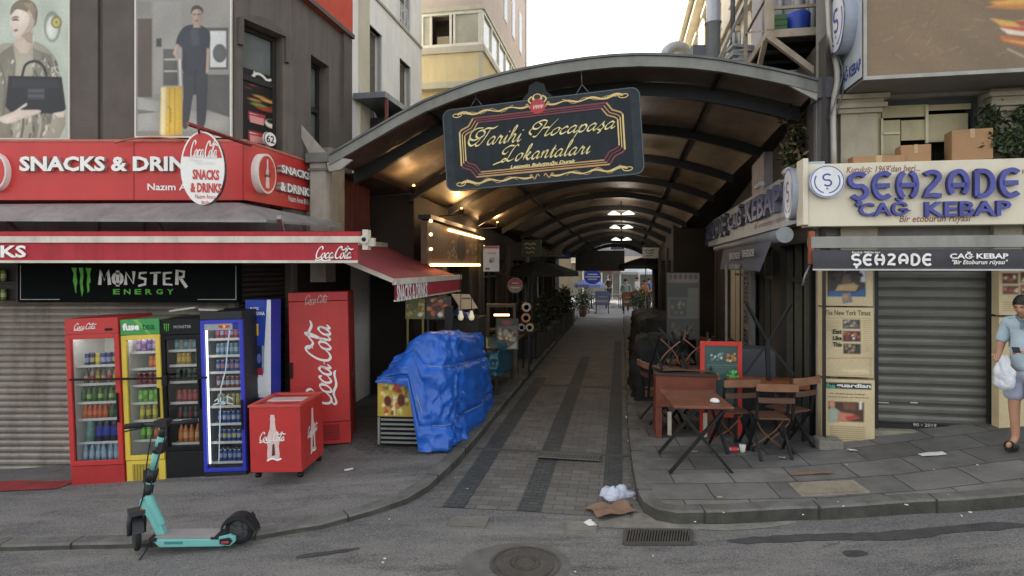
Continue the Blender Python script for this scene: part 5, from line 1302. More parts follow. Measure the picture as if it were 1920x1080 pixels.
stock(f3, 1.4, 'can', [('4f8040', '74a05c')], 'green can on the second shelf of the ' + B_, .72, .95, 1)
stock(f3, 1.2, 'can', [('2c3a34', '43554c'), ('25302c', '3a4a44')], 'dark grey can on the third shelf of the ' + B_, .12, .98, 5)
stock(f3, .95, 'can', [('8f3438', 'b0585c'), ('98383c', 'a84a50')], 'red can on the fourth shelf of the ' + B_, .12, .98, 5)
stock(f3, .74, 'can', [('3a2a2a', '7a3438'), ('2a3034', '5a5c60')], 'dark can with red band on the fifth shelf of the ' + B_, .12, .98, 5)
stock(f3, .46, 'pet', [('b06a34', 'c88448', 'c05a30'), ('b87038', 'd8a070', 'b84a2c')], 'orange juice bottle on the bottom shelf of the ' + B_, .12, .98, 5)
finish(f3)
# blue lit fridge inside a dark case
fblu = mat('fridge_blue', '2a33a0', .4, var=.08, emit=.04)
f4 = fridge('drinks_fridge', 'dark fridge with a bright blue door frame, rightmost of the fridge row', 426, 901, 7.0, .5, 2.02, mat('case_dark', '1d1f22', .5, dirt=.3), (mat('case_dark', '1d1f22'), fblu, mat('case_dark', '1d1f22')), .1, .12, mat('fridge_inside_grey', '8b8f92', .5), -1.6, edge=.04)
m = MB(f4['F']); m.box(f4['a'] + .05, f4['a'] + .066, -.02, 0, f4['zi'] + .09, f4['zt'] - .1); m.build('light_strip', mat('led_white', 'ffffff', .4, emit=.5), f4['door'])
m = MB(f4['F']); m.box(f4['a'] + .04, f4['b'] - .04, -.03, -.022, f4['zt'] - .12, f4['zt'] - .04, 0); zc = f4['zt'] - .08
m.ell(.03, zc, .022, .022, -.032, 1, 14); m.flat([(-.04, zc - .01), (.02, zc - .016), (.01, zc + .016), (-.03, zc + .014)], -.0335, 2); m.flat([(.04, zc - .016), (.1, zc - .01), (.09, zc + .014), (.05, zc + .016)], -.0335, 2); m.box(.13, .2, -.034, -.03, zc - .035, zc + .04, 3)
m.build('logo', [mat('band_grey', '8f9298', .4), mat('logo_yellow', 'e0b030', .5), mat('logo_red', 'c03028', .5), mat('logo_navy', '1c2a80', .5)], f4['door'])
sh_ = [.2, .44, .66, .87, 1.08, 1.28, 1.48, 1.68]
for r_ in sh_: shelf(f4, r_)
B_ = 'blue framed fridge'; nm_ = ('bottom', 'seventh', 'sixth', 'fifth', 'fourth', 'third', 'second', 'top')
cs_ = [('34508f', '9aa6bc'), ('2f4a88', 'a3adc0'), ('30488a', '8a98b4'), ('b09a3c', 'c8b860'), ('7a3038', 'b0b4bc'), ('2c4484', '8f9cb4'), ('5a86a0', 'a0b8c4'), ('9a3c5c', 'b86a84')]
cn_ = ('blue and silver', 'blue and grey', 'navy and silver', 'yellow', 'red and silver', 'navy', 'pale blue', 'pink')
for i, r_ in enumerate(sh_): stock(f4, r_, 'slim', [cs_[i], (cs_[i][0], cs_[(i + 2) % 8][1])], cn_[i] + ' slim can on the ' + nm_[i] + ' shelf of the ' + B_, .14, .98, 6, 2)
m = MB(f4['F']); y = f4['y'] - .004
m.ribbon([(.1, f4['zt'] - .12), (.04, f4['zt'] - .6), (-.02, f4['zi'] + 1.0), (-.07, f4['zi'] + .1)], .012, y); m.ribbon([(-.1, f4['zi'] + .84), (0, f4['zi'] + .92), (.12, f4['zi'] + .86)], .014, y); m.ribbon([(-.12, f4['zi'] + .8), (0, f4['zi'] + .83), (.12, f4['zi'] + .8)], .014, y)
m.ring_e(0, f4['zi'] + .86, .06, .06, .012, y); m.build('decal', mat('decal_white', 'b8ccd4', .4), f4['door'])
finish(f4)
mb = MB(); mb.bar(P(131, 712, 6.86), P(388, 708, 6.86), .03, .022); mb.box(*[v for v in (P(304, 700, 6.8).x, P(314, 700, 6.8).x, 6.79, 6.83, P(0, 722, 6.8).z, P(0, 705, 6.8).z)])
mb.build('locking_bar', mat('bar_black', '1c1512', .5, .4, var=.2), None, 'black locking bar strapped across the doors of three fridges', 'bar')
mb = MB(); mb.bx(P(345, 579, 7.2), (.28, .2, .02), (0, R(-8), .3)); mb.build('loose_board', mat('loose_grey', 'aaa69c', .7), None, 'pale scrap board lying on top of the black fridge', 'board')
mb = MB(); mb.bx(P(396, 580, 7.2), (.22, .2, .02), (0, R(3), .1)); mb.build('loose_board', mat('loose_grey', 'aaa69c', .7), None, 'white scrap board lying on top of the blue framed fridge', 'board')
# blue display panel
FD = Frame(*P(484, 745, 7.35).xy, R(-6)); pd = thing('cardboard_display', 'tall blue cardboard display panel with a can picture behind the red chest cooler', 'display', P(484, 860, 7.35), R(-6))
x0, x1, z0, z1 = FD.r(460, 562, 508, 880); mb = MB(FD); mb.box(x0, x1, 0, .25, z0, z1, 0); mb.build('panel', [mat('panel_blue', '1e3a9a', .4, var=.08)], pd)
f, rr, pp = prx(FD, 0)
picture(FD, 0, [('p', '24409c', pp([(462, 563), (507, 563), (507, 742), (462, 742)])), ('p', 'd8dade', pp([(501, 562), (508, 562), (508, 745), (480, 745), (482, 706), (494, 690)])), ('r', 'e0b050', *rr(467, 607, 485, 629)), ('t', '3a2a10', 'NEW', rr(470, 611, 482, 617), .03), ('t', '3a2a10', 'TASTE', rr(470, 620, 482, 626), .03),
    ('t', 'e4e6ea', 'BI GÜÇ', rr(470, 575, 486, 582), .03), ('t', 'e4e6ea', 'KATSANA', rr(470, 584, 497, 591), .03), ('r', '1a2450', *rr(479, 648, 496, 700)), ('r', '8d98b0', *rr(492, 648, 496, 700)), ('r', '9a2c38', *rr(480, 690, 494, 703)), ('e', '5a6ab0', *f(487, 672), .03, .06), ('r', 'dfe1e6', *rr(479, 708, 492, 738))], pd, 'print')
# tall red fridge
FT = Frame(*P(608, 838, 7.75).xy, R(9))
tf = thing('tall_fridge', 'tall solid red fridge with a big vertical white soft drink logo', 'fridge', P(608, 838, 7.75), R(9))
x0, x1, z0, z1 = FT.r(546, 548, 655, 838)
mb = MB(FT); mb.box(x0, x1 + .02, .06, .72, z0 + .05, z1 - .01); mb.build('cabinet', mat('fridge_red_side', '9a2624', .4, var=.12, dirt=.3), tf, bev=.01)
mb = MB(FT); mb.box(x0, x1 + .02, 0, .055, z0 + .34, z1 - .12); dr = mb.build('door', fred, tf, bev=.01)
mb = MB(FT); mb.box(x0, x1 + .02, 0, .055, z1 - .115, z1); hd = mb.build('header', mat('fridge_red_head', 'a82c2c', .4), tf, bev=.006)
mb = MB(FT); soda(mb, FT.r(578, 553, 622, 570, -.004), -.004, 0, .28); mb.build('logo', [mat('faded_white', 'b89a94', .5)], hd)
mb = MB(FT); q = FT.r(577, 600, 633, 758, -.004); soda(mb, q, -.004, 0, .26, rot=True); mb.build('logo', [white], dr)
mb = MB(FT); mb.box(x0, x1 + .02, .01, .055, z0 + .05, z0 + .335)
for k in range(9): mb.box(x0 + .05, x1 - .12, .002, .01, z0 + .1 + k * .024, z0 + .11 + k * .024, 1)
mb.build('base_grille', [mat('fridge_red_base', 'b02c2a', .45), mat('grille_maroon', '6a1a1a', .6)], tf)
mb = MB(FT); mb.bar((x0 + .03, -.03, z0 + .95), (x0 + .03, -.03, z0 + 1.15), .03); mb.build('handle', black, dr)
mb = MB(FT); cx = x1 + .02
mb.F = Frame(*FT.w((cx, .06, 0)).xy, FT.rz + R(90)); mb.flat(bottle_shape(.33, z0 + .55, z0 + 1.35, .22), -.003, 0); soda(mb, (.2, .46, z0 + .85, z0 + .98), -.005, 1); mb.build('side_print', [mat('bottle_silhouette', '6a2a26', .5), mat('faded_white', 'b89a94')], tf)  # dark bottle printed on the cabinet side
tf.rotation_euler = (0, R(-1.2), R(9))
# chest cooler
FK = Frame(*P(470, 888, 6.55).xy, R(-3))
ck = thing('chest_cooler', 'low red chest cooler with a white bottle drawing beside the fridges', 'cooler', P(518, 888, 6.7), R(-3))
xb = FK.pix(566, 880)[0]; zt_ = FK.pix(500, 759)[1]; zb2 = P(470, 888, 6.55).z; D_ = .66
mb = MB(FK); mb.box(0, xb, 0, D_, zb2 + .015, zt_ - .03); mb.build('body', fred, ck, bev=.008)
mb = MB(FK)
mb.box(-.01, xb + .01, -.01, .05, zt_ - .029, zt_); mb.box(-.01, xb + .01, D_ - .05, D_ + .01, zt_ - .029, zt_ + .0); mb.box(-.01, .05, .051, D_ - .051, zt_ - .029, zt_); mb.box(xb - .05, xb + .01, .051, D_ - .051, zt_ - .029, zt_); mb.build('rim', mat('cooler_rim', 'b54a40', .4), ck, bev=.004)
mb = MB(FK); mb.box(.05, xb - .05, .05, D_ - .05, zt_ - .06, zt_ - .035, 0); mb.box(.06, xb - .06, .3, .48, zt_ - .0345, zt_ - .02, 1); mb.build('sliding_lid', [mat('lid_glass', '7d8488', .1, var=.4, vs=4, spec=.9), mat('lid_bar', 'c9b8b0', .4)], ck)
mb = MB(FK)
for x in (.05, xb - .05):
    for y in (.06, D_ - .06): mb.lathe([(.03, 0), (.03, .05)], 10, (x - .015, y, zb2 - .03), 'x')
mb.build('caster', black, ck)
def big_bottle(F, cx, zA, zB, w, y):
    mb = MB(F); mb.flat(bottle_shape(cx, zA, zB, w), y, 0); soda(mb, (cx - w * 1.0, cx + w * 1.0, zA + (zB - zA) * .38, zA + (zB - zA) * .62), y - .003, 1, .32)
    mb.flat([(cx - w * .12, zA + .04), (cx + w * .14, zA + .05), (cx + w * .1, zA + (zB - zA) * .36), (cx - w * .05, zA + (zB - zA) * .34)], y - .002, 2)
    mb.ribbon([(cx - w * .5, zA - .01), (cx - w * .1, zA + .015), (cx + w * .3, zA - .005), (cx + w * .6, zA + .012)], .02, y - .001, 1); return mb
bm_ = [mat('bottle_pale', 'd0b6ae', .45, var=.1, vs=20), white, mat('bottle_dark', '5a2a28', .5)]
c0, c1 = FK.pix(514, 862), FK.pix(514, 778)
big_bottle(FK, c0[0], c0[1], c1[1], .15, -.003).build('bottle_print', bm_, ck)
FK2 = Frame(*FK.w((xb, 0, 0)).xy, FK.rz + R(90)); big_bottle(FK2, D_ * .5, c0[1] - .01, c1[1] - .01, .15, -.003).build('bottle_print', bm_, ck)
ck.rotation_euler = (0, R(-1.5), R(-3))
# red mat
mb = MB(); q = [gat(a, b, gl) for a, b in ((-260, 935), (105, 918), (145, 903), (-260, 906))]
mb.grid(lambda a, b: tuple((q[0].lerp(q[1], a)).lerp(q[3].lerp(q[2], a), b) + Vector((0, 0, .014 + .006 * math.sin(a * 23) * math.sin(b * 5)))), 30, 6); mb.build('red_mat', mat('mat_red', '8e2f30', .9, var=.15, vs=4, bump=.3, dirt=.5, dirtcol='5c3a36'), None, 'worn red mat on the pavement before the grey shutter', 'mat')
# wall posters of the left building
def board(F, name, label, box_, y, shapes, frame='c8c4b8', t=.03):
    g0 = shapes[0][1]
    x0, x1, z0, z1 = F.r(*box_, y); th = thing(name, label, 'poster', F.w(((x0 + x1) / 2, y, z0)), F.rz)
    m = MB(F); m.box(x0, x1, y, y + t, z0, z1); m.build('panel', pk(frame), th)
    picture(F, y, [('r', g0, x0 + .02, x1 - .02, z0 + .02, z1 - .02)] + shapes[1:], th, 'print'); return th
FPo = FL
y = -.06; f, rr, pp = prx(FPo, y)
g1, g2 = 'b0b6a6', 'a9ad9c'; rg = random.Random(41)
def speckle(polys, n, cols):
    out = []
    for _ in range(n):
        x0_, y0_, x1_, y1_ = rg.choice(polys); a, b = rg.uniform(x0_, x1_), rg.uniform(y0_, y1_); out.append(('l', rg.choice(cols), pp([(a, b), (a + rg.uniform(-3, 3), b + rg.uniform(3, 9))]), rg.uniform(.008, .03)))
    return out
s = [('r', g1, *rr(-130, -60, 128, 258)), ('p', 'a39c88', pp([(-40, 258), (-30, 110), (0, 84), (28, 80), (62, 76), (96, 98), (112, 140), (112, 258)])), ('p', '7c7666', pp([(0, 100), (24, 84), (30, 120), (20, 258), (-10, 258)])),
     ('p', '7f7968', pp([(62, 90), (96, 104), (108, 150), (106, 200), (80, 258), (60, 258)])), ('p', 'bfae9c', pp([(26, 84), (36, 60), (62, 58), (64, 82), (52, 100), (38, 100)])),
     ('p', 'd3c3b4', pp([(20, 36), (26, 18), (42, 10), (60, 16), (66, 40), (56, 62), (34, 72), (24, 64), (24, 52), (18, 46)])), ('p', '6f6450', pp([(20, 28), (22, 12), (36, 0), (56, 0), (70, 16), (68, 44), (60, 50), (58, 30), (44, 20), (30, 18)])),
     ('p', 'b3a08f', pp([(52, 20), (60, 17), (66, 40), (56, 62), (40, 69), (52, 50), (56, 36)])), ('p', 'a8947f', pp([(40, 66), (56, 60), (62, 64), (60, 82), (50, 78)])), ('p', '9d8a76', pp([(21, 34), (32, 31), (33, 37), (22, 39)])), ('p', '8d7a62', pp([(44, 6), (60, 4), (69, 18), (64, 40), (60, 26), (50, 14)])), ('l', '3c342c', pp([(24, 33), (30, 31), (35, 33)]), .012), ('l', '3c342c', pp([(26, 38), (30, 37), (34, 38)]), .02), ('p', '9a4a48', pp([(25, 56), (32, 54), (34, 58), (28, 60)])),
     *speckle([(-20, 105, 30, 215), (62, 105, 104, 145), (15, 205, 105, 252), (96, 120, 110, 205)], 150, ['6c6658', '5a5448', '8a8472', 'bcb6a2', 'c8c2b0', '4a453a']), ('l', '6c6658', pp([(0, 120), (10, 160), (6, 220)]), .03), ('l', '6c6658', pp([(90, 130), (98, 170), (94, 230)]), .03), ('l', '5f594c', pp([(40, 200), (44, 230), (40, 256)]), .03), ('l', 'a8a28e', pp([(70, 200), (76, 230), (72, 256)]), .03),
     ('l', '1d1e1f', pp([(42, 142), (48, 122), (64, 115), (80, 122), (88, 142)]), .035), ('p', '17181a', pp([(16, 142), (116, 144), (124, 204), (112, 214), (20, 210), (10, 200)])), ('p', '25272a', pp([(24, 148), (110, 150), (112, 166), (22, 164)])), ('r', '3a3c40', *rr(52, 166, 84, 186)), *[('r', c_, *rr(54, z_, 82, z_ + 2)) for z_, c_ in ((169, '55575a'), (174, '26282b'), (179, '55575a'))],
     ('p', 'd0bfb0', pp([(-4, 222), (24, 210), (48, 194), (50, 198), (40, 206), (72, 206), (74, 212), (44, 222), (14, 232)])), ('p', 'd0bfb0', pp([(100, 212), (122, 208), (120, 220), (108, 220)])),
     ('e', '8d917f', *f(98, 50), .11, .2), ('e', 'c9cdbf', *f(98, 52), .075, .15), ('e', '7a7040', *f(106, 42), .07, .08), ('e', 'b8a860', *f(106, 42), .05, .06), ('e', '2f2f28', *f(106, 42), .012, .012), ('l', 'cfcbb8', pp([(62, 66), (63, 78)]), .012)]
board(FPo, 'fashion_poster', 'fashion poster of a woman holding a black handbag on the charcoal wall', (-135, -65, 130, 262), y, s)
y = -.06
s = [('r', '86827a', *rr(258, 3, 430, 246)), ('r', '7e7a72', *rr(258, 3, 284, 190)), ('r', '56483c', *rr(258, 35, 285, 182)), ('r', '908c84', *rr(288, 3, 340, 176)), ('r', '8a857b', *rr(340, 3, 430, 50)), ('p', 'a19e96', pp([(258, 182), (300, 190), (300, 246), (258, 246)])), ('p', '979489', pp([(300, 200), (430, 215), (430, 246), (300, 246)])),
     ('p', '6d6a62', pp([(258, 205), (296, 210), (258, 214)])), ('r', '4e4a44', *rr(374, 52, 428, 130)), ('r', 'c4c4be', *rr(394, 58, 424, 126)), ('e', '5a5a56', *f(412, 100), .09, .12), ('p', '56524c', pp([(306, 92), (332, 92), (334, 160), (306, 160)])), ('r', 'a8a298', *rr(308, 110, 332, 113)), ('r', 'a8a298', *rr(308, 132, 332, 135)), ('r', '3f3c38', *rr(293, 72, 303, 88)),
     ('p', '55524c', pp([(386, 140), (430, 140), (430, 220), (386, 205)])),
     ('p', '38373a', pp([(346, 130), (386, 128), (388, 190), (384, 234), (370, 238), (368, 180), (362, 180), (352, 238), (340, 232), (344, 180)])), ('p', '34353c', pp([(334, 66), (346, 50), (364, 46), (382, 50), (394, 64), (392, 92), (386, 90), (386, 136), (344, 136), (342, 92), (330, 84)])),
     ('p', 'a58d7c', pp([(330, 82), (336, 84), (332, 100), (338, 112), (334, 116), (324, 100)])), ('p', 'a58d7c', pp([(388, 90), (393, 92), (392, 136), (386, 138)])), ('p', 'ab9382', pp([(360, 20), (366, 14), (374, 14), (379, 22), (377, 38), (372, 48), (364, 46), (361, 36)])), ('p', '3f3833', pp([(358, 26), (360, 14), (370, 10), (380, 16), (380, 26), (374, 18), (364, 18)])), ('p', 'a58d7c', pp([(364, 42), (374, 42), (376, 52), (362, 52)])),
     ('p', '2c2b2e', pp([(364, 132), (368, 132), (368, 178), (363, 178)])), ('p', '2d2e34', pp([(342, 92), (350, 96), (348, 136), (344, 136)])), ('p', '45464e', pp([(356, 56), (372, 54), (376, 84), (360, 88)])), ('p', '98806e', pp([(372, 18), (379, 22), (377, 38), (372, 47), (369, 40)])), ('l', '3c312a', pp([(363, 27), (367, 27)]), .014), ('l', '3c312a', pp([(371, 27), (375, 27)]), .014), ('l', '6a4a40', pp([(366, 39), (371, 39)]), .014), ('l', 'c9c9c4', pp([(337, 112), (339, 160)]), .02), ('p', 'd2a93c', pp([(302, 164), (338, 162), (342, 168), (342, 252), (306, 256), (299, 250)])), ('p', 'e2d2a4', pp([(302, 164), (312, 163), (310, 254), (301, 252)])), ('l', 'b08c2c', pp([(318, 166), (318, 250)]), .014), ('l', 'b08c2c', pp([(328, 166), (328, 250)]), .014), ('l', '8a6c20', pp([(315, 200), (320, 206), (320, 230)]), .012)]
s = [(k, c, *a) for k, c, *a in s]
board(FPo, 'suitcase_poster', 'poster of a man in dark clothes with a yellow suitcase on the charcoal wall', (252, -4, 434, 258), y, s, 'cfc9bc')
# ------------------------------------------------------------------ standing scooter
tq = mat('turquoise_paint', '6fb0a8', .4, var=.06, dirt=.2, dirtcol='5a8a84'); rub = mat('rubber', '1a1a1b', .8, var=.2); grip = mat('black_plastic', '202124', .5, var=.15)
base = gat(360, 1030); sc = thing('kick_scooter', 'turquoise rental kick scooter parked on its stand at the left kerb', 'scooter', base, R(1))
S_ = Frame(base.x, base.y, R(1)); Yb = base.y
def sp(px, py, dy=0.0):
    x, z = S_.pix(px, py, 0); return (x, dy, z)
def wheel(name, F, c, r, rz, w=.05):
    Fw = Frame(*F.w(c).xy, F.rz + rz); m = MB(Fw); z = F.w(c).z
    m.tube([((r - w * .45) * math.cos(a * math.pi / 14), 0, z + (r - w * .45) * math.sin(a * math.pi / 14)) for a in range(28)], w * .5, 10, closed=True)
    tyre = None
    o = m.build(name, rub, sc)
    m = MB(Fw); rr_ = r - w * .8
    m.lathe([(rr_, -.015), (rr_, .015)], 22, (0, 0, z), 'y', sm=False); m.lathe([(.04, -.035), (.04, .035)], 14, (0, 0, z), 'y')
    for k in range(5): a = k * 1.2566; m.bar((.02 * math.cos(a), -.017, z + .02 * math.sin(a)), (rr_ * .95 * math.cos(a), -.017, z + rr_ * .95 * math.sin(a)), .025, .02, up=(0, 1, 0))
    m.build('rim', mat('rim_grey', '4a4b4c', .5, .4), o); return o
rwc = sp(449, 993); fwc = sp(256, 1001)
wheel('rear_wheel', S_, (rwc[0], 0, rwc[2]), .126, 0); wheel('front_wheel', S_, (fwc[0], 0, fwc[2]), .145, R(-52))
d0, d1 = sp(296, 1006), sp(415, 1006)
m = MB(S_); zd0, zd1 = sp(300, 1019)[2], sp(300, 1003)[2]
o_ = [(sp(292, 0)[0] , zd1), (sp(308, 0)[0], zd0), (sp(424, 0)[0], zd0 + .004), (sp(440, 0)[0], zd0 + .03), (sp(446, 0)[0], zd1 + .01), (sp(412, 0)[0], zd1)]
m.prism(o_, -.085, .085); dk_ = m.build('deck', tq, sc, bev=.012)
m = MB(S_); m.box(sp(300, 0)[0], sp(410, 0)[0], -.08, .08, zd1 + .001, zd1 + .02); m.build('foot_mat', mat('mat_grey', '8e8b88', .8, var=.1, bump=.3, bs=120), dk_)
m = MB(S_); m.box(sp(290, 0)[0], sp(304, 0)[0], -.09, .09, zd1 - .02, zd1 + .012); m.box(sp(404, 0)[0], sp(424, 0)[0], -.09, .09, zd1 - .004, zd1 + .014); m.build('deck_cap', grip, dk_)
m = MB(S_); m.prism([sp(x, z)[::2] for x, z in ((420, 1012), (440, 1014), (450, 1006), (450, 998), (440, 993), (420, 998))], -.1, -.075, 0); m.prism([sp(x, z)[::2] for x, z in ((422, 1010), (440, 1012), (446, 1004), (440, 998), (422, 1001))], -.108, -.101, 1); m.prism([sp(x, z)[::2] for x, z in ((425, 1008), (438, 1008), (440, 1004), (426, 1005))], -.112, -.109, 2)
m.prism([sp(x, z)[::2] for x, z in ((420, 1012), (440, 1014), (450, 1006), (450, 998), (440, 993), (420, 998))], .075, .1, 0); m.build('rear_arm', [tq, grip, mat('reflector_red', 'b04048', .3)], sc, bev=.004)
# mudguard
m = MB(S_); cx, cz = rwc[0], rwc[2]
def fen(a, b):
    t = R(165 - 165 * a); r = .143 + .03 * max(0, (a - .75)) * 4 * .5; return (cx + r * 1.05 * math.cos(t), (b - .5) * .11, cz + r * math.sin(t) * (1 + .25 * a * (1 - a)))
m.grid(fen, 18, 4); m.grid(lambda a, b: (fen(a, 0)[0], -.056, fen(a, 0)[2] - .045 * b), 18, 1); m.grid(lambda a, b: (fen(a, 0)[0], .056, fen(a, 0)[2] - .045 * b), 18, 1)
q = sp(473, 965); m.prism([(q[0] - .03, q[2] - .07), (q[0] + .01, q[2] - .12), (q[0] + .015, q[2] - .02), (q[0] - .012, q[2] + .015)], -.04, .04); m.build('mudguard', grip, sc)
# steering column
m = MB(S_); m.tube([sp(303, 985), sp(277, 930), sp(280, 920)], [.04, .042, .03], 10); m.prism([sp(x, z)[::2] for x, z in ((262, 962), (266, 935), (272, 930), (286, 932), (290, 945), (312, 1000), (296, 1002), (284, 975), (276, 963))], -.035, .035); nk = m.build('neck', tq, sc, bev=.01)
m = MB(S_); e = sp(268, 953, -.038); m.ell(e[0], e[2], .02, .025, -.037, 0, 14); m.build('reflector', mat('amber', 'b8622c', .3), nk)
m = MB(S_); m.bar(sp(288, 950, .0), sp(304, 985, 0), .03, .02); m.build('cable_cover', grip, nk)
m = MB(S_); m.tube([sp(276, 935), sp(281, 905)], .038, 12); m.tube([sp(282, 902), sp(288, 880)], .045, 12); m.box(sp(272, 0)[0], sp(283, 0)[0], -.03, .03, sp(0, 905)[2], sp(0, 882)[2]); cl = m.build('battery_sleeve', grip, sc)
m = MB(S_); m.tube([sp(281, 906), sp(282, 902)], .04, 12); m.tube([sp(287, 882), sp(294, 845)], .032, 12); m.tube([sp(297, 838), sp(304, 818)], .036, 12); st_ = m.build('stem', tq, sc)
m = MB(S_); m.tube([sp(293, 848), sp(298, 836)], .037, 12); m.bx(sp(304, 838, 0), (.05, .07, .1), (0, R(12), 0)); m.tube([sp(303, 822), sp(307, 797)], [.034, .03], 12); m.build('display_holder', grip, sc)
hb = sp(306, 795); m = MB(S_); ha, hb2 = sp(250, 793), sp(356, 797)
A_, B_2 = (ha[0], -.12, ha[2]), (hb2[0], .14, hb2[2])
m.tube([A_, (hb[0], 0, hb[2]), B_2], .017, 10); m.bx((hb[0], 0, hb[2] + .01), (.11, .1, .06)); h_ = m.build('handlebar', grip, sc)
m = MB(S_); m.tube([A_, (A_[0] + .13, -.075, A_[2])], .024, 10); m.build('grip', rub, h_); m = MB(S_); m.tube([B_2, (B_2[0] - .12, .09, B_2[2])], .024, 10); m.build('grip', rub, h_)
m = MB(S_); m.bar((A_[0] + .14, -.1, A_[2] - .02), (A_[0] + .03, -.17, A_[2] - .03), .012); m.build('brake_lever', grip, h_)
# fork and front guard, turned with the wheel
Ff = Frame(*S_.w((fwc[0], 0, 0)).xy, S_.rz + R(-52)); zf_ = fwc[2]
m = MB(Ff)
for y_ in (-.055, .055): m.tube([(0, y_, zf_), (.0, y_, zf_ + .1), (.02, y_ * .9, zf_ + .21)], [.02, .024, .024], 8)
m.bx((.03, 0, zf_ + .215), (.12, .14, .04)); m.build('fork', mat('fork_grey', '3a3b3c', .5, .3), sc)
m = MB(Ff); m.grid(lambda a, b: (.165 * math.cos(R(20 + 140 * a)), (b - .5) * .085, zf_ + .165 * math.sin(R(20 + 140 * a))), 14, 3); m.build('mudguard', grip, sc)
m = MB(S_); m.tube(crom([(hb[0] - .04, -.03, hb[2]), sp(292, 812, -.06), sp(283, 860, -.055), sp(276, 920, -.05), sp(262, 960, -.03)], 4), .006, 5); m.tube(crom([(hb[0] + .04, -.03, hb[2]), sp(316, 815, -.05), sp(300, 865, -.05), sp(284, 925, -.045)], 4), .006, 5); m.build('brake_cable', grip, sc)
m = MB(S_); m.rect(sp(318, 0)[0], sp(352, 0)[0], sp(0, 1015)[2], sp(0, 1010)[2], -.0862, 0); m.build('decal', mat('decal_teal_dark', '3f7f7c', .4), dk_)
m = MB(S_); m.bar(sp(292, 1008, -.05), sp(276, 1040, -.16), .016); m.bar(sp(276, 1040, -.16), sp(270, 1041, -.2), .02, .01); m.build('kickstand', grip, sc)
# ------------------------------------------------------------------ big hanging sign
gold = mat('sign_gold', 'c9b071', .45, .2, var=.15, vs=8); tan = mat('sign_tan', 'b08a5c', .45, .2, var=.15); maroon = mat('sign_maroon', '74333a', .5, var=.2, vs=6); navy = mat('sign_navy', '1a2125', .55, var=.3, vs=2.5, spec=.25, dirt=.3, dirtcol='39434a'); pale_edge = mat('sign_edge', '4d565a', .5)
hg = thing('hanging_sign', 'big tilted dark sign with gold script and scrolls hanging under the canopy front', 'sign', P(1012, 264, 7.8), R(-12.5))
FG = Frame(*P(1012, 264, 7.8).xy, R(-12.5)); zc = P(1012, 264, 7.8).z
W2, H2 = 1.335, .565
def rr_out(w, h, r, n=6):
    o = []
    for cx, cz, a0 in ((w - r, h - r, 0), (-w + r, h - r, 90), (-w + r, -h + r, 180), (w - r, -h + r, 270)):
        o += [(cx + r * math.cos(R(a0 + 90 * k / n)), zc + cz + r * math.sin(R(a0 + 90 * k / n))) for k in range(n + 1)]
    return o
mb = MB(FG); mb.prism(rr_out(W2, H2, .11), 0, .06, 0, 1)
mb.ring(rr_out(W2 - .004, H2 - .004, .11), rr_out(W2 - .016, H2 - .016, .1), -.002, 1)
mb.ring(rr_out(W2 - .02, H2 - .02, .1), rr_out(W2 - .13, H2 - .1, .05), -.001, 2)
ej = [(-.16, .49), (-.2, .58), (-.12, .66), (-.1, .75), (0, .8), (.1, .75), (.12, .66), (.2, .58), (.16, .49)]
mb.prism([(x, zc + z) for x, z in ej], .002, .055, 0, 1)
mb.build('panel', [navy, pale_edge, mat('sign_worn', '272f33', .55, var=.3, vs=7, spec=.25)], hg)
def frame_line(d, w, m, mb, y):
    a, b, q = 1.10 - d, .40 - d * .9, .17
    cs = [(-a, -b + q), (-a, b - q), (-a + .03, b - q + .03), (-a + .13, b - .1), (-a + .2, b), (a - .2, b), (a - .13, b - .1), (a - .03, b - q + .03), (a, b - q), (a, -b + q), (a - .03, -b + q - .03), (a - .13, -b + .1), (a - .2, -b), (-a + .2, -b), (-a + .13, -b + .1), (-a + .03, -b + q - .03)]
    n = len(cs)
    seg = {'l': cs[0:2], 'tl': cs[1:5], 't': cs[4:6], 'tr': cs[5:9], 'r': cs[8:10], 'br': cs[9:13], 'b': cs[12:14], 'bl': cs[13:16] + cs[0:1]}
    for k, s in seg.items():
        mm = {'l': 0, 'r': 0, 'tl': 1, 'tr': 1, 'b': 1, 'br': 2, 'bl': 2, 't': 2}[k]
        mb.ribbon([(x, zc + z) for x, z in s], w, y, mm)
mb = MB(FG)
for i, d in enumerate((0, .035, .068)): frame_line(d, (.022, .012, .018)[i], 0, mb, -.004 - .0008 * i)
mb.build('border', [gold, tan, maroon], hg)
mb = MB(FG)
for sx in (-1, 1):
    for sz, y0 in ((1, .475), (-1, -.47)):
        pts = [(sx * (1.12 - 1.0 * t), zc + y0 + .022 * math.sin(t * 19 * 1) * (1 - .4 * t)) for t in [k / 24 for k in range(25)]]
        mb.ribbon(pts, lambda t, a: .012 + .03 * max(0, .5 - t) + .012 * abs(math.sin(t * 12)), -.004, 0)
        mb.ribbon([(p[0], p[1] - sz * .03 * math.sin(i * .9)) for i, p in enumerate(pts)][2:20], .008, -.0035, 1)
        cx, cz = sx * 1.13, zc + y0 - .005
        mb.ribbon([(cx + (.03 + .0035 * k) * math.cos(k * .5) * -sx, cz + (.012 + .002 * k) * math.sin(k * .5)) for k in range(14)], .012, -.0045, 0)
        mb.ribbon([(sx * (.03 + .13 * t), zc + y0 + .03 * math.sin(t * 9)) for t in [k / 10 for k in range(11)]], .016, -.0045, 1)
mb.ell(0, zc + .46, .105, .10, -.005, 2, 26); mb.ell(0, zc + .57, .07, .06, -.0042, 0, 20); mb.ell(0, zc + .585, .045, .035, -.0048, 3, 16)
for k in range(4): mb.ribbon([(-.055 + k * .034, zc + .43), (-.05 + k * .034, zc + .48), (-.035 + k * .034, zc + .44), (-.03 + k * .034, zc + .475)], .009, -.006, 4)
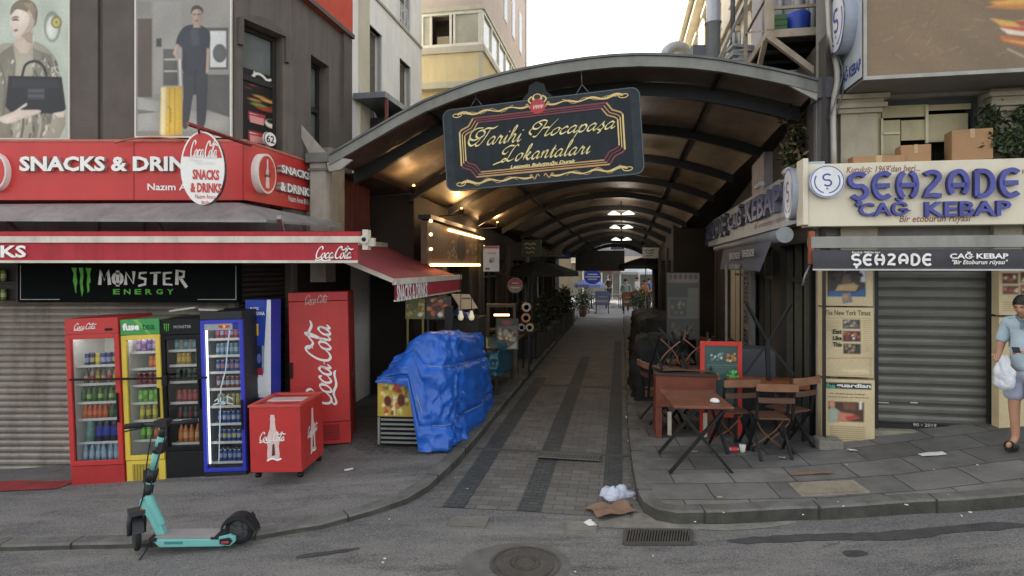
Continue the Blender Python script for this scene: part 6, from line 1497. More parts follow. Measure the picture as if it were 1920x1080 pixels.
for sx in (-1, 1): mb.ribbon([(sx * (.07 + .05 * math.sin(k * .45)), zc + .5 + k * .014) for k in range(8)], .02, -.0046, 0)
mb.build('ornament', [gold, tan, mat('emblem_red', 'a8302f', .4), mat('emblem_dark', '2a2a28', .5), white], hg)
mb = MB(FG)
mb.strokes(script('Tarihi', 1.02), (-.98, -.2, zc + .02, zc + .26), -.006, 0, wt=.27, thin=.18, shear=.42)
mb.strokes(script('Hocapaşa', 1.02), (-.13, 1.0, zc - .02, zc + .27), -.006, 0, wt=.27, thin=.18, shear=.42)
mb.strokes(script('Lokantaları', 1.1), (-.66, .66, zc - .26, zc - .02), -.0065, 0, wt=.29, thin=.18, shear=.42)
mb.text('Lezzetin Buluştuğu Durak', (-.42, .46, zc - .345, zc - .285), -.006, 0, .03, shear=.3)
mb.build('lettering', [mat('script_gold', 'd8c98a', .4, .1, var=.1)], hg)
mb = MB(FG)
for x in (-.85, .6):
    mb.tube([(x - .1, .03, zc + H2 - .02), (x, .03, zc + H2 + .12)], .006, 5); mb.tube([(x + .1, .03, zc + H2 - .02), (x, .03, zc + H2 + .12)], .006, 5); mb.tube([(x, .03, zc + H2 + .12), (x, .03, zc + H2 + .3)], .006, 5)
mb.build('chain', mat('chain_grey', '6a6a68', .5, .6), hg)
hg.rotation_euler = (0, R(-3.4), R(-12.5))
# ------------------------------------------------------------------ kebab shop building on the right
FR = Frame(*P(1515, 425, 7.0).xy, -AL)
WR = R(12.4)
FS = Frame(*P(1515, 425, 7.0).xy, -R(90) - WR)
stone = mat('shop_stone', 'a39a86', .85, var=.12, vs=3, bump=.25, bs=40, dirt=.3, dirtcol='6f675a')
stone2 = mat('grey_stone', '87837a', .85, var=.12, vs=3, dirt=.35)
signcream = mat('sign_cream', 'd3cab2', .4, var=.04, vs=3, dirt=.15, dirtcol='9a907a')
blue = mat('letter_blue', '44478e', .4, var=.3, vs=7); blued = mat('letter_blue_side', '2b2d66', .4)
brown = mat('letter_brown', '8a5640', .5)
sb = thing('kebab_building', 'stone fronted kebab shop building with a grey shutter at the right of the alley', 'building', FR.w((2.6, 2, 0)), -AL)
yw = .3
y_ = lambda py, off=yw: FR.pix(1700, py, off)[1]
wx = [FR.r(1640, 180, 1842, 315, yw), FR.r(1640, 440, 1868, 809, yw)]
hz0 = FR.pix(1700, 312, yw)[1]
mb = MB(FR)
h1 = (wx[0][0], wx[0][1], y_(330), FR.pix(1740, 181, yw)[1]); h2 = (wx[1][0], wx[1][1], FR.pix(1750, 809, yw)[1], FR.pix(1750, 470, yw)[1])
mb.wall(.18, 7, -1, 9.5, yw, [h1, h2], .35, 0)
mb.build('wall', [stone2], sb)
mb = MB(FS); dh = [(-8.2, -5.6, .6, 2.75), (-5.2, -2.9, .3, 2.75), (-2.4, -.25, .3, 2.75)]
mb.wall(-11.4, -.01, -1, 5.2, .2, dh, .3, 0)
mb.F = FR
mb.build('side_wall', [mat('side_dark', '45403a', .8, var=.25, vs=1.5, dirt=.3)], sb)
for h in dh:
    m = MB(FS); m.rect(h[0], h[1], h[2], h[3], .4); w = m.build('shop_window', mat('shop_glass', '1d2321', .1, var=.3, vs=2, spec=.9), sb)
    m = MB(FS); n = 4
    for k in range(n + 1): x = h[0] + (h[1] - h[0]) * k / n; m.box(x - .03, x + .03, .3, .39, h[2], h[3])
    m.box(h[0], h[1], .3, .39, h[3] - .55, h[3] - .49); m.build('frame', mat('frame_olive', '5c584c', .6), w)
mb = MB(FR); mb.box(.95, 7, .7, 6, -1, 9.45); mb.build('core', mat('core_dark', '1a1815', .9), sb)
# pilasters and capitals
def pil(x0, x1, z0, z1, zcap, d=.08):
    m = MB(FR); m.box(x0, x1, yw - d, yw - .002, z0, zcap - .002)
    for k, (dz, e) in enumerate(((0, .04), (.055, .08), (.11, .05), (.16, .1))): m.box(x0 - e, x1 + e, yw - d - e, yw - .002, zcap + dz, zcap + dz + .052)
    m.box(x0 - .02, x1 + .02, yw - d + .02, yw - .002, zcap + .213, z1); return m.build('pilaster', stone, sb)
a = FR.r(1572, 160, 1640, 310, yw); pil(a[0], a[1], 2.4, FR.pix(1600, 150, yw)[1], FR.pix(1600, 216, yw)[1])
a = FR.r(1856, 160, 1908, 310, yw); pil(a[0], a[1], 2.4, FR.pix(1880, 150, yw)[1], FR.pix(1880, 212, yw)[1])
# upper window with its pale panels
m = MB(FR); a, b, c, d = h1
m.rect(a, b, c, d, yw + .34, 0); m.build('window_void', darkin, sb)
m = MB(FR)
def bxp(F, m, px, yo, t, mi): x0, x1, z0, z1 = F.r(*px, yo); m.box(x0, x1, yo, yo + t, z0, z1, mi)
bxp(FR, m, (1640, 180, 1842, 190), yw + .1, .08, 0); bxp(FR, m, (1826, 191, 1842, 312), yw + .1, .08, 0); fr_ = m.build('window_frame', mat('frame_slate', '4a4d50', .5, .2), sb)
m = MB(FR)
for q in ((1645, 206, 1652, 305), (1654, 196, 1736, 218), (1654, 226, 1688, 300), (1690, 226, 1735, 262), (1739, 194, 1822, 204), (1739, 215, 1815, 264)): bxp(FR, m, q, yw + .16, .02, 0)
m.build('window_panel', mat('panel_cream', 'c4b994', .6, var=.08, dirt=.2), fr_)
m = MB(FR)
for q in ((1644, 193, 1739, 197), (1736, 193, 1741, 268), (1652, 222, 1656, 305), (1654, 248, 1688, 251)): bxp(FR, m, q, yw + .13, .025, 0)
m.build('glazing_bar', mat('bar_ivory', 'd8d0ae', .5), fr_)
# fascia sign (front)
zt, zb_ = FR.pix(1515, 308)[1], FR.pix(1515, 425)[1]
fs = thing('fascia_sign', 'cream fascia sign with raised blue kebab shop letters over the grey shutter', 'sign', FR.w((2.2, 0, zb_)), -AL)
mb = MB(FR); mb.box(0, 6.5, 0, .27, zb_, zt); mb.box(-.06, 0, -.02, .25, zb_ + .02, zt + .07); mb.build('panel', signcream, fs, bev=.008)
mb = MB(FR); uncial(mb, FR.r(1592, 325, 1916, 367, -.07), -.07, 0, .052, .06, ms=1); mb.build('lettering', [blue, blued], fs)
for tx, q in (('CAĞ', FR.r(1611, 372, 1710, 404, -.05)), ('KEBAP', FR.r(1735, 378, 1897, 404, -.05))): mb = MB(FR); mb.text(tx, q, -.05, 0, .022, ext=.05); mb.build('lettering', [blue, blued], fs)
mb = MB(FR); mb.text("Kuruluş: 1969'dan beri...", FR.r(1587, 312, 1725, 324, -.003), -.003, 0, .01, shear=.25); mb.text('Bir etoburun rüyası', FR.r(1686, 404, 1820, 419, -.003), -.003, 0, .01, shear=.25); mb.text('R', FR.r(1917, 318, 1924, 326, -.003), -.003, 0); mb.build('tagline', [brown], fs)
def seal(F, cx, cz, r, y, parent, rx=None):
    rx = rx or r
    mb = MB(F); mb.ell(cx, cz, rx, r, y, 0, 36, -.001, 2); mb.ring_e(cx, cz, rx * .97, r * .97, r * .05, y - .002, 1, 36)
    k = rx / r
    for st in UNC['S']: mb.ribbon([(cx + (u - .5) * r * .55 * k, cz + .08 * r + (v - .5) * r * .75) for u, v in st], r * .1, y - .002, 1)
    mb.ell(cx, cz - .45 * r, r * .06 * k, r * .06, y - .002, 1, 8)
    mb.ribbon([(cx + rx * .72 * math.cos(R(t)), cz + r * .72 * math.sin(R(t))) for t in range(150, 262, 8)], r * .07, y - .002, 1); mb.ribbon([(cx + rx * .72 * math.cos(R(t)), cz + r * .72 * math.sin(R(t))) for t in range(278, 392, 8)], r * .07, y - .002, 1)
    return mb.build('seal', [mat('seal_white', 'd2d4d4', .35), blue, mat('seal_rim', '9aa0ac', .4)], parent)
c = FR.pix(1551, 340, -.09); seal(FR, c[0], c[1], .19, -.09, fs)
# side sign along the alley
zt2, zb2 = FS.pix(1510, 306)[1], FS.pix(1510, 414)[1]
ss = thing('side_sign', 'long pale blue side sign with raised kebab letters running into the alley', 'sign', FS.w((-5, 0, zb2)), FS.rz)
mb = MB(FS); mb.box(-11.2, -.02, 0, .19, zb2, zt2); mb.build('panel', mat('sign_pale_blue', 'a9b2b6', .45, var=.08, dirt=.3, dirtcol='6a6f6c'), ss)
mb = MB(FS); zz = zt2 - zb2
sm_ = [mat('letter_navy', '26307a', .4, var=.2), mat('letter_side_grey', '6d6f7c', .5)]
for tx, q in (('CAĞ', (-5.9, -4.1, zb2 + .22, zb2 + .64)), ('KEBAP', (-3.75, -1.05, zb2 + .22, zb2 + .60))): mb = MB(FS); mb.text(tx, q, -.09, 0, .022, ext=.09); mb.build('lettering', sm_, ss)
mb = MB(FS); uncial(mb, (-10.9, -6.3, zb2 + .16, zb2 + .62), -.09, 0, .07, .09, ms=1)
mb.build('lettering', [mat('letter_navy', '26307a', .4, var=.2), mat('letter_side_grey', '6d6f7c', .5)], ss)
mb = MB(FS); mb.text('Bir etoburun rüyası', (-3.4, -1.1, zb2 + .06, zb2 + .17), -.003, 0, .01, shear=.25); mb.build('tagline', [brown], ss)
seal(FS, -.42, zb2 + .36, .33, -.13, ss, rx=.27)
m = MB(FS); m.lathe([(.05, -.1), (.05, .1)], 10, (-.95, -.02, zt2 + .03), 'x'); m.build('spotlight', mat('spot_white', 'c4c6c6', .4), ss); m = MB(FS); m.lathe([(.04, -.35), (.04, .1)], 8, (-2.3, -.1, zt2 + .04), 'x'); m.build('spotlight', mat('spot_white', 'c4c6c6', .4), ss)
# awning of the front
aw3 = thing('black_awning', 'rolled black front awning with white kebab shop lettering over the grey shutter', 'awning', FR.w((2.5, -.3, 2.5)), -AL)
zc0, zc1 = FR.pix(1525, 465, -.35)[1], FR.pix(1525, 444, -.35)[1]; zv0, zv1 = FR.pix(1525, 504, -.42)[1], FR.pix(1525, 472, -.42)[1]
xa = FR.pix(1524, 480, -.42)[0]
mb = MB(FR); mb.lathe([(.07, 0), (.07, 6)], 14, (xa, -.28, (zc0 + zc1) / 2), 'x'); mb.box(xa, 6.2, -.37, -.33, zc0, zc1); mb.build('cassette', mat('cassette_grey', '87867f', .4, .4, var=.1, dirt=.3), aw3)
mb = MB(FR); mb.grid(lambda a, b: (xa + (6 - xa) * a, -.42 + .008 * math.sin(a * 60) * (1 - b) + .06 * (b > .99), zv0 + (zv1 + .02 - zv0) * b), 90, 3); mb.build('valance', mat('valance_charcoal', '3b3a3e', .75, var=.1, vs=5, bump=.1, bs=120, dirt=.2), aw3)
mb = MB(FR); mb.box(xa, 6, -.435, -.41, zv0 - .018, zv0); mb.build('hem', mat('hem_white', 'b4b2ac', .5), aw3)
mb = MB(FR); uncial(mb, FR.r(1597, 477, 1748, 497, -.44), -.44, 0, .026); mb.text('CAĞ KEBAP', FR.r(1781, 472, 1891, 485, -.44), -.44, 0, .03); mb.text('"Bir Etoburun rüyası"', FR.r(1785, 487, 1890, 498, -.44), -.44, 0, .015, shear=.25); mb.text("Kuruluş: 1969'dan beri", FR.r(1598, 471, 1650, 476, -.44), -.44, 0, .01); mb.build('lettering', [white], aw3)
mb = MB(FR); x = FR.pix(1520, 460, -.3)[0]; mb.box(x - .03, x + .03, -.36, -.30, FR.pix(1520, 495, -.3)[1], FR.pix(1520, 434, -.3)[1]); mb.build('end_bracket', mat('bracket_rust', '8a4a34', .6), aw3)
mb = MB(FR); q = [FR.pix(a, b, -.3) for a, b in ((1518, 496), (1508, 516), (1503, 535))]; mb.tube([(a, -.33, b) for a, b in q], .012, 6); mb.build('crank_rod', mat('rod_grey', '77797c', .4, .5), aw3)
# side awning roll
aw4 = thing('side_awning', 'rolled grey side awning with a small printed flap under the side sign', 'awning', FS.w((-3, -.3, zb2 - .2)), FS.rz)
mb = MB(FS); mb.lathe([(.085, 0), (.085, 6.6)], 14, (-6.9, -.2, zb2 - .16), 'x'); mb.build('roll', mat('roll_grey', '74787a', .5, .2, var=.1, dirt=.3), aw4)
mb = MB(FS); mb.lathe([(.0001, 0), (.1, 0), (.105, .02), (.1, .045), (.0001, .05)], 18, (-.29, -.2, zb2 - .16), 'x', sm=False); mb.build('end_cap', mat('cap_grey', '85898a', .4), aw4)
mb = MB(FS); mb.grid(lambda a, b: (-5.2 + 4.6 * a + .5 * (1 - b) * (a - .5) * -1, -.28 - .10 * (1 - b), zb2 - .62 + .4 * b), 14, 3); mb.build('valance', mat('valance_blue_grey', '4a4f5c', .7, var=.1), aw4)
mb = MB(FS); mb.F = FS; mb.text('ŞEHZADE', (-3.6, -2.4, zb2 - .46, zb2 - .32), -.395, 0, .03); mb.text('CAĞ KEBAP', (-3.6, -2.4, zb2 - .6, zb2 - .5), -.395, 0, .03); mb.text('ŞEHZADE', (-2.2, -1.2, zb2 - .44, zb2 - .3), -.395, 0, .03); mb.build('lettering', [mat('flap_white', 'a8abb0', .5)], aw4)
# vertical sign
vs_ = thing('vertical_sign', 'narrow white vertical sign with stacked dark letters on the dark side wall', 'sign', FS.w((FS.pix(1399, 600, .1)[0], .1, 1.0)), FS.rz)
x0, x1, z0, z1 = FS.r(1392, 508, 1407, 668, .1); mb = MB(FS); mb.box(x0, x1, .1, .19, z0, z1); mb.build('panel', mat('vert_panel', '8f9190', .5, var=.1), vs_)
mb = MB(FS); letters = 'ŞEHZADE CAĞ KEBAP'; n = len(letters); dz = (z1 - z0) / n
for i, ch in enumerate(letters):
    if ch != ' ': mb.text(ch, (x0 + (x1 - x0) * .2, x1 - (x1 - x0) * .2, z1 - (i + .85) * dz, z1 - (i + .15) * dz), .096, 0, .03)
mb.build('lettering', [mat('vert_ink', '20242c', .5)], vs_)
# billboard overhead
bb = thing('billboard', 'large brown food billboard box projecting over the upper window at the right', 'billboard', FR.w((2.8, -.2, 4.7)), -AL)
yb = -.45; x0, x1, z0, z1 = FR.r(1622, -260, 2100, 122, yb)
mb = MB(FR); mb.box(x0, x1, yb + .01, yw - .01, z0, z1, 0); mb.build('box', [mat('billboard_under', '6d6a64', .6, var=.1)], bb)
mb = MB(FR); mb.box(x0 - .02, x1, yb - .02, yb + .009, z0 - .02, z0 + .02); mb.box(x0 - .02, x0 + .012, yb - .02, yb + .009, z0 + .021, z1); mb.build('edge_trim', mat('trim_grey', '96948c', .5, .3, dirt=.4), bb)
f, rr, pp = prx(FR, yb)
fbrown = mat('food_brown', '67543c', .5, var=.35, vs=1.4)
s = [('r', '755f42', *rr(1624, -255, 2095, 119))]
rg = random.Random(3)
for k in range(110):
    a, b = rg.gauss(1770, 80), rg.uniform(-40, 112); L_ = rg.uniform(6, 26); t = rg.uniform(-1.2, .9)
    if 1632 < a < 1885: s.append(('l', rg.choice(['7a6547', '7f6b4d', '705b40', '6a563c', '836650', '86714f']), pp([(a, b), (min(1890, a + L_ * math.cos(t)), min(114, b + L_ * math.sin(t) * .6))]), rg.uniform(.004, .014)))
s += [('p', 'b3742f', pp([(1848, 14), (1870, 6), (1925, -4), (1960, 14), (1900, 18)])), ('p', 'c9953c', pp([(1855, 4), (1890, -2), (1925, -10), (1925, 8), (1870, 10)])), ('p', 'c0522f', pp([(1840, -4), (1880, -12), (1925, -16), (1925, -6), (1875, 2)])), ('p', 'cfa24a', pp([(1856, 34), (1900, 40), (1960, 30), (1960, 62), (1890, 58)])), ('p', 'bb4a30', pp([(1872, 48), (1925, 52), (1960, 60), (1960, 74), (1900, 66)])),
      ('p', 'd9cdb0', pp([(1874, 52), (1910, 58), (1960, 64), (1960, 72), (1890, 64)])), ('p', 'b5602c', pp([(1874, 66), (1920, 72), (1960, 84), (1960, 98), (1880, 78)])), ('p', 'd3a648', pp([(1880, 74), (1930, 80), (1960, 92), (1930, 86)])), ('p', 'a8402a', pp([(1900, 40), (1960, 36), (1960, 46), (1915, 50)])),
      ('l', 'b8a88a', pp([(1890, 92), (1915, 104), (1940, 116)]), .012)]
picture(FR, yb, s, bb, 'print', cell=.014)
Fsd = Frame(*FR.w((x0 - .02, yb, 0)).xy, FR.rz - R(90))      # left cheek of the box, outward to the left
w = yw - yb
mb = MB(Fsd); mb.rect(-w + .02, -.02, z0 + .03, z1, -.003, 0); mb.text('CAĞ KEBAP', (-w + .07, -.05, z0 + .12, z0 + .3), -.006, 1, .03); mb.build('side_panel', [mat('sign_pale_blue', 'a9b2b6', .45), mat('letter_navy', '26307a', .4)], bb)
zz = P(1590, 45, 6.8).z; seal(Fsd, -w * .55, zz + .05, .36, -.14, bb, rx=.28)
mb = MB(Fsd); mb.ring_e(-w * .55, zz + .05, .3, .38, .03, -.142, 0, 36); mb.build('seal_rim', mat('chrome_rim', 'b9b5a8', .2, .8), bb)
mb = MB(); pts = [P(a, b, 7.05) for a, b in ((1552, -40), (1556, 60), (1566, 110), (1570, 150), (1562, 200), (1563, 308))]; mb.tube(crom([tuple(p) for p in pts], 3), .035, 8); mb.build('drain_pipe', mat('pipe_cream', 'b8b3a4', .5, var=.1, dirt=.4), None, 'cream drain pipe running down beside the billboard', 'pipe')
mb = MB()
for k, o in enumerate(((0, 0), (8, 4), (-5, 9))): mb.tube(crom([tuple(P(a + o[0], b + o[1], 7.0 + .03 * k)) for a, b in ((1556, -20), (1560, 70), (1580, 130), (1572, 170), (1558, 215))], 4), .008, 5)
mb.build('cable_bundle', mat('cable_grey', '6a6b6e', .6), None, 'loose grey cables hanging along the drain pipe', 'cables')
# ------------------------------------------------------------------ shop front: shutter, press boards, plinth
a, b, c, d = h2
shutter(FR, a, b, c + .06, d, yw + .1, mat('slat_charcoal', '6a6962', .42, .3, var=.14, vs=2.5, dirt=.35, dirtcol='3c3b38', ds=(.6, .6, 3)), sb, pitch=.115, amp=.02)
mb = MB(FR); mb.box(a, b, yw + .06, yw + .12, c, c + .059); mb.box(a - .0, a + .05, yw + .02, yw + .06, c, d); mb.box(b - .07, b, yw + .02, yw + .06, c, d); gr_ = mb.build('shutter_guide', mat('guide_dark', '2d2c2a', .5, .3), sb)
mb = MB(FR); mb.text('90 • 2019', FR.r(1712, 793, 1756, 801, yw + .055), yw + .055, 0, .02); mb.rect(*FR.r(1646, 754, 1668, 757, yw + .055), yw + .075, 0); mb.rect(*FR.r(1708, 754, 1722, 757, yw + .055), yw + .07, 0); mb.build('lettering', [mat('stencil', 'a9a8a2', .6)], gr_)
mb = MB(FR); mb.box(a - .02, b + .4, yw - .06, yw + .3, c - .55, c - .001); mb.build('plinth', mat('plinth_stone', '8a8472', .9, var=.25, vs=8, bump=.7, bs=30, dirt=.4), sb)
def pressboard(name, label, box_, shapes, y=.16):
    x0, x1, z0, z1 = FR.r(*box_, y); t = thing(name, label, 'poster', FR.w(((x0 + x1) / 2, y, z0)), -AL)
    m = MB(FR); m.box(x0, x1, y, yw - .003, z0, z1); m.build('panel', mat('press_cream', 'c6b48c', .5, var=.1, vs=3, dirt=.25, dirtcol='8a7448'), t)
    picture(FR, y, [('r', 'c6b48c', x0 + .008, x1 - .008, z0 + .008, z1 - .008)] + shapes, t, 'print'); return t
y = .16; f, rr, pp = prx(FR, y); rg = random.Random(5)
def mosaic(box_, cols, n, rmin=2, rmax=6):
    out = []
    for _ in range(n):
        a, b = rg.uniform(box_[0] + 3, box_[2] - 3), rg.uniform(box_[1] + 3, box_[3] - 3); r = rg.uniform(rmin, rmax)
        r = min(r, a - box_[0], box_[2] - a, b - box_[1], box_[3] - b); n_ = rg.randint(5, 8); ph = rg.random() * 6
        out.append(('p', rg.choice(cols), pp([(a + r * rg.uniform(.6, 1) * math.cos(ph + 6.283 * k / n_), b + r * rg.uniform(.6, 1) * math.sin(ph + 6.283 * k / n_)) for k in range(n_)])))
    return out
s = [('r', '3a3430', *rr(1551, 500, 1623, 556)), ('p', '2f5a8f', pp([(1553, 556), (1556, 545), (1600, 549), (1623, 540), (1623, 556)])), ('p', 'b59a6c', pp([(1566, 545), (1572, 534), (1600, 530), (1610, 536), (1604, 546)])), ('p', '6a5a48', pp([(1578, 532), (1582, 512), (1592, 508), (1598, 532)])), ('p', '9a7a5a', pp([(1582, 512), (1586, 503), (1592, 505), (1592, 514)])), ('p', 'c4ccd4', pp([(1611, 500), (1623, 500), (1623, 530), (1614, 528)])), ('p', '7d7a80', pp([(1578, 550), (1594, 548), (1599, 566), (1580, 570)])), ('e', 'a98a60', *f(1586, 557), .03, .04)]
s += mosaic((1553, 502, 1621, 530), ['4a4038', '57483a', '2a2624'], 14)
pressboard('press_board', 'cream press cutting board with a cook photo, top board on the left shutter pier', (1540, 496, 1637, 574), s)
s = [('t', '4a4030', 'The New York Times', rr(1546, 581, 1632, 592), .02), ('r', '8a7a58', *rr(1546, 596, 1632, 596.8))]
for k in range(8): s.append(('r', '9a8a66', *rr(1546, 601 + k * 2.6, 1576, 602 + k * 2.6)))
for (q, cols) in (((1580, 599, 1613, 617), ['5c5248', '8a8278', '3a342e', 'b0a898']), ((1580, 620, 1614, 641), ['8f3a30', 'b0503c', 'c9b090', '3a2c24', 'd8d0c0']), ((1581, 644, 1614, 664), ['5a4636', '8a7860', '2a241e', 'a08a6a'])):
    s.append(('r', '3a322a', *rr(*q))); s += mosaic(q, cols, 16, 2, 5)
for k, wd in enumerate(('Eat', 'Like', 'This')): s.append(('t', '3a342a', wd, rr(1561, 617 + k * 12, 1578, 626 + k * 12), .04))
for k in range(18): s.append(('r', 'a59470', *rr(1616, 600 + k * 3.4, 1633, 601 + k * 3.4)))
s += [('l', 'a0563c', pp([(1548, 672), (1630, 671), (1632, 674), (1632, 700), (1630, 704), (1549, 705), (1547, 702), (1547, 675), (1548, 672)]), .005), ('r', 'cfc096', *rr(1576, 692, 1628, 699))]
pressboard('press_board', 'cream press cutting board headed with a black letter newspaper title, middle of the left pier', (1540, 576, 1638, 708), s)
s = [('r', '20262a', *rr(1543, 716, 1634, 731)), ('t', '4aa088', 'the', rr(1545, 718, 1566, 728), .04), ('t', 'd8d8d0', 'guardian', rr(1568, 718, 1633, 730), .04), ('t', '5a4c34', '10 of the best kebab', rr(1556, 736, 1622, 741), .02), ('t', '5a4c34', 'restaurants in Istanbul', rr(1552, 742, 1628, 747), .02), ('r', '4a3428', *rr(1553, 752, 1620, 792)), ('p', '9aa894', pp([(1553, 768), (1562, 762), (1576, 772), (1572, 792), (1553, 792)])), ('e', 'c98a6c', *f(1560, 758), .035, .045), ('p', 'b8745a', pp([(1572, 772), (1600, 776), (1612, 784), (1588, 790), (1570, 790)])), ('p', 'a04030', pp([(1584, 782), (1604, 778), (1610, 784), (1590, 789)])), ('r', 'd8d4cc', *rr(1611, 753, 1616, 768)), ('p', '6f4a34', pp([(1580, 754), (1606, 754), (1606, 770), (1582, 768)]))]
for k in range(8): s.append(('r', 'a59470', *rr(1556, 799 + k * 4, 1622, 800.4 + k * 4)))
pressboard('press_board', 'cream press cutting board with a dark newspaper masthead at the bottom of the left pier', (1540, 710, 1640, 846), s)
s = []
for q in ((1879, 512, 1909, 532), (1913, 510, 1940, 530), (1880, 536, 1910, 552), (1913, 534, 1940, 552)):
    s.append(('r', '5a3428', *rr(*q))); s += mosaic(q, ['9a5a3c', 'b8745a', 'd8c8b0', '7a3a2a', 'c04a34'], 10, 2, 5)
for k in range(5): s.append(('r', '9a7a50', *rr(1880, 566 + k * 4, 1930, 567.4 + k * 4)))
pressboard('press_board', 'cream press cutting board with red food photos on the right pier, top board', (1873, 505, 1985, 592), s)
s = [('r', '2c2a26', *rr(1891, 622, 1897, 650)), ('r', '4a443a', *rr(1900, 622, 1960, 660))]
for k in range(9): s.append(('r', '9a8a62', *rr(1880, 668 + k * 6, 1960, 669.6 + k * 6)))
pressboard('press_board', 'cream press cutting board behind the man at the right edge', (1873, 595, 1985, 808), s)
c = FR.w((FR.pix(1548, 850, .1)[0], .02, 0)); g = gr(c.x, c.y); mb = MB(FR); q = FR.l(c); mb.box(q.x - .13, q.x + .14, -.1, .14, g - .05, g + .1); mb.build('stone_block', concrete, None, 'small concrete block at the foot of the left press boards', 'block', bev=.02)
# boxes and shrub on top of the fascia sign
card = mat('cardboard', 'a5805c', .8, var=.1, vs=4, dirt=.15); tape = mat('tape', 'b89a72', .4)
def carton(label, px, yo, dp, rz=0):
    x0, x1, z0, z1 = FR.r(*px, yo); z0 = zt + .004
    t = thing('cardboard_box', label, 'box', FR.w(((x0 + x1) / 2, yo, z0)), -AL + R(rz)); F = Frame(*FR.w(((x0 + x1) / 2, yo, 0)).xy, -AL + R(rz)); w = (x1 - x0) / 2
    m = MB(F); m.box(-w, w, 0, dp, z0, z1); m.build('carton', card, t, bev=.006); m = MB(F); m.box(-w * .12, w * .12, -.002, dp + .002, z1, z1 + .002); m.box(-w * .12, w * .12, -.003, -.001, z1 - .1, z1); m.build('packing_tape', tape, t)
carton('long low cardboard box lying on the cream fascia sign', (1600, 293, 1697, 309), .06, .18)
carton('middle cardboard box standing on the cream fascia sign', (1690, 272, 1745, 309), .07, .2, -6)
carton('tallest cardboard box on the cream fascia sign beside the shrub', (1787, 243, 1860, 309), .03, .24, -8)
lv = [mat('leaf_dark', '1f2a16', .6, var=.3, vs=30), mat('leaf_mid', '37462a', .55, var=.3, vs=30), mat('leaf_light', '6a6f3e', .5, var=.3, vs=30)]
sx0 = FR.pix(1905, 250, .15)
shb = thing('shrub', 'leafy green shrub growing above the fascia sign beside the tallest box', 'shrub', FR.w((sx0[0], .15, zt)), -AL)
rg = random.Random(11); cl_ = [(rg.gauss(0, .22), rg.gauss(0, .09), rg.uniform(.05, .62)) for _ in range(26)]
def cs():
    c = rg.choice(cl_); return (sx0[0] + c[0] + rg.gauss(0, .06), .13 + c[1] + rg.gauss(0, .05), zt + max(.02, c[2] + rg.gauss(0, .06)))
mb = MB(FR); mb.leaves(1500, cs, .035, (0, 0, 1, 1, 1, 2), rg); mb.build('foliage', lv, shb)
mb = MB(FR)
for c in cl_[:14]: mb.tube([(sx0[0] + c[0] * .2, .15, zt), (sx0[0] + c[0] * .7, .14 + c[1] * .6, zt + c[2] * .6), (sx0[0] + c[0], .13 + c[1], zt + c[2])], [.012, .009, .005], 5)
mb.build('stem', mat('twig', '4a3d2c', .8), shb)
# vine hanging at the canopy right end
vn = thing('vine', 'dry trailing vine hanging from the right end of the canopy beside the slate post', 'vine', P(1492, 300, 7.9), 0)
rg = random.Random(4); vp = [P(rg.gauss(1470, 8), rg.uniform(160, 215), 7.95) for _ in range(10)] + [P(rg.gauss(1492, 11), rg.uniform(235, 330), 7.95) for _ in range(20)]
mb = MB(); mb.leaves(1700, lambda: (lambda c: (c.x + rg.gauss(0, .05), c.y + rg.gauss(0, .09), c.z + rg.gauss(0, .09)))(rg.choice(vp)), .042, (0, 0, 1, 3), rg); mb.build('foliage', lv + [mat('leaf_dry', '6f5f40', .7, var=.3)], vn)
mb = MB()
for k in range(9): mb.tube(crom([tuple(P(a + rg.gauss(0, 5), b, 7.95 + rg.gauss(0, .05))) for a, b in ((1490, 165), (1496, 205), (1500, 245), (1507, 290), (1512, 325))], 3), .008, 5)
mb.build('stem', mat('vine_stem', '7a6444', .8), vn)
# ------------------------------------------------------------------ sign with warm bulbs on the left of the alley
bulbm = mat('warm_bulb', 'ffc27a', .4, emit=2.4); dimb = mat('dim_bulb', 'ffb060', .4, emit=1.6)
o = P(802, 450, 10.0); e = P(903, 470, 15.2)
FBu = Frame(o.x, o.y, math.atan2(e.y - o.y, e.x - o.x)); L = math.dist(o.xy, e.xy)
zA, zB = P(802, 500, 10).z, P(802, 408, 10).z
bs_ = thing('bulb_sign', 'brown restaurant sign edged with rows of glowing warm bulbs', 'sign', FBu.w((L / 2, 0, zA)), FBu.rz)
mb = MB(FBu); mb.box(0, L, 0, .12, zA + .05, zB - .05, 0); mb.box(-.03, L + .03, -.06, .16, zB - .02, zB + .05, 1); mb.build('panel', [mat('bulb_panel', '5a4634', .6, var=.3, vs=6), ribm], bs_)
mb = MB(FBu); mb.ell(L * .52, (zA + zB) / 2 - .02, L * .085, .30, -.004, 0, 24); mb.rect(L * .02, L * .18, zB - .32, zB - .1, -.004, 1)
rg = random.Random(9)
for k in range(46):
    x = L * (rg.uniform(.62, .95) if k % 3 else rg.uniform(.25, .42)); z = rg.uniform(zA + .15, zA + .5); mb.ribbon([(x, z), (x + .1, z + .05), (x + .16, z - .02)], .025, -.004, 2)
mb.build('print', [mat('ink_dark_brown', '1f1812', .6), mat('ink_grey', '55504a', .6), mat('ink_cream', 'a8967a', .6)], bs_)
def bulb(F, x, z):
    m = MB(F); m.lathe([(.0001, -.03), (.026, -.016), (.032, 0), (.026, .018), (.0001, .03)], 8, (x, -.05, z)); m.build('bulb', bulbm, bs_)
for k in range(30): bulb(FBu, L * (.26 + .74 * k / 29), zB - .13)
for k in range(36): bulb(FBu, L * (.01 + .99 * k / 35), zA + .03)
for z in (.3, .55, .78): bulb(FBu, .02, zA + z)
for z in (.28, .52): bulb(FBu, L - .03, zA + z)
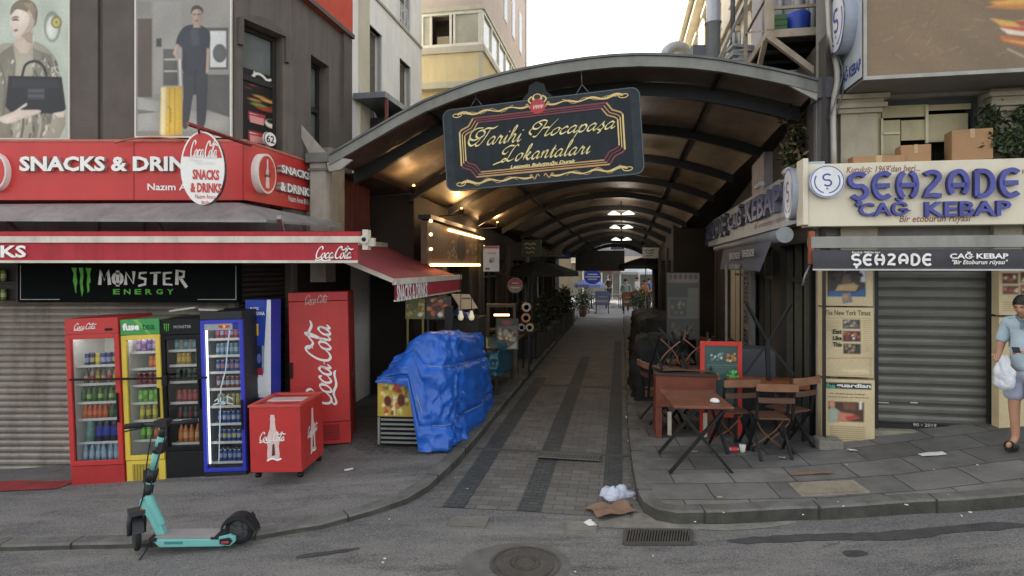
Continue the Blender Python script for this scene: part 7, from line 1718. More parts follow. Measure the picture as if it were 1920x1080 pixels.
def lamp_light(name, loc, power, size=.15, col=(1, .62, .28)):
    l = bpy.data.lights.new(name, 'POINT'); l.energy = power; l.shadow_soft_size = size; l.color = col
    o = bpy.data.objects.new(name, l); COL.objects.link(o); o.location = loc
for k in (.2, .5, .8): lamp_light('bulb_glow', FBu.w((L * k, -.18, zB + .1)), 4)
# the warm lamps tucked behind the sign light the left side of the canopy
for (u, v, z, pw) in ((-3.35, 9.2, 3.75, 2), (-3.2, 11.6, 3.6, 5), (-3.0, 14.2, 3.5, 4.5)):
    q = FA.w((u, v, z)); t = thing('wall_lamp', 'small warm wall lamp glowing up at the canopy ' + {9.2: 'nearest the alley mouth', 11.6: 'above the bulb edged sign', 14.2: 'beyond the bulb edged sign'}[v], 'lamp', q, -AL)
    m = MB(FA); m.lathe([(.03, -.12), (.06, -.02), (.06, -.01)], 10, (u, v, z)); m.bar((u, v, z - .12), (u - .75, v, z - .16), .02); m.build('lamp_shade', ribm, t)
    m = MB(FA); m.lathe([(.0001, -.02), (.026, 0), (.02, .02), (.0001, .03)], 10, (u, v, z)); m.build('bulb', dimb, t)
    lamp_light('wall_lamp_glow', q + Vector((0, 0, .12)), pw, .05)
# ------------------------------------------------------------------ blue tarpaulin over a stall
tarp = mat('tarp_blue', '1f58ae', .38, var=.2, vs=3, bump=.6, bs=13, spec=.5)
def crease(m, sc, strength, dist):   # sharp crinkles: ridged noise into the bump
    N, L = m.node_tree.nodes, m.node_tree.links; tc = N.new('ShaderNodeTexCoord'); n = N.new('ShaderNodeTexNoise'); n.noise_type = 'RIDGED_MULTIFRACTAL'
    n.inputs['Scale'].default_value = sc; n.inputs['Detail'].default_value = 5; n.inputs['Distortion'].default_value = .6; bp = N.new('ShaderNodeBump'); bp.inputs['Strength'].default_value = strength; bp.inputs['Distance'].default_value = dist
    b = N['Principled BSDF']; old = b.inputs['Normal'].links[0].from_socket if b.inputs['Normal'].links else None
    L.new(tc.outputs['Object'], n.inputs['Vector']); L.new(n.outputs['Fac'], bp.inputs['Height'])
    if old: L.new(old, bp.inputs['Normal'])
    L.new(bp.outputs[0], b.inputs['Normal'])
crease(tarp, 4.5, .9, .02)
def drape(name, label, cat, F, x0, x1, y0, y1, zb, zt, seed, m, zlow=None, nseg=110, nz=34, wr=.05, parent=None, topfn=None):
    def fn(a, b):
        t = a * 2 * math.pi; c, s_ = math.cos(t), math.sin(t); p = .38
        ux, uy = math.copysign(abs(c) ** p, c), math.copysign(abs(s_) ** p, s_)
        sh = min(1, b / .78); k = 1.06 - (.26 if nseg > 200 else .16) * sh ** 1.5
        if b > .78: k *= max(0.0, 1 - ((b - .78) / .22)) ** .9
        x = (x0 + x1) / 2 + ux * (x1 - x0) / 2 * k; y = (y0 + y1) / 2 + uy * (y1 - y0) / 2 * k
        low = zlow(ux, uy) if zlow else zb
        top = zt + (topfn(x, y) if topfn else 0)
        z = low + (top - low) * min(1, b / .80) if b < .8 else top + .10 * (1 - k) * .7
        q = Vector((x * 1.8, y * 1.8, z * 1.1 + seed)); n1 = noise.noise(q); n2 = noise.noise(Vector((x * 6 + seed, y * 6, z * 1.6))); n3 = noise.noise(Vector((x * 9, y * 9 + seed, z * 9)))
        fold = math.sin(a * 60 + n1 * 4) * .35 + n2 + .45 * n3
        cr_ = sum((1 - abs(noise.noise(Vector((x * k_ + seed, y * k_, z * k_ * .8 + k_))))) ** 6 / k_ for k_ in (2.6, 4.7, 8.3)); d = wr * (n1 * .8 + 2.2 * cr_ + fold * .8) * (1 - .35 * sh) + .02 * n3
        rope = sum(math.exp(-((b - rb - .02 * math.sin(t * 2)) / .022) ** 2) for rb in (.16, .56)) * .045
        d -= rope * (b < .77)
        return (x + ux * d, y + uy * d, z + (.05 * n1 + .03 * n3 if b > .7 else 0))
    mb = MB(F); I = [[mb.P(fn(i / nseg, j / nz)) for j in range(nz + 1)] for i in range(nseg)]
    for i in range(nseg):
        for j in range(nz): mb.face((I[i][j], I[(i + 1) % nseg][j], I[(i + 1) % nseg][j + 1], I[i][j + 1]), 0, True)
    return mb.build(name, m, parent, label=label, cat=cat), fn
ua, ub, va, vb = -3.12, -2.12, 7.1, 9.7
zg = .12
low = lambda ux, uy: zg + .01 + .82 * (1 - sst(-.02, .2, ux)) * (1 - sst(.0, .6, uy))
tp, tfn = drape('tarpaulin', 'wrinkled bright blue tarpaulin roped over a food stall left of the alley', 'tarpaulin', FA, ua, ub, va, vb, zg, 1.58, 3.1, tarp, low, nseg=240, nz=64, wr=.065, topfn=lambda x, y: -.45 * sst(0, .6, -2.5 - x) - .15 * (y - 7.3))
mb = MB(FA)
for b in (.16, .56): mb.tube([tuple(Vector(tfn(k / 60, b))) for k in range(60)], .007, 5, closed=True)
mb.build('rope', mat('rope_grey', '7d8a9c', .8), tp)
mb = MB(FA); mb.grid(lambda a, b: (-2.95 + .55 * a, 9.4 + .5 * b + .05 * math.sin(a * 9), 1.62 + .07 * math.sin(b * 3.1) + .05 * math.sin(a * 13 + b * 4)), 24, 10); 
bk = mb.build('tarpaulin', tarp, None, 'folded roll of blue tarpaulin on the stall behind the black post', 'tarpaulin')
mb = MB(FA); mb.box(-3.0, -2.3, 9.35, 9.95, .12, 1.58); mb.build('stall_counter', mat('stall_dark', '251e18', .7, var=.3), None, 'dark stall counter under the folded blue tarpaulin', 'counter')
# chilled food display sticking out below the tarpaulin
FDp = Frame(*P(706, 842, 7.6).xy, R(-4)); dp = thing('display_fridge', 'food display fridge with a kebab picture and slatted grille below the blue tarpaulin', 'fridge', P(738, 842, 7.6), R(-4))
x0, x1, z0, z1 = FDp.r(708, 712, 790, 840, 0); mb = MB(FDp); mb.box(x0, x1, .03, .5, z0 + .03, z1); mb.build('cabinet', mat('fridge_maroon', '4a2c30', .5, var=.1), dp)
f, rr, pp = prx(FDp, 0); rg = random.Random(21)
q = (709, 716, 768, 780); s = [('r', 'b59a3c', *rr(709, 712, 790, 780))] + mosaic(q, ['c9b25a', 'd8c87a', '8a3a24', 'a04a2c', '6a7a30', 'b8702c', 'e0d090'], 46, 3, 8) + [('e', 'c04a34', *f(746, 722), .05, .04), ('l', 'd8d4c0', pp([(738, 740), (740, 778)]), .015), ('e', '5a2218', *f(727, 752), .05, .07), ('e', '5a2218', *f(752, 750), .05, .08)]
m = MB(FDp); m.box(x0, x1, 0, .029, FDp.pix(0, 781)[1] if False else FDp.pix(740, 781)[1], z1); m.build('picture_panel', mat('panel_yellow', 'a8923c', .5), dp); picture(FDp, 0, s, dp, 'print')
m = MB(FDp); za, zb3 = FDp.pix(740, 834)[1], FDp.pix(740, 783)[1]; m.box(x0, x0 + .03, 0, .029, za, zb3, 0); m.box(x0 + .031, x1, .02, .029, za, zb3, 1)
for k in range(6): z = za + (zb3 - za) * (k + .3) / 6; m.box(x0 + .04, x1 - .01, .0, .018, z, z + .025, 0)
m.build('grille', [mat('grille_silver', '9a9c98', .35, .6, dirt=.3), blackm], dp)
# food picture boards, hanging menu, lamps behind the tarpaulin
FY = Frame(0, 9.2, 0)
def flatboard(name, label, cat, F, box_, y, bcol, shapes, t=.03, foot=None):
    x0, x1, z0, z1 = F.r(*box_, y); th = thing(name, label, cat, F.w(((x0 + x1) / 2, y, foot if foot is not None else z0)), F.rz)
    m = MB(F); m.box(x0, x1, y, y + t, z0, z1)
    if foot is not None:
        for x in (x0 + .02, x1 - .05): m.box(x, x + .03, y + .005, y + t - .005, foot, z0 - .001)
    m.build('panel', mat('board_' + bcol, bcol, .6, var=.15), th)
    if shapes: picture(F, y, [('r', bcol, x0 + .006, x1 - .006, z0 + .006, z1 - .006)] + shapes, th, 'print')
    return th
f, rr, pp = prx(FY, 0)
flatboard('food_board', 'yellow green food picture board under the side awning', 'board', FY, (760, 560, 797, 598), 0, '6f6a34', mosaic((761, 561, 796, 597), ['8a8a44', 'a89a4c', '5a6030', 'b0a070', '7a5a30'], 24, 3, 7) + [('e', 'c8c4b4', *f(788, 590), .04, .03)], foot=.12)
flatboard('food_board', 'dark food picture board with red kebabs under the side awning', 'board', FY, (798, 556, 846, 599), 0, '2e2420', mosaic((799, 558, 845, 597), ['8a3a24', 'b05a2c', '5a2a1c', 'c07a3c', '3a2a20', '7a4a28'], 30, 3, 7) + [('e', 'd0ccc0', *f(826, 590), .045, .04)], foot=.12)
FY2 = Frame(0, 9.6, 0); f, rr, pp = prx(FY2, 0)
mt = thing('menu_card', 'tilted cream menu card hanging over the folded tarpaulin', 'menu', P(870, 580, 9.6)); m = MB(FY2)
a = [FY2.pix(x, z) for x, z in ((846, 551), (880, 552), (896, 578), (864, 580))]; m.prism(a[::-1], 0, .02); m.build('card', mat('menu_cream', 'b39a78', .6, var=.1), mt)
picture(FY2, 0, [('r', '5a4630', *rr(866, 558, 882, 561)), ('r', '5a4630', *rr(868, 564, 884, 566)), ('r', '7a6448', *rr(870, 569, 886, 571))], mt, 'print')
for px in (864, 884):
    q = P(px, 594, 9.5); t = thing('pendant_bulb', 'pale pendant bulb ' + ('left' if px == 864 else 'right') + ' of the pair under the tilted menu card', 'lamp', q, 0, 'pendant bulbs by the menu card')
    m = MB(); m.lathe([(.0001, -.06), (.035, -.05), (.05, 0), (.03, .06), (.018, .1), (.0001, .1)], 10, tuple(q)); m.build('globe', mat('globe_pale', 'cfc9a8', .4, emit=.12), t); m = MB(); m.bar(q + Vector((0, 0, .1)), q + Vector((0, 0, .7)), .012); m.build('cord', ribm, t)
mb = MB(); q = P(841, 700, 9.1); mb.box(q.x - .06, q.x + .06, 9.1, 9.2, .1, P(841, 575, 9.1).z); mb.build('stall_post', ribm, None, 'black square post behind the blue tarpaulin', 'post')
# next stall: wooden rack with plates, menu stand, teal plastic cover
F3 = Frame(0, 11.5, 0); f, rr, pp = prx(F3, 0)
rk = thing('serving_rack', 'dark wooden serving rack with a lit warm tube beyond the blue tarpaulin', 'rack', P(940, 700, 11.5))
m = MB(F3); 
for q in ((912, 571, 917, 690), (962, 571, 967, 690), (917, 571, 962, 576), (917, 618, 962, 622), (917, 655, 962, 660)): x0, x1, z0, z1 = F3.r(*q); m.box(x0, x1, 0, .35, z0, z1)
m.build('frame', mat('rack_wood', '4a3c2a', .6, var=.2), rk)
m = MB(F3); x0, x1, z0, z1 = F3.r(926, 587, 955, 591); m.tube([(x0, .05, z0), (x1, .05, z0)], .02, 8); m.build('light_tube', mat('tube_warm', 'ffd08a', .4, emit=1.6), rk)
F4 = Frame(0, 11.2, 0); f, rr, pp = prx(F4, 0); rg = random.Random(8)
flatboard('menu_stand', 'menu stand with dish photos in front of the wooden rack', 'menu', F4, (930, 597, 972, 656), 0, '3a352c', [('r', '5a564a', *rr(932, 611, 970, 654)), ('e', '8a3a38', *f(951, 605), .1, .04), ('p', 'a8a496', pp([(933, 640), (951, 654), (969, 640), (969, 654), (933, 654)]))] + mosaic((933, 614, 969, 648), ['8a7a5a', 'a0503a', '6a7a44', 'b8a888', '4a3a2c', '9a9078'], 26, 3, 7), foot=.12)
for i, (px, py, r, col) in enumerate(((987, 576, 9, 'a89a90'), (986, 596, 9, 'a87a58'), (978, 614, 7, '8a8aa0'), (993, 614, 8, 'a89c7c'))):
    q = P(px, py, 12.4); m = MB(); m.lathe([(.0001, 0), (r * .0113, 0), (r * .0105, .02), (.0001, .02)], 16, tuple(q), 'y', sm=False); m.lathe([(.0001, .021), (r * .006, .021)], 12, tuple(q), 'y', m=1, sm=False)
    m.bar((q.x, q.y + .01, q.z), (q.x, q.y + .012, q.z + .12), .006, m=1)
    m.build('plate_picture', [mat('dish_' + col, col, .5), mat('dish_food', '6a4028', .6, var=.4, vs=30)], None, ('topmost', 'orange tinted', 'left bluish', 'right cream')[i] + ' round dish picture hanging beyond the menu stand', 'picture')
mb = MB(); q = P(992, 560, 12.45); mb.bar((q.x - .08, q.y, q.z - .75), (q.x - .08, q.y, q.z + .3), .03); mb.bar((q.x + .06, q.y, q.z - .75), (q.x + .06, q.y, q.z + .3), .02); mb.bar((q.x, q.y, .1), (q.x, q.y, q.z - .7), .05); mb.bar((q.x - .1, q.y, q.z - .72), (q.x + .1, q.y, q.z - .72), .04); mb.build('picture_stand', ribm, None, 'thin dark stand carrying round dish pictures', 'stand')
teal = mat('teal_plastic', '1c4a58', .3, var=.3, vs=4, bump=.4, bs=14)
drape('plastic_cover', 'dark teal plastic sheet covering a low stall table', 'cover', FA, -2.9, -2.12, 10.1, 11.8, .5, .98, 7.7, teal, nseg=50, nz=16, wr=.06)
mb = MB(FA)
for u in (-2.85, -2.2):
    for v in (10.2, 11.7): mb.box(u, u + .05, v, v + .05, .12, .96)
mb.box(-2.85, -2.15, 10.2, 11.75, .9, .96); mb.build('trestle_table', dk2, None, 'dark trestle table under the teal plastic sheet', 'table')
# small wooden tables and counters further in on the left
def table(label, u, v, w, d, h, m, zg=.12, name='table', group=None):
    t = thing(name, label, 'table', FA.w((u, v, zg)), -AL, group); q = MB(FA); q.box(u - w / 2, u + w / 2, v - d / 2, v + d / 2, zg + h - .035, zg + h); q.build('tabletop', m, t, bev=.005)
    for sx in (-1, 1):
        for sy in (-1, 1): q = MB(FA); q.bar((u + sx * (w / 2 - .05), v + sy * (d / 2 - .05), zg), (u + sx * (w / 2 - .05), v + sy * (d / 2 - .05), zg + h - .036), .04); q.build('leg', ribm, t)
    return t
table('dark wooden table in front of the wooden serving rack', -2.45, 12.6, .7, .9, .78, dk2); table('dark wooden table before the hedge planters on the left', -2.35, 13.9, .7, .9, .78, dk2)
# planters with shrubs along the left of the alley
hl = [mat('hedge_dark', '151c10', .6, var=.3, vs=30), mat('hedge_mid', '232e1a', .6, var=.3, vs=30), mat('hedge_grey', '3a4232', .6, var=.3, vs=30)]
rg = random.Random(31)
hedge = None
for i, v in enumerate((14.9, 16.6, 18.3, 20.0, 21.7, 23.4)):
    u = -2.25 + .03 * i; t = thing('planter', 'dark planter with a bushy shrub, ' + ('nearest', 'second', 'third', 'fourth', 'fifth', 'farthest')[i] + ' of the row on the left of the alley', 'planter', FA.w((u, v, .12)), -AL, 'planters along the alley')
    m = MB(FA); m.box(u - .25, u + .25, v - .6, v + .6, .12, .6); m.box(u - .27, u + .27, v - .62, v + .62, .601, .66); m.build('box', dk3, t)
    cl = [(rg.gauss(0, .16), rg.uniform(-.6, .6), rg.uniform(.1, .75 + .1 * (i % 3))) for _ in range(14)]
    m = MB(FA); m.leaves(650, lambda: (lambda c: (u + c[0] + rg.gauss(0, .08), v + c[1] + rg.gauss(0, .1), .66 + max(.02, c[2] + rg.gauss(0, .08))))(rg.choice(cl)), .05, (0, 0, 1, 1, 2), rg); m.build('foliage', hl, t)
# round signs and boards hung on the left
q = P(966, 535, 13.0); t = thing('round_sign', 'round red and grey shop sign hanging on the left beyond the bulbs', 'sign', q); m = MB(); m.lathe([(.0001, 0), (.17, 0), (.17, .04), (.0001, .04)], 24, tuple(q), 'y', sm=False); m.build('disc', mat('disc_grey', '6a6460', .5), t)
m = MB(Frame(q.x, q.y - .045, 0)); m.flat([(.155 * math.cos(R(a)), q.z + .155 * math.sin(R(a))) for a in range(0, 181, 12)], 0, 0); m.ribbon([(-.1, q.z - .05), (.1, q.z - .05)], .03, -.001, 1); m.ribbon([(-.07, q.z + .05), (.07, q.z + .05)], .02, -.001, 1); m.build('print', [mat('disc_red', '7a3034', .5), mat('disc_text', 'a09890', .5)], t)
m = MB(); m.bar(q + Vector((0, 0, .17)), q + Vector((-.5, 0, .3)), .02); m.build('bracket', ribm, t)
F5 = Frame(0, 12.0, 0); f, rr, pp = prx(F5, 0)
flatboard('light_box', 'white box sign with a red cap at the far end of the bulb edged sign', 'sign', F5, (906, 461, 936, 509), 0, 'a8aaae', [('r', '8a3438', *rr(906, 461, 936, 466)), ('e', '8a8a94', *f(922, 488), .06, .06), ('e', '40405a', *f(920, 490), .03, .03), ('r', '4a4a4c', *rr(910, 502, 918, 506)), ('r', '7a7a80', *rr(914, 474, 930, 476))], .12)
# second inner sign over the alley, round blue sign, far end
F6 = Frame(*FA.w((0, 25.6, 0)).xy, -AL); f, rr, pp = prx(F6, 0)
x0, x1, z0, z1 = F6.r(1079, 470, 1171, 508); t = thing('inner_sign', 'black sign board hanging at the far end of the canopy', 'sign', F6.w(((x0 + x1) / 2, 0, z0)), -AL); m = MB(F6); m.box(x0, x1, 0, .06, z0, z1); m.build('panel', mat('inner_black', '0f0f10', .5), t)
m = MB(F6); zc_ = (z0 + z1) / 2; m.strokes(script('Tarihi'), (x0 + .3, (x0 + x1) / 2 - .1, zc_, zc_ + .26), -.004, 0, wt=.3); m.strokes(script('Hocapaşa'), ((x0 + x1) / 2, x1 - .2, zc_ - .02, zc_ + .26), -.004, 0, wt=.3); m.strokes(script('Lokantaları'), (x0 + .6, x1 - .6, zc_ - .25, zc_), -.004, 0, wt=.3); m.build('lettering', [mat('dim_gold', '3a3426', .6)], t)
m = MB(F6)
for x in (x0 + .4, x1 - .4): m.bar((x, .03, z1), (x, .03, z1 + .5), .02)
m.build('chain', ribm, t)
F7 = Frame(*FA.w((0, 29, 0)).xy, -AL); f, rr, pp = prx(F7, 0); c = F7.pix(1111, 519); e = F7.pix(1127, 533)
t = thing('round_sign', 'round blue sign hanging in the light beyond the canopy end', 'sign', F7.w((c[0], 0, c[1] - .4))); m = MB(F7); m.ell(c[0], c[1], abs(e[0] - c[0]), abs(e[1] - c[1]), 0, 0, 28, .08); m.build('disc', mat('disc_blue', '3a4fb8', .4), t)
m = MB(F7)
for k, w in ((-.12, .22), (0, .36), (.12, .24)): m.ribbon([(c[0] - w, c[1] + k), (c[0] + w, c[1] + k)], .06, -.003, 0)
m.build('print', mat('disc_white', 'c8ccd8', .5), t); m = MB(F7); m.bar((c[0], .04, c[1] + .35), (c[0], .04, c[1] + 1.4), .03); m.build('hanger', ribm, t)
# buildings that close the far end
def farb(name, label, F, x0, x1, y0, h, wm, rows, cols, awn=None, shop=None, dep=6):
    t = thing(name, label, 'building', F.w(((x0 + x1) / 2, y0, 0)), F.rz); holes = []
    for r_ in range(rows):
        for c_ in range(cols):
            xw = x0 + (x1 - x0) * (c_ + .25) / cols; holes.append((xw, xw + (x1 - x0) * .5 / cols, 3.6 + r_ * 3, 5.4 + r_ * 3))
    m = MB(F); m.wall(x0, x1, -1, h, y0, holes + [(x0 + .5, x1 - .5, .1, 2.7)], .3, 0); m.poly([(x0, y0, h), (x1, y0, h), (x1, y0 + dep, h), (x0, y0 + dep, h)])
    for xx in (x0, x1): m.poly([(xx, y0, -1), (xx, y0 + dep, -1), (xx, y0 + dep, h), (xx, y0, h)])
    m.poly([(x0, y0 + dep, -1), (x1, y0 + dep, -1), (x1, y0 + dep, h), (x0, y0 + dep, h)])
    m.build('wall', wm, t)
    for hh in holes: m = MB(F); m.rect(*hh, y0 + .25); w = m.build('window', glassd, t); m = MB(F); m.box(hh[0], hh[0] + .08, y0 + .15, y0 + .24, hh[2], hh[3]); m.box(hh[1] - .08, hh[1], y0 + .15, y0 + .24, hh[2], hh[3]); m.build('frame', whitef, w)
    m = MB(F); m.rect(x0 + .5, x1 - .5, .1, 2.7, y0 + .28); m.build('shop_window', glassp if shop is None else shop, t)
    m = MB(F)
    for k in range(7): x = x0 + .5 + (x1 - x0 - 1) * k / 6; m.box(x - .06, x + .06, y0 + .1, y0 + .27, .1, 2.7)
    m.build('shop_frame', whitef, t)
    if awn: m = MB(F); m.grid(lambda a, b: (x0 + .3 + (x1 - x0 - .6) * a, y0 - 1.4 * b, 3.1 - .5 * b), 8, 2); m.build('awning', awn, t)
    return t
farb('far_building', 'pale building closing the far end of the alley with a cream awning', FA, -6, 3.2, 44, 11, mat('far_white', '8f9098', .8), 2, 4, mat('far_awning', 'b8ac98', .7))
farb('far_building', 'light cream building at the far right end beyond the canopy', FA, 3.3, 12, 42, 14, mat('far_cream', '9a907a', .8), 3, 3, mat('far_awning_blue', '8fa0ac', .7))
farb('far_building', 'tan building at the far left end beyond the canopy', FA, -12, -3.2, 28.5, 12, mat('far_tan', '8a7a62', .8), 2, 3, dep=10)
def parasol(label, u, v, h, r, m, name='parasol'):
    t = thing(name, label, 'parasol', FA.w((u, v, .03)), -AL); q = MB(FA); q.lathe([(.02, 0), (.02, h)], 8, (u, v, .05)); q.lathe([(.25, 0), (.25, .06), (.03, .08)], 12, (u, v, .04)); q.build('pole', alu, t)
    q = MB(FA); q.lathe([(r, h - .45), (r * .98, h - .3), (r * .5, h - .1), (.02, h + .05)], 8, (u, v, .05), sm=False); q.build('canopy', m, t)
parasol('blue and white parasol tilted over a stall at the sunny far end', -1.6, 31, 1.7, .8, mat('parasol_blue', '7a86c0', .7, var=.2)); parasol('faded red parasol over the stalls at the far end', -.5, 37, 2.4, 1.2, mat('parasol_red', '8a5a50', .7)); parasol('pale parasol among the people at the far end', 1.0, 36, 2.3, 1.1, mat('parasol_pale', 'b5bcc4', .7)); parasol('dark parasol at the right side below the canopy end', 1.0, 24.5, 2.7, 1.1, mat('parasol_dark', '23262a', .8)); parasol('dark green parasol over the planters on the left', -2.6, 18.6, 2.5, 1.3, mat('parasol_green', '1c211f', .8))
for i, (u, v, col) in enumerate(((-1.2, 33, '5a5248'), (-.4, 34, '7a8474'), (.3, 33.5, '8a6a4a'))):
    table(('left low', 'middle low', 'right low')[i] + ' market table at the sunny far end', u, v, .9, .6, .75, mat('mk_' + col, col, .7), .03)
# dark draped table stacks along the right of the alley
for i, (u, v, h) in enumerate(((.75, 10.9, 1.05), (.85, 12.6, 1.25), (.8, 14.3, 1.2), (.8, 16.2, 1.1))):
    drape('covered_tables', ('nearest', 'second', 'third', 'farthest')[i] + ' stack of tables under a dark cover on the right of the alley', 'cover', FA, u - .5, u + .45, v - .7, v + .7, .15, .1 + h, i * 3.3, mat('cover_black', '1b1b19', .8, var=.4, vs=3, bump=.3), nseg=50, nz=14, wr=.09)

rg = random.Random(55)
for i, (u, v) in enumerate(((-1.75, 27.5), (-1.8, 28.8), (.75, 27.6), (1.0, 28.6))):
    t = thing('potted_plant', ('left nearer', 'left farther', 'right nearer', 'right farther')[i] + ' leafy potted plant at the end of the canopy', 'plant', FA.w((u, v, .05)), -AL); m = MB(FA); m.lathe([(.14, 0), (.2, .35), (.17, .34), (.0001, .3)], 12, (u, v, .05)); m.build('pot', mat('pot_clay', '6a4a3a', .8), t)
    m = MB(FA); m.leaves(420, lambda: (u + rg.gauss(0, .2), v + rg.gauss(0, .2), .75 + rg.gauss(0, .22)), .06, (0, 1, 1, 2), rg); m.build('foliage', [hl[1], mat('hedge_fresh', '44562f', .6, var=.3), hl[2]], t)
for i, (u, v, col) in enumerate(((-.9, 29.5, '6a7aa0'), (.45, 29.2, '8a5a40'), (-1.3, 35.5, '9a9a92'), (1.3, 34.5, '7a8a6a'))):
    q = FA.w((u, v, 0)); m = MB(FA); m.box(u - .35, u + .35, v - .02, v + .02, .45, 1.15, 0); m.bar((u - .3, v + .03, .04), (u - .3, v + .03, 1.15), .04, m=1); m.bar((u + .3, v + .03, .04), (u + .3, v + .03, 1.15), .04, m=1); m.rect(u - .28, u + .28, .6, .72, v - .0215, 2); m.rect(u - .2, u + .25, .85, .9, v - .0215, 2)
    m.build('stall_board', [mat('sb_' + col, col, .7), ribm, mat('sb_pale', 'b0aca0', .7)], None, ('blue', 'brown', 'pale', 'green')[i] + ' stall board standing in the open beyond the canopy', 'board')

for i, (u, v, z, w, h, c1, c2, lab) in enumerate(((-2.6, 17.2, 2.7, .6, .5, '22362d', '8a8874', 'small green shop sign jutting out over the middle planters'), (-2.4, 20.8, 2.75, .7, .4, '6a5e48', '3a2a1c', 'small tan shop sign jutting out near the far planters'), (-2.3, 23.6, 2.7, .6, .5, '34406a', 'a8acb8', 'small navy shop sign jutting out by the canopy end'), (1.1, 22.4, 2.7, .6, .4, '8c8c84', '33343a', 'small grey shop sign jutting out at the far right end'), )):
    t = thing('shop_sign', lab, 'sign', FA.w((u, v, z)), -AL); m = MB(FA); m.box(u - w / 2, u + w / 2, v - .03, v + .03, z, z + h); m.build('panel', mat('ss_' + c1, c1, .6, var=.1), t)
    m = MB(FA)
    for k in range(3): m.ribbon([(u - w * (.38 - .06 * k) + j * w * .1, z + h * (.75 - .25 * k) + .02 * ((j * 7 + k) % 3 - 1)) for j in range(7 - k)], .045 - .008 * k, v - .0315, 0)
    m.build('print', mat('si_' + c2, c2, .6), t); m = MB(FA); sx = -1 if u < 0 else 1; m.bar((u + sx * w / 2, v, z + h * .8), (u + sx * (w / 2 + .45), v, z + h * .8), .03); m.build('bracket', ribm, t)
for i, (u, v, lab) in enumerate(((-2.5, 15.75, 'wooden table set between the first two planters'), (-2.45, 17.45, 'wooden table set between the second and third planters'), (-2.4, 19.15, 'wooden table set between the third and fourth planters'), (.75, 18.4, 'wooden table at the far right by the restaurant front'), (.7, 20.6, 'wooden table farthest along the right restaurant front'))):
    table(lab, u, v, .6, .5, .74, mat('table_far', '6a4a34', .6, var=.2), .13)
# ------------------------------------------------------------------ terrace furniture on the right
wood = mat('table_brown', '6e4530', .45, var=.3, vs=6, bump=.1, bs=30, dirt=.2, dirtcol='6a5548'); woodl = mat('chair_wood', '553a2a', .5, var=.25, vs=8); irons = mat('painted_iron', '1e2020', .5, .3, var=.15); woodp = mat('chair_peach', '7d573e', .5, var=.2, vs=8)
def xtable(label, F, x0, x1, y0, y1, zt_, zg_, tilt=0):
    t = thing('folding_table', label, 'table', F.w(((x0 + x1) / 2, (y0 + y1) / 2, zg_)), F.rz)
    m = MB(F); m.box(x0, x1, y0, y1, zt_ - .03, zt_); m.build('tabletop', wood, t, bev=.006)
    for y in (y0 + .1, y1 - .1):
        for s_ in (1, -1):
            m = MB(F); c = (x0 + x1) / 2; h = (x1 - x0) / 2 + .02; m.bar((c - s_ * h, y, zg_), (c + s_ * h * .8, y + .02 * s_, zt_ - .031), .035, .03); m.build('leg', irons, t)
    return t
FT1 = Frame(1.77, 6.35, R(-4)); g1 = gr(2.1, 6.7)
xtable('brown folding table nearest the kerb with crossed iron legs', FT1, -.02, .62, 0, .88, g1 + .76, g1)
q = P(1340, 753, 6.5); m = MB(); m.lathe([(.02, 0), (.055, .01), (.05, .03), (.03, .045), (.0001, .05)], 10, (q.x, q.y, g1 + .762)); m.build('crumpled_napkin', mat('paper_white', 'd4d2cc', .8, bump=.6, bs=30), None, 'crumpled white napkin on the nearest brown folding table', 'napkin')
# reddish counter table behind it
FT2 = Frame(1.9, 7.75, R(-10)); g2 = gr(2.2, 7.9)
ct = thing('counter_table', 'reddish wooden counter table with a panelled front behind the nearest table', 'table', FT2.w((.35, .3, g2)), FT2.rz)
m = MB(FT2); m.box(-.02, .78, -.02, .62, g2 + .83, g2 + .865); m.build('tabletop', mat('counter_top', '3b2a22', .5, var=.2), ct, bev=.005)
m = MB(FT2); m.box(0, .76, 0, .03, g2 + .42, g2 + .829); m.box(0, .08, .031, .06, g2, g2 + .42); m.box(.66, .76, .031, .06, g2, g2 + .42); m.box(0, .03, .061, .6, g2, g2 + .82); m.box(.73, .76, .061, .6, g2, g2 + .82); m.build('front_panel', mat('counter_red', '6a3624', .5, var=.2, vs=9, bump=.15, bs=25), ct)
for x in (.15, .6): m = MB(FT2); m.box(x, x + .05, -.012, -.001, g2 + .05, g2 + .36); m.build('pale_strip', mat('strip_pale', 'a49c8c', .6), ct)
# long bench table at the right
FT3 = Frame(2.75, 7.35, R(-10)); g3 = gr(3.1, 7.3)
bt = thing('bench_table', 'orange brown table along the press boards with a dark frame', 'table', FT3.w((.4, .2, g3)), FT3.rz)
m = MB(FT3); m.box(.0, .92, 0, .5, g3 + .70, g3 + .755); m.build('tabletop', mat('table_orange', '7d4a2c', .5, var=.2, vs=7), bt, bev=.006)
for x in (.04, .84):
    for y in (.03, .43): m = MB(FT3); m.box(x, x + .04, y, y + .04, g3, g3 + .699); m.build('leg', irons, bt)
# upturned star base on it
ub = thing('upturned_pedestal', 'upturned black four armed table base standing on the bench table', 'pedestal', FT3.w((.45, .25, g3 + .755)), FT3.rz)
m = MB(FT3); zc_ = g3 + .76; m.bar((.5, .25, zc_), (.48, .25, zc_ + .55), .05)
for dx, dy, dz in ((-.28, -.1, .52), (.3, .08, .5), (-.26, .1, -.42), (.3, -.06, -.38)): m.bar((.49, .25, zc_ + .47), (.49 + dx, .25 + dy, zc_ + .47 + dz), .04, .03)
m.build('star_base', irons, ub)
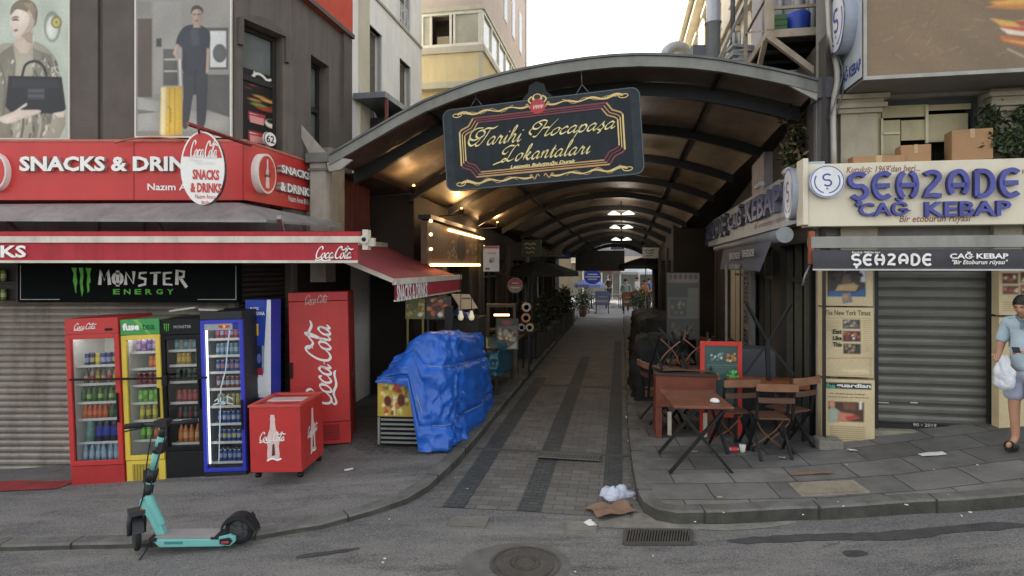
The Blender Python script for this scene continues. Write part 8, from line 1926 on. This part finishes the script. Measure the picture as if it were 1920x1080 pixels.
# wooden folding chairs
def make_chair(metal=irons, w1=woodl, w2=woodp, name='folding_chair'):
    t = thing(name, 'x', 'chair', (0, 0, 0)); w = .40
    for s_ in (-1, 1):
        m = MB(); x = s_ * w / 2
        m.bar((x, .20, 0), (x, -.14, .46), .03, .022); m.bar((x, -.14, .46), (x, -.21, .88), .03, .022); m.build('frame', metal, t)
        m = MB(); m.bar((x - s_ * .028, -.22, 0), (x - s_ * .028, .2, .45), .03, .022); m.build('leg', metal, t)
    m = MB()
    for k in range(6): m.box(-w / 2 + .03, w / 2 - .03, -.15 + k * .062, -.10 + k * .062, .452, .472)
    m.build('seat', w1, t, bev=.003)
    m = MB(); m.grid(lambda a, b: ((a - .5) * (w + .06), -.215 - .03 * math.cos((a - .5) * 2.6), .80 + .085 * b), 10, 1); m.grid(lambda a, b: ((a - .5) * (w + .06), -.237 - .03 * math.cos((a - .5) * 2.6), .80 + .085 * b), 10, 1)
    m.grid(lambda a, b: ((a - .5) * (w + .06), -.215 - .022 * b - .03 * math.cos((a - .5) * 2.6), .885), 10, 1); m.build('top_rail', w2, t)
    m = MB(); m.grid(lambda a, b: ((a - .5) * w, -.19 - .02 * math.cos((a - .5) * 2.6), .66 + .06 * b), 10, 1); m.grid(lambda a, b: ((a - .5) * w, -.208 - .02 * math.cos((a - .5) * 2.6), .66 + .06 * b), 10, 1); m.build('back_slat', w1, t)
    m = MB(); m.tube(crom([(-.17, .02, .44), (-.06, .08, .25), (.17, .15, .05)], 4), .009, 6); m.tube(crom([(.17, .02, .44), (.06, .08, .25), (-.17, .15, .05)], 4), .009, 6); m.build('stretcher', w2, t)
    return t
ch0 = make_chair(); used = [False]
def chair(label, loc, rot, group):
    t = ch0 if not used[0] else copy_tree(ch0); used[0] = True
    t.location = loc; t.rotation_euler = rot; t['label'] = label; t['group'] = group
for i, (x, y, a, lab) in enumerate(((2.72, 7.25, 8, 'wooden folding chair, back to the street, just before the red framed menu board'), (3.04, 6.9, -6, 'wooden folding chair, back to the street, between the nearest table and bench table'), (3.36, 7.1, 24, 'wooden folding chair turned aside in front of the bench table'))):
    chair(lab, (x, y, gr(x, y)), (0, 0, R(a)), 'chairs on the terrace')
for i, (x, y, z, rx_, a, lab) in enumerate(((2.12, 8.0, g2 + 1.35, 178, 10, 'upside down wooden chair stacked on the left of the counter table'), (2.5, 7.98, g2 + 1.35, 181, -12, 'upside down wooden chair stacked on the right of the counter table'), (2.3, 8.25, g2 + 1.40, 176, 80, 'upside down wooden chair behind the two on the counter table'))):
    chair(lab, (x, y, z), (R(rx_), 0, R(a)), 'chairs stacked on the counter table')
for i, (u, v, a, lab) in enumerate(((.55, 8.9, -80, 'dark folding chair standing alone at the left edge of the terrace'), (.95, 8.75, 200, 'wooden folding chair with a pale seat rail beside the lone dark chair'), (1.25, 9.4, 30, 'wooden folding chair behind the counter table'))):
    q = FA.w((u, v, 0)); chair(lab, (q.x, q.y, gr(q.x, q.y)), (0, 0, R(a)), 'chairs on the terrace')
for i, (u, v, a, lab) in enumerate(((1.75, 10.2, 20, 'wooden chair by the dark side wall, nearest of the row there'), (1.5, 11.3, 100, 'wooden chair by the dark side wall, middle of the row there'), (1.85, 12.1, -70, 'wooden chair by the dark side wall, farthest of the row there'))):
    q = FA.w((u, v, 0)); chair(lab, (q.x, q.y, .15), (0, 0, R(a)), 'chairs on the terrace')
table('small dark table pushed against the side wall under the vertical sign', 1.9, 11.2, .6, .6, .75, dk2, .15)
# menu boards
F8 = Frame(*P(1352, 700, 7.75).xy, R(-6)); f, rr, pp = prx(F8, 0); x0, x1, z0, z1 = F8.r(1313, 640, 1392, 760); g8 = gr(2.8, 7.75)
rb = thing('menu_board', 'red framed menu board standing behind the folding chairs', 'menu board', F8.w(((x0 + x1) / 2, 0, g8)), R(-6))
m = MB(F8); w = .06; m.box(x0, x0 + w, 0, .05, g8, z1); m.box(x1 - w, x1, 0, .05, g8, z1); m.box(x0 + w, x1 - w, 0, .05, z1 - w, z1); m.box(x0 + w, x1 - w, 0, .05, g8 + .25, g8 + .31); m.build('frame', mat('frame_red', 'b8392e', .4, var=.08, dirt=.15), rb, bev=.005)
m = MB(F8); m.box(x0 + w, x1 - w, .015, .03, g8 + .311, z1 - w - .001); m.build('panel', mat('board_green_grey', '3c5450', .5, var=.2, vs=4), rb); rg = random.Random(12)
s = mosaic((1326, 654, 1358, 678), ['8aa49c', 'a8b8ae', '5a7a70'], 12, 2, 4) + mosaic((1360, 658, 1384, 680), ['b08a5a', '9a6a3c', 'c8a878'], 10, 3, 5) + [('r', '8aa09a', *rr(1324, 684, 1386, 685.5)), ('r', '8aa09a', *rr(1324, 689, 1386, 690))] + mosaic((1326, 694, 1352, 716), ['8a6a4a', 'b0503a', '6a4a34', 'a0805a'], 14, 2, 5) + mosaic((1354, 692, 1386, 714), ['2f7a3c', '48a04c', '1f5a30', '6ab060'], 16, 2, 5)
picture(Frame(*F8.w((0, .015, 0)).xy, F8.rz), 0, s, rb, 'print')
F9 = Frame(*P(1282, 600, 9.6).xy, -AL); f, rr, pp = prx(F9, 0); q9 = F9.w((0, 0, 0)); g9 = .15
flatboard('menu_board', 'tall cream headed menu poster board standing in the dark behind the chairs', 'menu board', F9, (1250, 511, 1312, 637), 0, '33302a', [('r', '5a5044', *rr(1252, 513, 1310, 530)), *[('e', '3a2a22', *f(1257 + 9.5 * k, 519), .03, .045) for k in range(6)], ('r', '2e2c26', *rr(1253, 532, 1310, 558)), ('r', '4a4a3a', *rr(1290, 540, 1310, 596)), ('r', '4c4a42', *rr(1253, 557, 1308, 598)), ('r', '3a382f', *rr(1256, 561, 1287, 593)), ('r', '33322a', *rr(1252, 601, 1310, 633))] + mosaic((1256, 562, 1287, 592), ['5a4a3a', '6a6a58', '4a3028'], 14, 2, 4) + mosaic((1254, 603, 1308, 632), ['4a4434', '5a4a38', '3a4430'], 16, 2, 5), foot=g9)
m = MB(Frame(*P(1421, 700, 8.0).xy, R(-8))); gb = gr(3.3, 8.0); zt_ = P(1421, 655, 8.0).z; m.box(-.22, .22, 0, .4, gb, zt_ - .38, 1); m.box(-.23, .23, -.01, .41, zt_ - .379, zt_); m.build('service_cabinet', [mat('cabinet_grey', '4f5358', .5, .2, var=.15, dirt=.3), mat('cabinet_dark', '2c2e32', .6)], None, 'grey service cabinet behind the upturned table base', 'cabinet', bev=.008)
mb = MB(); q = P(1362, 660, 8.8); mb.lathe([(.02, 0), (.02, 2.3)], 10, (q.x, q.y, .15)); mb.build('pale_pole', pot, None, 'thin pale pole rising from the terrace behind the red framed board', 'pole')
mb = MB(); q = P(1525, 700, 7.4); mb.box(q.x - .025, q.x + .025, q.y, q.y + .05, gr(q.x, q.y) - .05, 2.5); mb.build('frame_post', mat('post_black', '1a1b1a', .5), None, 'slim black post at the edge of the press boards', 'post')
# ------------------------------------------------------------------ litter
def paper(name, label, px, py, w, d, m, fn, rz=0, cat='litter', amp=.02, seed=0.0, n=8):
    c = gat(px, py, fn); F = Frame(c.x, c.y, R(rz)); mb = MB(F)
    def g(a, b):
        x, y = (a - .5) * w, (b - .5) * d; q = F.w((x, y, 0)); return (x + .15 * amp * math.sin(9 * b + seed), y, fn(q.x, q.y) + .008 + amp * (.5 + noise.noise(Vector((x * 9, y * 9, seed)))) )
    mb.grid(g, n, n); return mb.build(name, m, None, label, cat)
pw = mat('paper_white', 'd4d2cc', .8, bump=.6, bs=30)
paper('cardboard_sheet', 'bent sheet of brown cardboard lying at the kerb corner', 1146, 960, .42, .30, mat('cardboard_flat', '7d6450', .85, var=.12, vs=5), gz, 24, 'cardboard', .045, 2.2)
paper('cardboard_strip', 'flat strip of torn cardboard on the right pavement', 1520, 889, .42, .08, mat('cardboard_flat', '8f6a4a', .85), gr, -8, 'cardboard', .012, 5)
paper('paper_scrap', 'white paper flyer on the right pavement before the grey shutter', 1748, 853, .24, .1, pw, gr, -10, 'paper', .01, 1)
paper('paper_scrap', 'small white paper scrap on the left pavement beside the chest cooler', 654, 882, .1, .05, pw, gl, 20, 'paper', .01, 3)
paper('paper_scrap', 'white torn paper on the concrete gully cover', 1107, 985, .09, .1, pw, gz, 30, 'paper', .03, 4)
paper('paper_scrap', 'small white paper by the plastic bag at the kerb corner', 1197, 926, .05, .05, pw, gz, 10, 'paper', .03, 6)
paper('paper_scrap', 'pale scrap on the terrace under the nearest folding table', 1302, 848, .07, .04, pw, gr, 10, 'paper', .01, 8)
paper('paper_scrap', 'white scrap beside the concrete block', 1598, 846, .1, .06, pw, gr, 10, 'paper', .02, 9)
paper('paper_scrap', 'white scrap on the terrace right of the chairs', 1466, 862, .06, .07, pw, gr, 10, 'paper', .04, 10)
paper('paper_scrap', 'yellowish leaf scrap near the right kerb', 1350, 934, .05, .03, mat('leaf_scrap', 'a8946a', .8), gr, 10, 'paper', .01, 11)
c = gat(1154, 932); mb = MB()
def pb(a, b):
    t = a * 2 * math.pi; ph = b * math.pi * .5; r = .155 * math.cos(ph) * (1 + .25 * math.sin(3 * t + 1)); n_ = noise.noise(Vector((math.cos(t) * 2, math.sin(t) * 2, b * 3))) ; return (c.x + r * math.cos(t) * 1.1 * (1 + .3 * n_), c.y + r * .6 * math.sin(t) * (1 + .3 * n_), c.z + .006 + .085 * math.sin(ph) * (1 + .6 * n_))
mb.grid(pb, 26, 9); mb.build('plastic_bag', mat('bag_white', 'b4b8c4', .35, var=.15, vs=12, bump=.8, bs=30, spec=.6), None, 'crumpled white plastic bag lying in the gutter at the kerb corner', 'bag')
rg = random.Random(77)
for i, (px, py) in enumerate(((1180, 830), (1186, 855), (1188, 872), (1195, 890), (1182, 812), (1175, 785))):
    p_ = gat(px, py); m = MB(); m.bx((p_.x, p_.y, p_.z + .02), (.05, .03, .02), (rg.random(), rg.random(), rg.random())); m.build('litter_bit', pw if i % 2 else mat('leaf_scrap', 'a8946a', .8), None, 'small pale bit of litter along the right kerb of the alley', 'litter', 'litter along the kerb')
cp_ = gat(1374, 848, gr); m = MB(); m.lathe([(.03, 0), (.033, .01), (.033, .1), (.028, .115), (.0001, .115)], 12, (cp_.x - .05, cp_.y, cp_.z + .035), 'x', mfun=lambda i: 1 if i == 1 else 0); m.build('crushed_can', [mat('can_top', 'a9abad'), mat('can_red', 'b03038', .4)], None, 'red drink can lying under the folding chairs', 'can')
cp_ = gat(1392, 848, gr); m = MB(); m.lathe([(.03, 0), (.04, .09), (.0001, .09)], 12, tuple(cp_ + Vector((0, 0, .004)))); m.build('paper_cup', pw, None, 'white paper cup standing beside the red can', 'cup')
stub = mat('stub', 'b8a890', .8); first = None
for i in range(20):
    px, py = rg.uniform(620, 1900), rg.uniform(955, 1075) if i % 2 else rg.uniform(870, 955)
    fn = gz if py > 985 or px < 1200 else gr
    if px < 800: fn = gl
    if 780 < px < 1200 and py < 945: fn = gz
    p_ = gat(px, py, fn); m = MB(); sz = rg.uniform(.006, .014); m.bx((p_.x, p_.y, p_.z + .008), (sz * 2, sz, .006), (0, 0, rg.random() * 3)); m.build('litter_bit', pw if i % 3 else stub, None, 'tiny pale speck of litter on the ground before the alley', 'litter', 'specks of litter on the ground')
# ------------------------------------------------------------------ man at the right edge
def skin_mesh(V, E, Rr, sub=2, root=0):
    me = bpy.data.meshes.new('tmp'); me.from_pydata([Vector(v) for v in V], E, []); o = bpy.data.objects.new('tmp', me); COL.objects.link(o)
    o.modifiers.new('s', 'SKIN').use_smooth_shade = True
    if not me.skin_vertices: raise RuntimeError('no skin layer')
    for i, r in enumerate(Rr):
        r = r if isinstance(r, tuple) else (r, r); me.skin_vertices[0].data[i].radius = r; me.skin_vertices[0].data[i].use_root = (i == root)
    s_ = o.modifiers.new('b', 'SUBSURF'); s_.levels = s_.render_levels = sub
    bpy.context.view_layer.update(); dg = bpy.context.evaluated_depsgraph_get(); m2 = bpy.data.meshes.new_from_object(o.evaluated_get(dg))
    v = [x.co.copy() for x in m2.vertices]; f = [tuple(p.vertices) for p in m2.polygons]
    bpy.data.objects.remove(o); bpy.data.meshes.remove(me); bpy.data.meshes.remove(m2); return v, f
def add(mb, vf, m=0):
    n = [mb.P(p) for p in vf[0]]
    for t in vf[1]: mb.face([n[i] for i in t], m, True)
pf = P(1925, 846, 6.05); pg = gr(pf.x, pf.y) + .035
PRZ = R(-60)
class ScaledFrame(Frame):
    k = .93
    def w(s, p): return Frame.w(s, (p[0] * s.k, p[1] * s.k, pg + (p[2] - pg) * s.k))
FPn = ScaledFrame(pf.x, pf.y, PRZ)
man = thing('person', 'man in pale blue polo shirt and lavender shorts holding a white bag and phone', 'person', (pf.x, pf.y, pg), PRZ)
skin = mat('skin', 'b08368', .55, var=.06, vs=10)
def off(L_): return [(x, y, z + pg) for x, y, z in L_]
body = MB(FPn)
V = [(0, 0, .92), (0, .01, 1.1), (0, .01, 1.28), (0, 0, 1.4), (0, -.045, 1.47), (0, -.075, 1.525),
     (-.17, .01, 1.385), (-.245, .02, 1.12), (-.2, -.15, 1.04), (-.185, -.2, 1.04),
     (.17, .01, 1.385), (.25, .01, 1.13), (.12, -.21, 1.09), (.07, -.26, 1.10),
     (-.095, 0, .86), (-.105, -.02, .49), (-.11, .03, .09), (-.115, -.05, .03), (-.125, -.15, .02),
     (.095, 0, .86), (.105, -.02, .49), (.11, .03, .09), (.115, -.05, .03), (.125, -.15, .02)]
E = [(0, 1), (1, 2), (2, 3), (3, 4), (4, 5), (3, 6), (6, 7), (7, 8), (8, 9), (3, 10), (10, 11), (11, 12), (12, 13), (0, 14), (14, 15), (15, 16), (16, 17), (17, 18), (0, 19), (19, 20), (20, 21), (21, 22), (22, 23)]
Rr = [(.13, .11), (.135, .11), (.15, .11), (.10, .08), .056, .054, .058, .043, .031, .029, .058, .043, .031, .029, .088, .06, .038, (.04, .03), (.036, .02), .088, .06, .038, (.04, .03), (.036, .02)]
add(body, skin_mesh(off(V), E, Rr))
def hand(base, d, side, curl):
    d = Vector(d).normalized(); up = Vector((0, 0, 1)); s_ = d.cross(up).normalized() * side; nrm = s_.cross(d) * side; b = Vector(base)
    V = [b, b + d * .035, b + d * .075]; E = [(0, 1), (1, 2)]; Rr = [(.028, .02), (.036, .016), (.036, .013)]
    add(body, skin_mesh([tuple(v) for v in V], E, Rr, 2))
    for k, ln in enumerate((.062, .07, .066, .052)):
        r0 = b + d * .07 + s_ * ((k - 1.5) * .018); p = [r0]; dd = d.copy()
        for j in range(3): dd = (dd - nrm * curl * (1 + .12 * k)).normalized(); p.append(p[-1] + dd * ln * (.42, .33, .25)[j])
        add(body, skin_mesh([tuple(v) for v in p], [(0, 1), (1, 2), (2, 3)], [.0092, .0088, .008, .0068], 1))
    p = [b + d * .02 - s_ * .025, b + d * .045 - s_ * .045 - nrm * .008, b + d * .072 - s_ * .048 - nrm * .02]
    add(body, skin_mesh([tuple(v) for v in p], [(0, 1), (1, 2)], [.012, .0105, .008], 1))
hand((-.185, -.2, 1.04 + pg), (.25, -.9, -.1), -1, .85); hand((.07, -.26, 1.10 + pg), (-.5, -.8, .15), 1, .55)
# head: one surface with brow, nose, mouth and chin, tilted down
hc = Vector((0, -.115, 1.59 + pg)); T = Matrix.Rotation(R(22), 3, 'X')
def hp(a, b):
    t = a * 2 * math.pi; ph = (b - .5) * math.pi; x, y, z = math.cos(ph) * math.sin(t), -math.cos(ph) * math.cos(t), math.sin(ph)
    fr = max(0, -y); g = lambda cx, cz, w, h: math.exp(-((x - cx) / w) ** 2 - ((z - cz) / h) ** 2) * (fr > 0)
    r = 1 + .0 * x; dx = x * .074; dy = y * .092; dz = z * .112
    if z < 0: dx *= 1 - .3 * z * z; dy = dy * (1 - .12 * z * z) - .016 * (-z) * fr
    dy -= .026 * g(0, -.12, .12, .17) + .010 * g(0, .2, .5, .09) + .008 * g(0, -.47, .28, .05) + .008 * g(0, -.6, .28, .05) + .012 * g(0, -.85, .3, .14); dy += .012 * g(.36, .06, .16, .1) + .012 * g(-.36, .06, .16, .1) + .005 * g(0, -.53, .3, .03)
    v = T @ Vector((dx, dy, dz)); return tuple(hc + v)
body.grid(hp, 40, 28, mf=lambda i, j: 0)
for s_ in (-1, 1):
    e = hc + T @ Vector((s_ * .074, .008, -.005)); body.lathe([(.0001, -.008), (.022, -.006), (.03, 0), (.022, .008), (.0001, .008)], 10, tuple(e), 'x')
    e = hc + T @ Vector((s_ * .029, -.079, .008)); body.lathe([(.0001, -.006), (.011, 0), (.0001, .006)], 8, tuple(e), 'z', m=1)
    body.bar(hc + T @ Vector((s_ * .015, -.092, .026)), hc + T @ Vector((s_ * .045, -.084, .03)), .006, .007, m=1)
body.bar(hc + T @ Vector((-.02, -.096, -.056)), hc + T @ Vector((.02, -.096, -.056)), .005, .004, m=2)
body.build('body', [skin, mat('eye_dark', '2a1f1a', .4), mat('lip', '8a5448', .5)], man)
hm = MB(FPn)
def hh(a, b):
    t = a * 2 * math.pi; ph = math.pi * .5 * b; n_ = .05 * noise.noise(Vector((math.cos(t) * 6, math.sin(t) * 6, b * 8)))
    lo = -.05 - .5 * (math.cos(t) < 0) * abs(math.cos(t)) + .45 * max(0, math.cos(t)); ph = lo + (math.pi / 2 - lo) * b
    x, y, z = math.cos(ph) * math.sin(t), -math.cos(ph) * math.cos(t), math.sin(ph); return tuple(hc + T @ Vector((x * .08 * (1 + n_), y * .099 * (1 + n_) + .003, z * .121 * (1 + n_) + .002)))
hm.grid(hh, 40, 12); hm.build('hair', mat('hair_black', '17130f', .5, var=.3, vs=40, bump=.5, bs=90), man)
shirt = MB(FPn)
V = [(0, 0, .83), (0, .0, .98), (0, .005, 1.14), (0, .01, 1.30), (0, -.02, 1.405), (0, -.04, 1.455), (-.165, .01, 1.39), (-.22, .015, 1.22), (-.24, .02, 1.15), (.165, .01, 1.39), (.225, .01, 1.22), (.245, .01, 1.15)]
E = [(0, 1), (1, 2), (2, 3), (3, 4), (4, 5), (4, 6), (6, 7), (7, 8), (4, 9), (9, 10), (10, 11)]
v, f = skin_mesh(off(V), E, [(.165, .135), (.162, .138), (.158, .135), (.165, .13), (.122, .105), .074, (.078, .075), .07, .066, (.078, .075), .07, .066])
v = [p + Vector((.006 * noise.noise(p * 14), .008 * noise.noise(p * 11), 0)) for p in v]
add(shirt, (v, f)); sh = shirt.build('shirt', mat('polo_blue', 'a9bbc2', .85, var=.1, vs=8, bump=.35, bs=14), man)
cl = MB(FPn); cl.tube(crom([(-.072, -.05, 1.475 + pg), (-.035, -.115, 1.45 + pg), (0, -.13, 1.425 + pg), (.035, -.115, 1.45 + pg), (.072, -.05, 1.475 + pg), (0, .035, 1.49 + pg)], 4), .014, 7, closed=True); cl.box(-.012, .012, -.135, -.1, 1.33 + pg, 1.42 + pg); cl.build('collar', mat('collar_grey', '66767c', .8), sh)
shorts = MB(FPn)
V = [(0, 0, .93), (0, 0, .86), (-.085, 0, .80), (-.105, -.01, .65), (-.112, -.02, .50), (.085, 0, .80), (.105, -.01, .65), (.112, -.02, .50)]
v, f = skin_mesh(off(V), [(0, 1), (1, 2), (2, 3), (3, 4), (1, 5), (5, 6), (6, 7)], [(.15, .125), (.155, .135), (.105, .12), .108, .11, (.105, .12), .108, .11])
v = [p + Vector((.008 * noise.noise(p * 12), .01 * noise.noise(p * 9), 0)) for p in v]; add(shorts, (v, f)); shorts.build('shorts', mat('shorts_lavender', 'a2a6b6', .85, var=.1, vs=6, bump=.2, bs=120), man)
for s_ in (-1, 1):
    m = MB(FPn); x = s_ * .118; o_ = [(x + .045 * math.cos(t) * (1 + .12 * math.sin(t)), -.045 + .135 * math.sin(t)) for t in [k * math.pi / 12 for k in range(24)]]
    A = [m.P((a, b, pg - .03)) for a, b in o_]; B = [m.P((a, b, pg - .004)) for a, b in o_]; m.face(B); m.face(A[::-1])
    for i in range(24): m.face((A[i], A[(i + 1) % 24], B[(i + 1) % 24], B[i]))
    m.tube(crom([(x - .046, -.09, pg - .01), (x - .03, -.085, pg + .035), (x, -.085, pg + .048), (x + .03, -.085, pg + .035), (x + .046, -.09, pg - .01)], 3), .02, 8); m.build('sandal', mat('sandal_black', '17161a', .6), man)
bg_ = MB(FPn); bc = Vector((-.115, -.25, .85 + pg))
def bag(a, b):
    t = a * 2 * math.pi; w = .02 + .078 * math.sin(min(1, b * 1.35) * math.pi / 2) ** .8 * (1 if b < .9 else 1 - (b - .9) * 6); n_ = noise.noise(Vector((math.cos(t) * 2.3, math.sin(t) * 2.3, b * 5)))
    return (bc.x + w * math.cos(t) * (1 + .25 * n_), bc.y + w * .7 * math.sin(t) * (1 + .3 * n_), bc.z + .19 - .38 * b + .02 * n_)
bg_.grid(bag, 34, 18); bg_.build('carrier_bag', mat('carrier_white', 'c6c9cc', .4, var=.08, vs=9, bump=.7, bs=24, spec=.5), None, 'white plastic carrier bag hanging from the hand of the man at the right edge', 'bag')
ph_ = MB(FPn); ph_.bx((.02, -.325, 1.12 + pg), (.066, .01, .13), (R(-72), 0, R(25))); ph_.build('phone', mat('phone_black', '151517', .2), None, 'dark phone in the hand of the man at the right edge', 'phone', bev=.003)
# people at the far end
def bystander(label, loc, rz, top, bot, seed, tilt=0.0):
    F = Frame(loc.x, loc.y, rz); t = thing('person', label, 'person', loc, rz, None); z = loc.z; m = MB(F)
    V = [(0, 0, .92), (0, 0, 1.25), (0, 0, 1.4), (0, -.02, 1.5), (0, -.03, 1.6), (0, -.03, 1.68), (-.19, 0, 1.38), (-.25, 0, 1.1), (-.22, -.14, .92), (.19, 0, 1.38), (.25, 0, 1.1), (.2, -.16, .95), (-.1, 0, .86), (-.12, -.06, .48), (-.12, .05, .06), (-.12, -.1, .03), (.1, 0, .86), (.11, .06, .48), (.12, .12, .07), (.12, -.02, .03)]
    E = [(0, 1), (1, 2), (2, 3), (3, 4), (4, 5), (2, 6), (6, 7), (7, 8), (2, 9), (9, 10), (10, 11), (0, 12), (12, 13), (13, 14), (14, 15), (0, 16), (16, 17), (17, 18), (18, 19)]
    add(m, skin_mesh([(a, b, c + z) for a, b, c in V], E, [(.14, .1), (.16, .11), (.1, .08), .055, (.08, .09), (.07, .08), .06, .045, .03, .06, .045, .03, .085, .06, .04, .035, .085, .06, .04, .035], 1)); m.build('body', skin, t)
    m = MB(F); add(m, skin_mesh([(a, b, c + z) for a, b, c in V[:3] + [V[6], V[7], V[9], V[10]]], [(0, 1), (1, 2), (2, 3), (3, 4), (2, 5), (5, 6)], [(.16, .13), (.18, .13), (.12, .1), .075, .065, .075, .065], 1)); m.build('shirt', mat('cloth_' + top, top, .8), t)
    m = MB(F); add(m, skin_mesh([(a, b, c + z) for a, b, c in (V[0], V[12], V[13], V[14], V[16], V[17], V[18])], [(0, 1), (1, 2), (2, 3), (0, 4), (4, 5), (5, 6)], [(.155, .12), .1, .075, .055, .1, .075, .055], 1)); m.build('trousers', mat('cloth_' + bot, bot, .8), t)
    m = MB(F); m.lathe([(.098, -.02), (.1, .03), (.07, .09), (.0001, .11)], 12, (0, -.02, 1.63 + z)); m.build('hair', mat('hair_black', '17130f'), t)
for lab, u, v, rz, a, b in (('standing figure in a pale teal top at the far end', .25, 30.5, 0, '7a9a98', '3a3c44'), ('standing figure in a white top at the far end', .9, 34.5, 1.2, 'b4b8bc', '4a4a50'), ('figure in an orange top near the right edge of the far opening', 1.15, 29.0, -1, 'b8743c', '2c3038'), ('figure in a blue shirt at the right of the far opening', 1.5, 33, 2, '4a64a0', '3a3630'), ('walking figure in dark clothes at the far end', -.75, 38, .6, '3a3a40', '2a2a2e')):
    bystander(lab, FA.w((u, v, .03)), -AL + rz, a, b, 0)
bpy.data.objects.remove(_to)
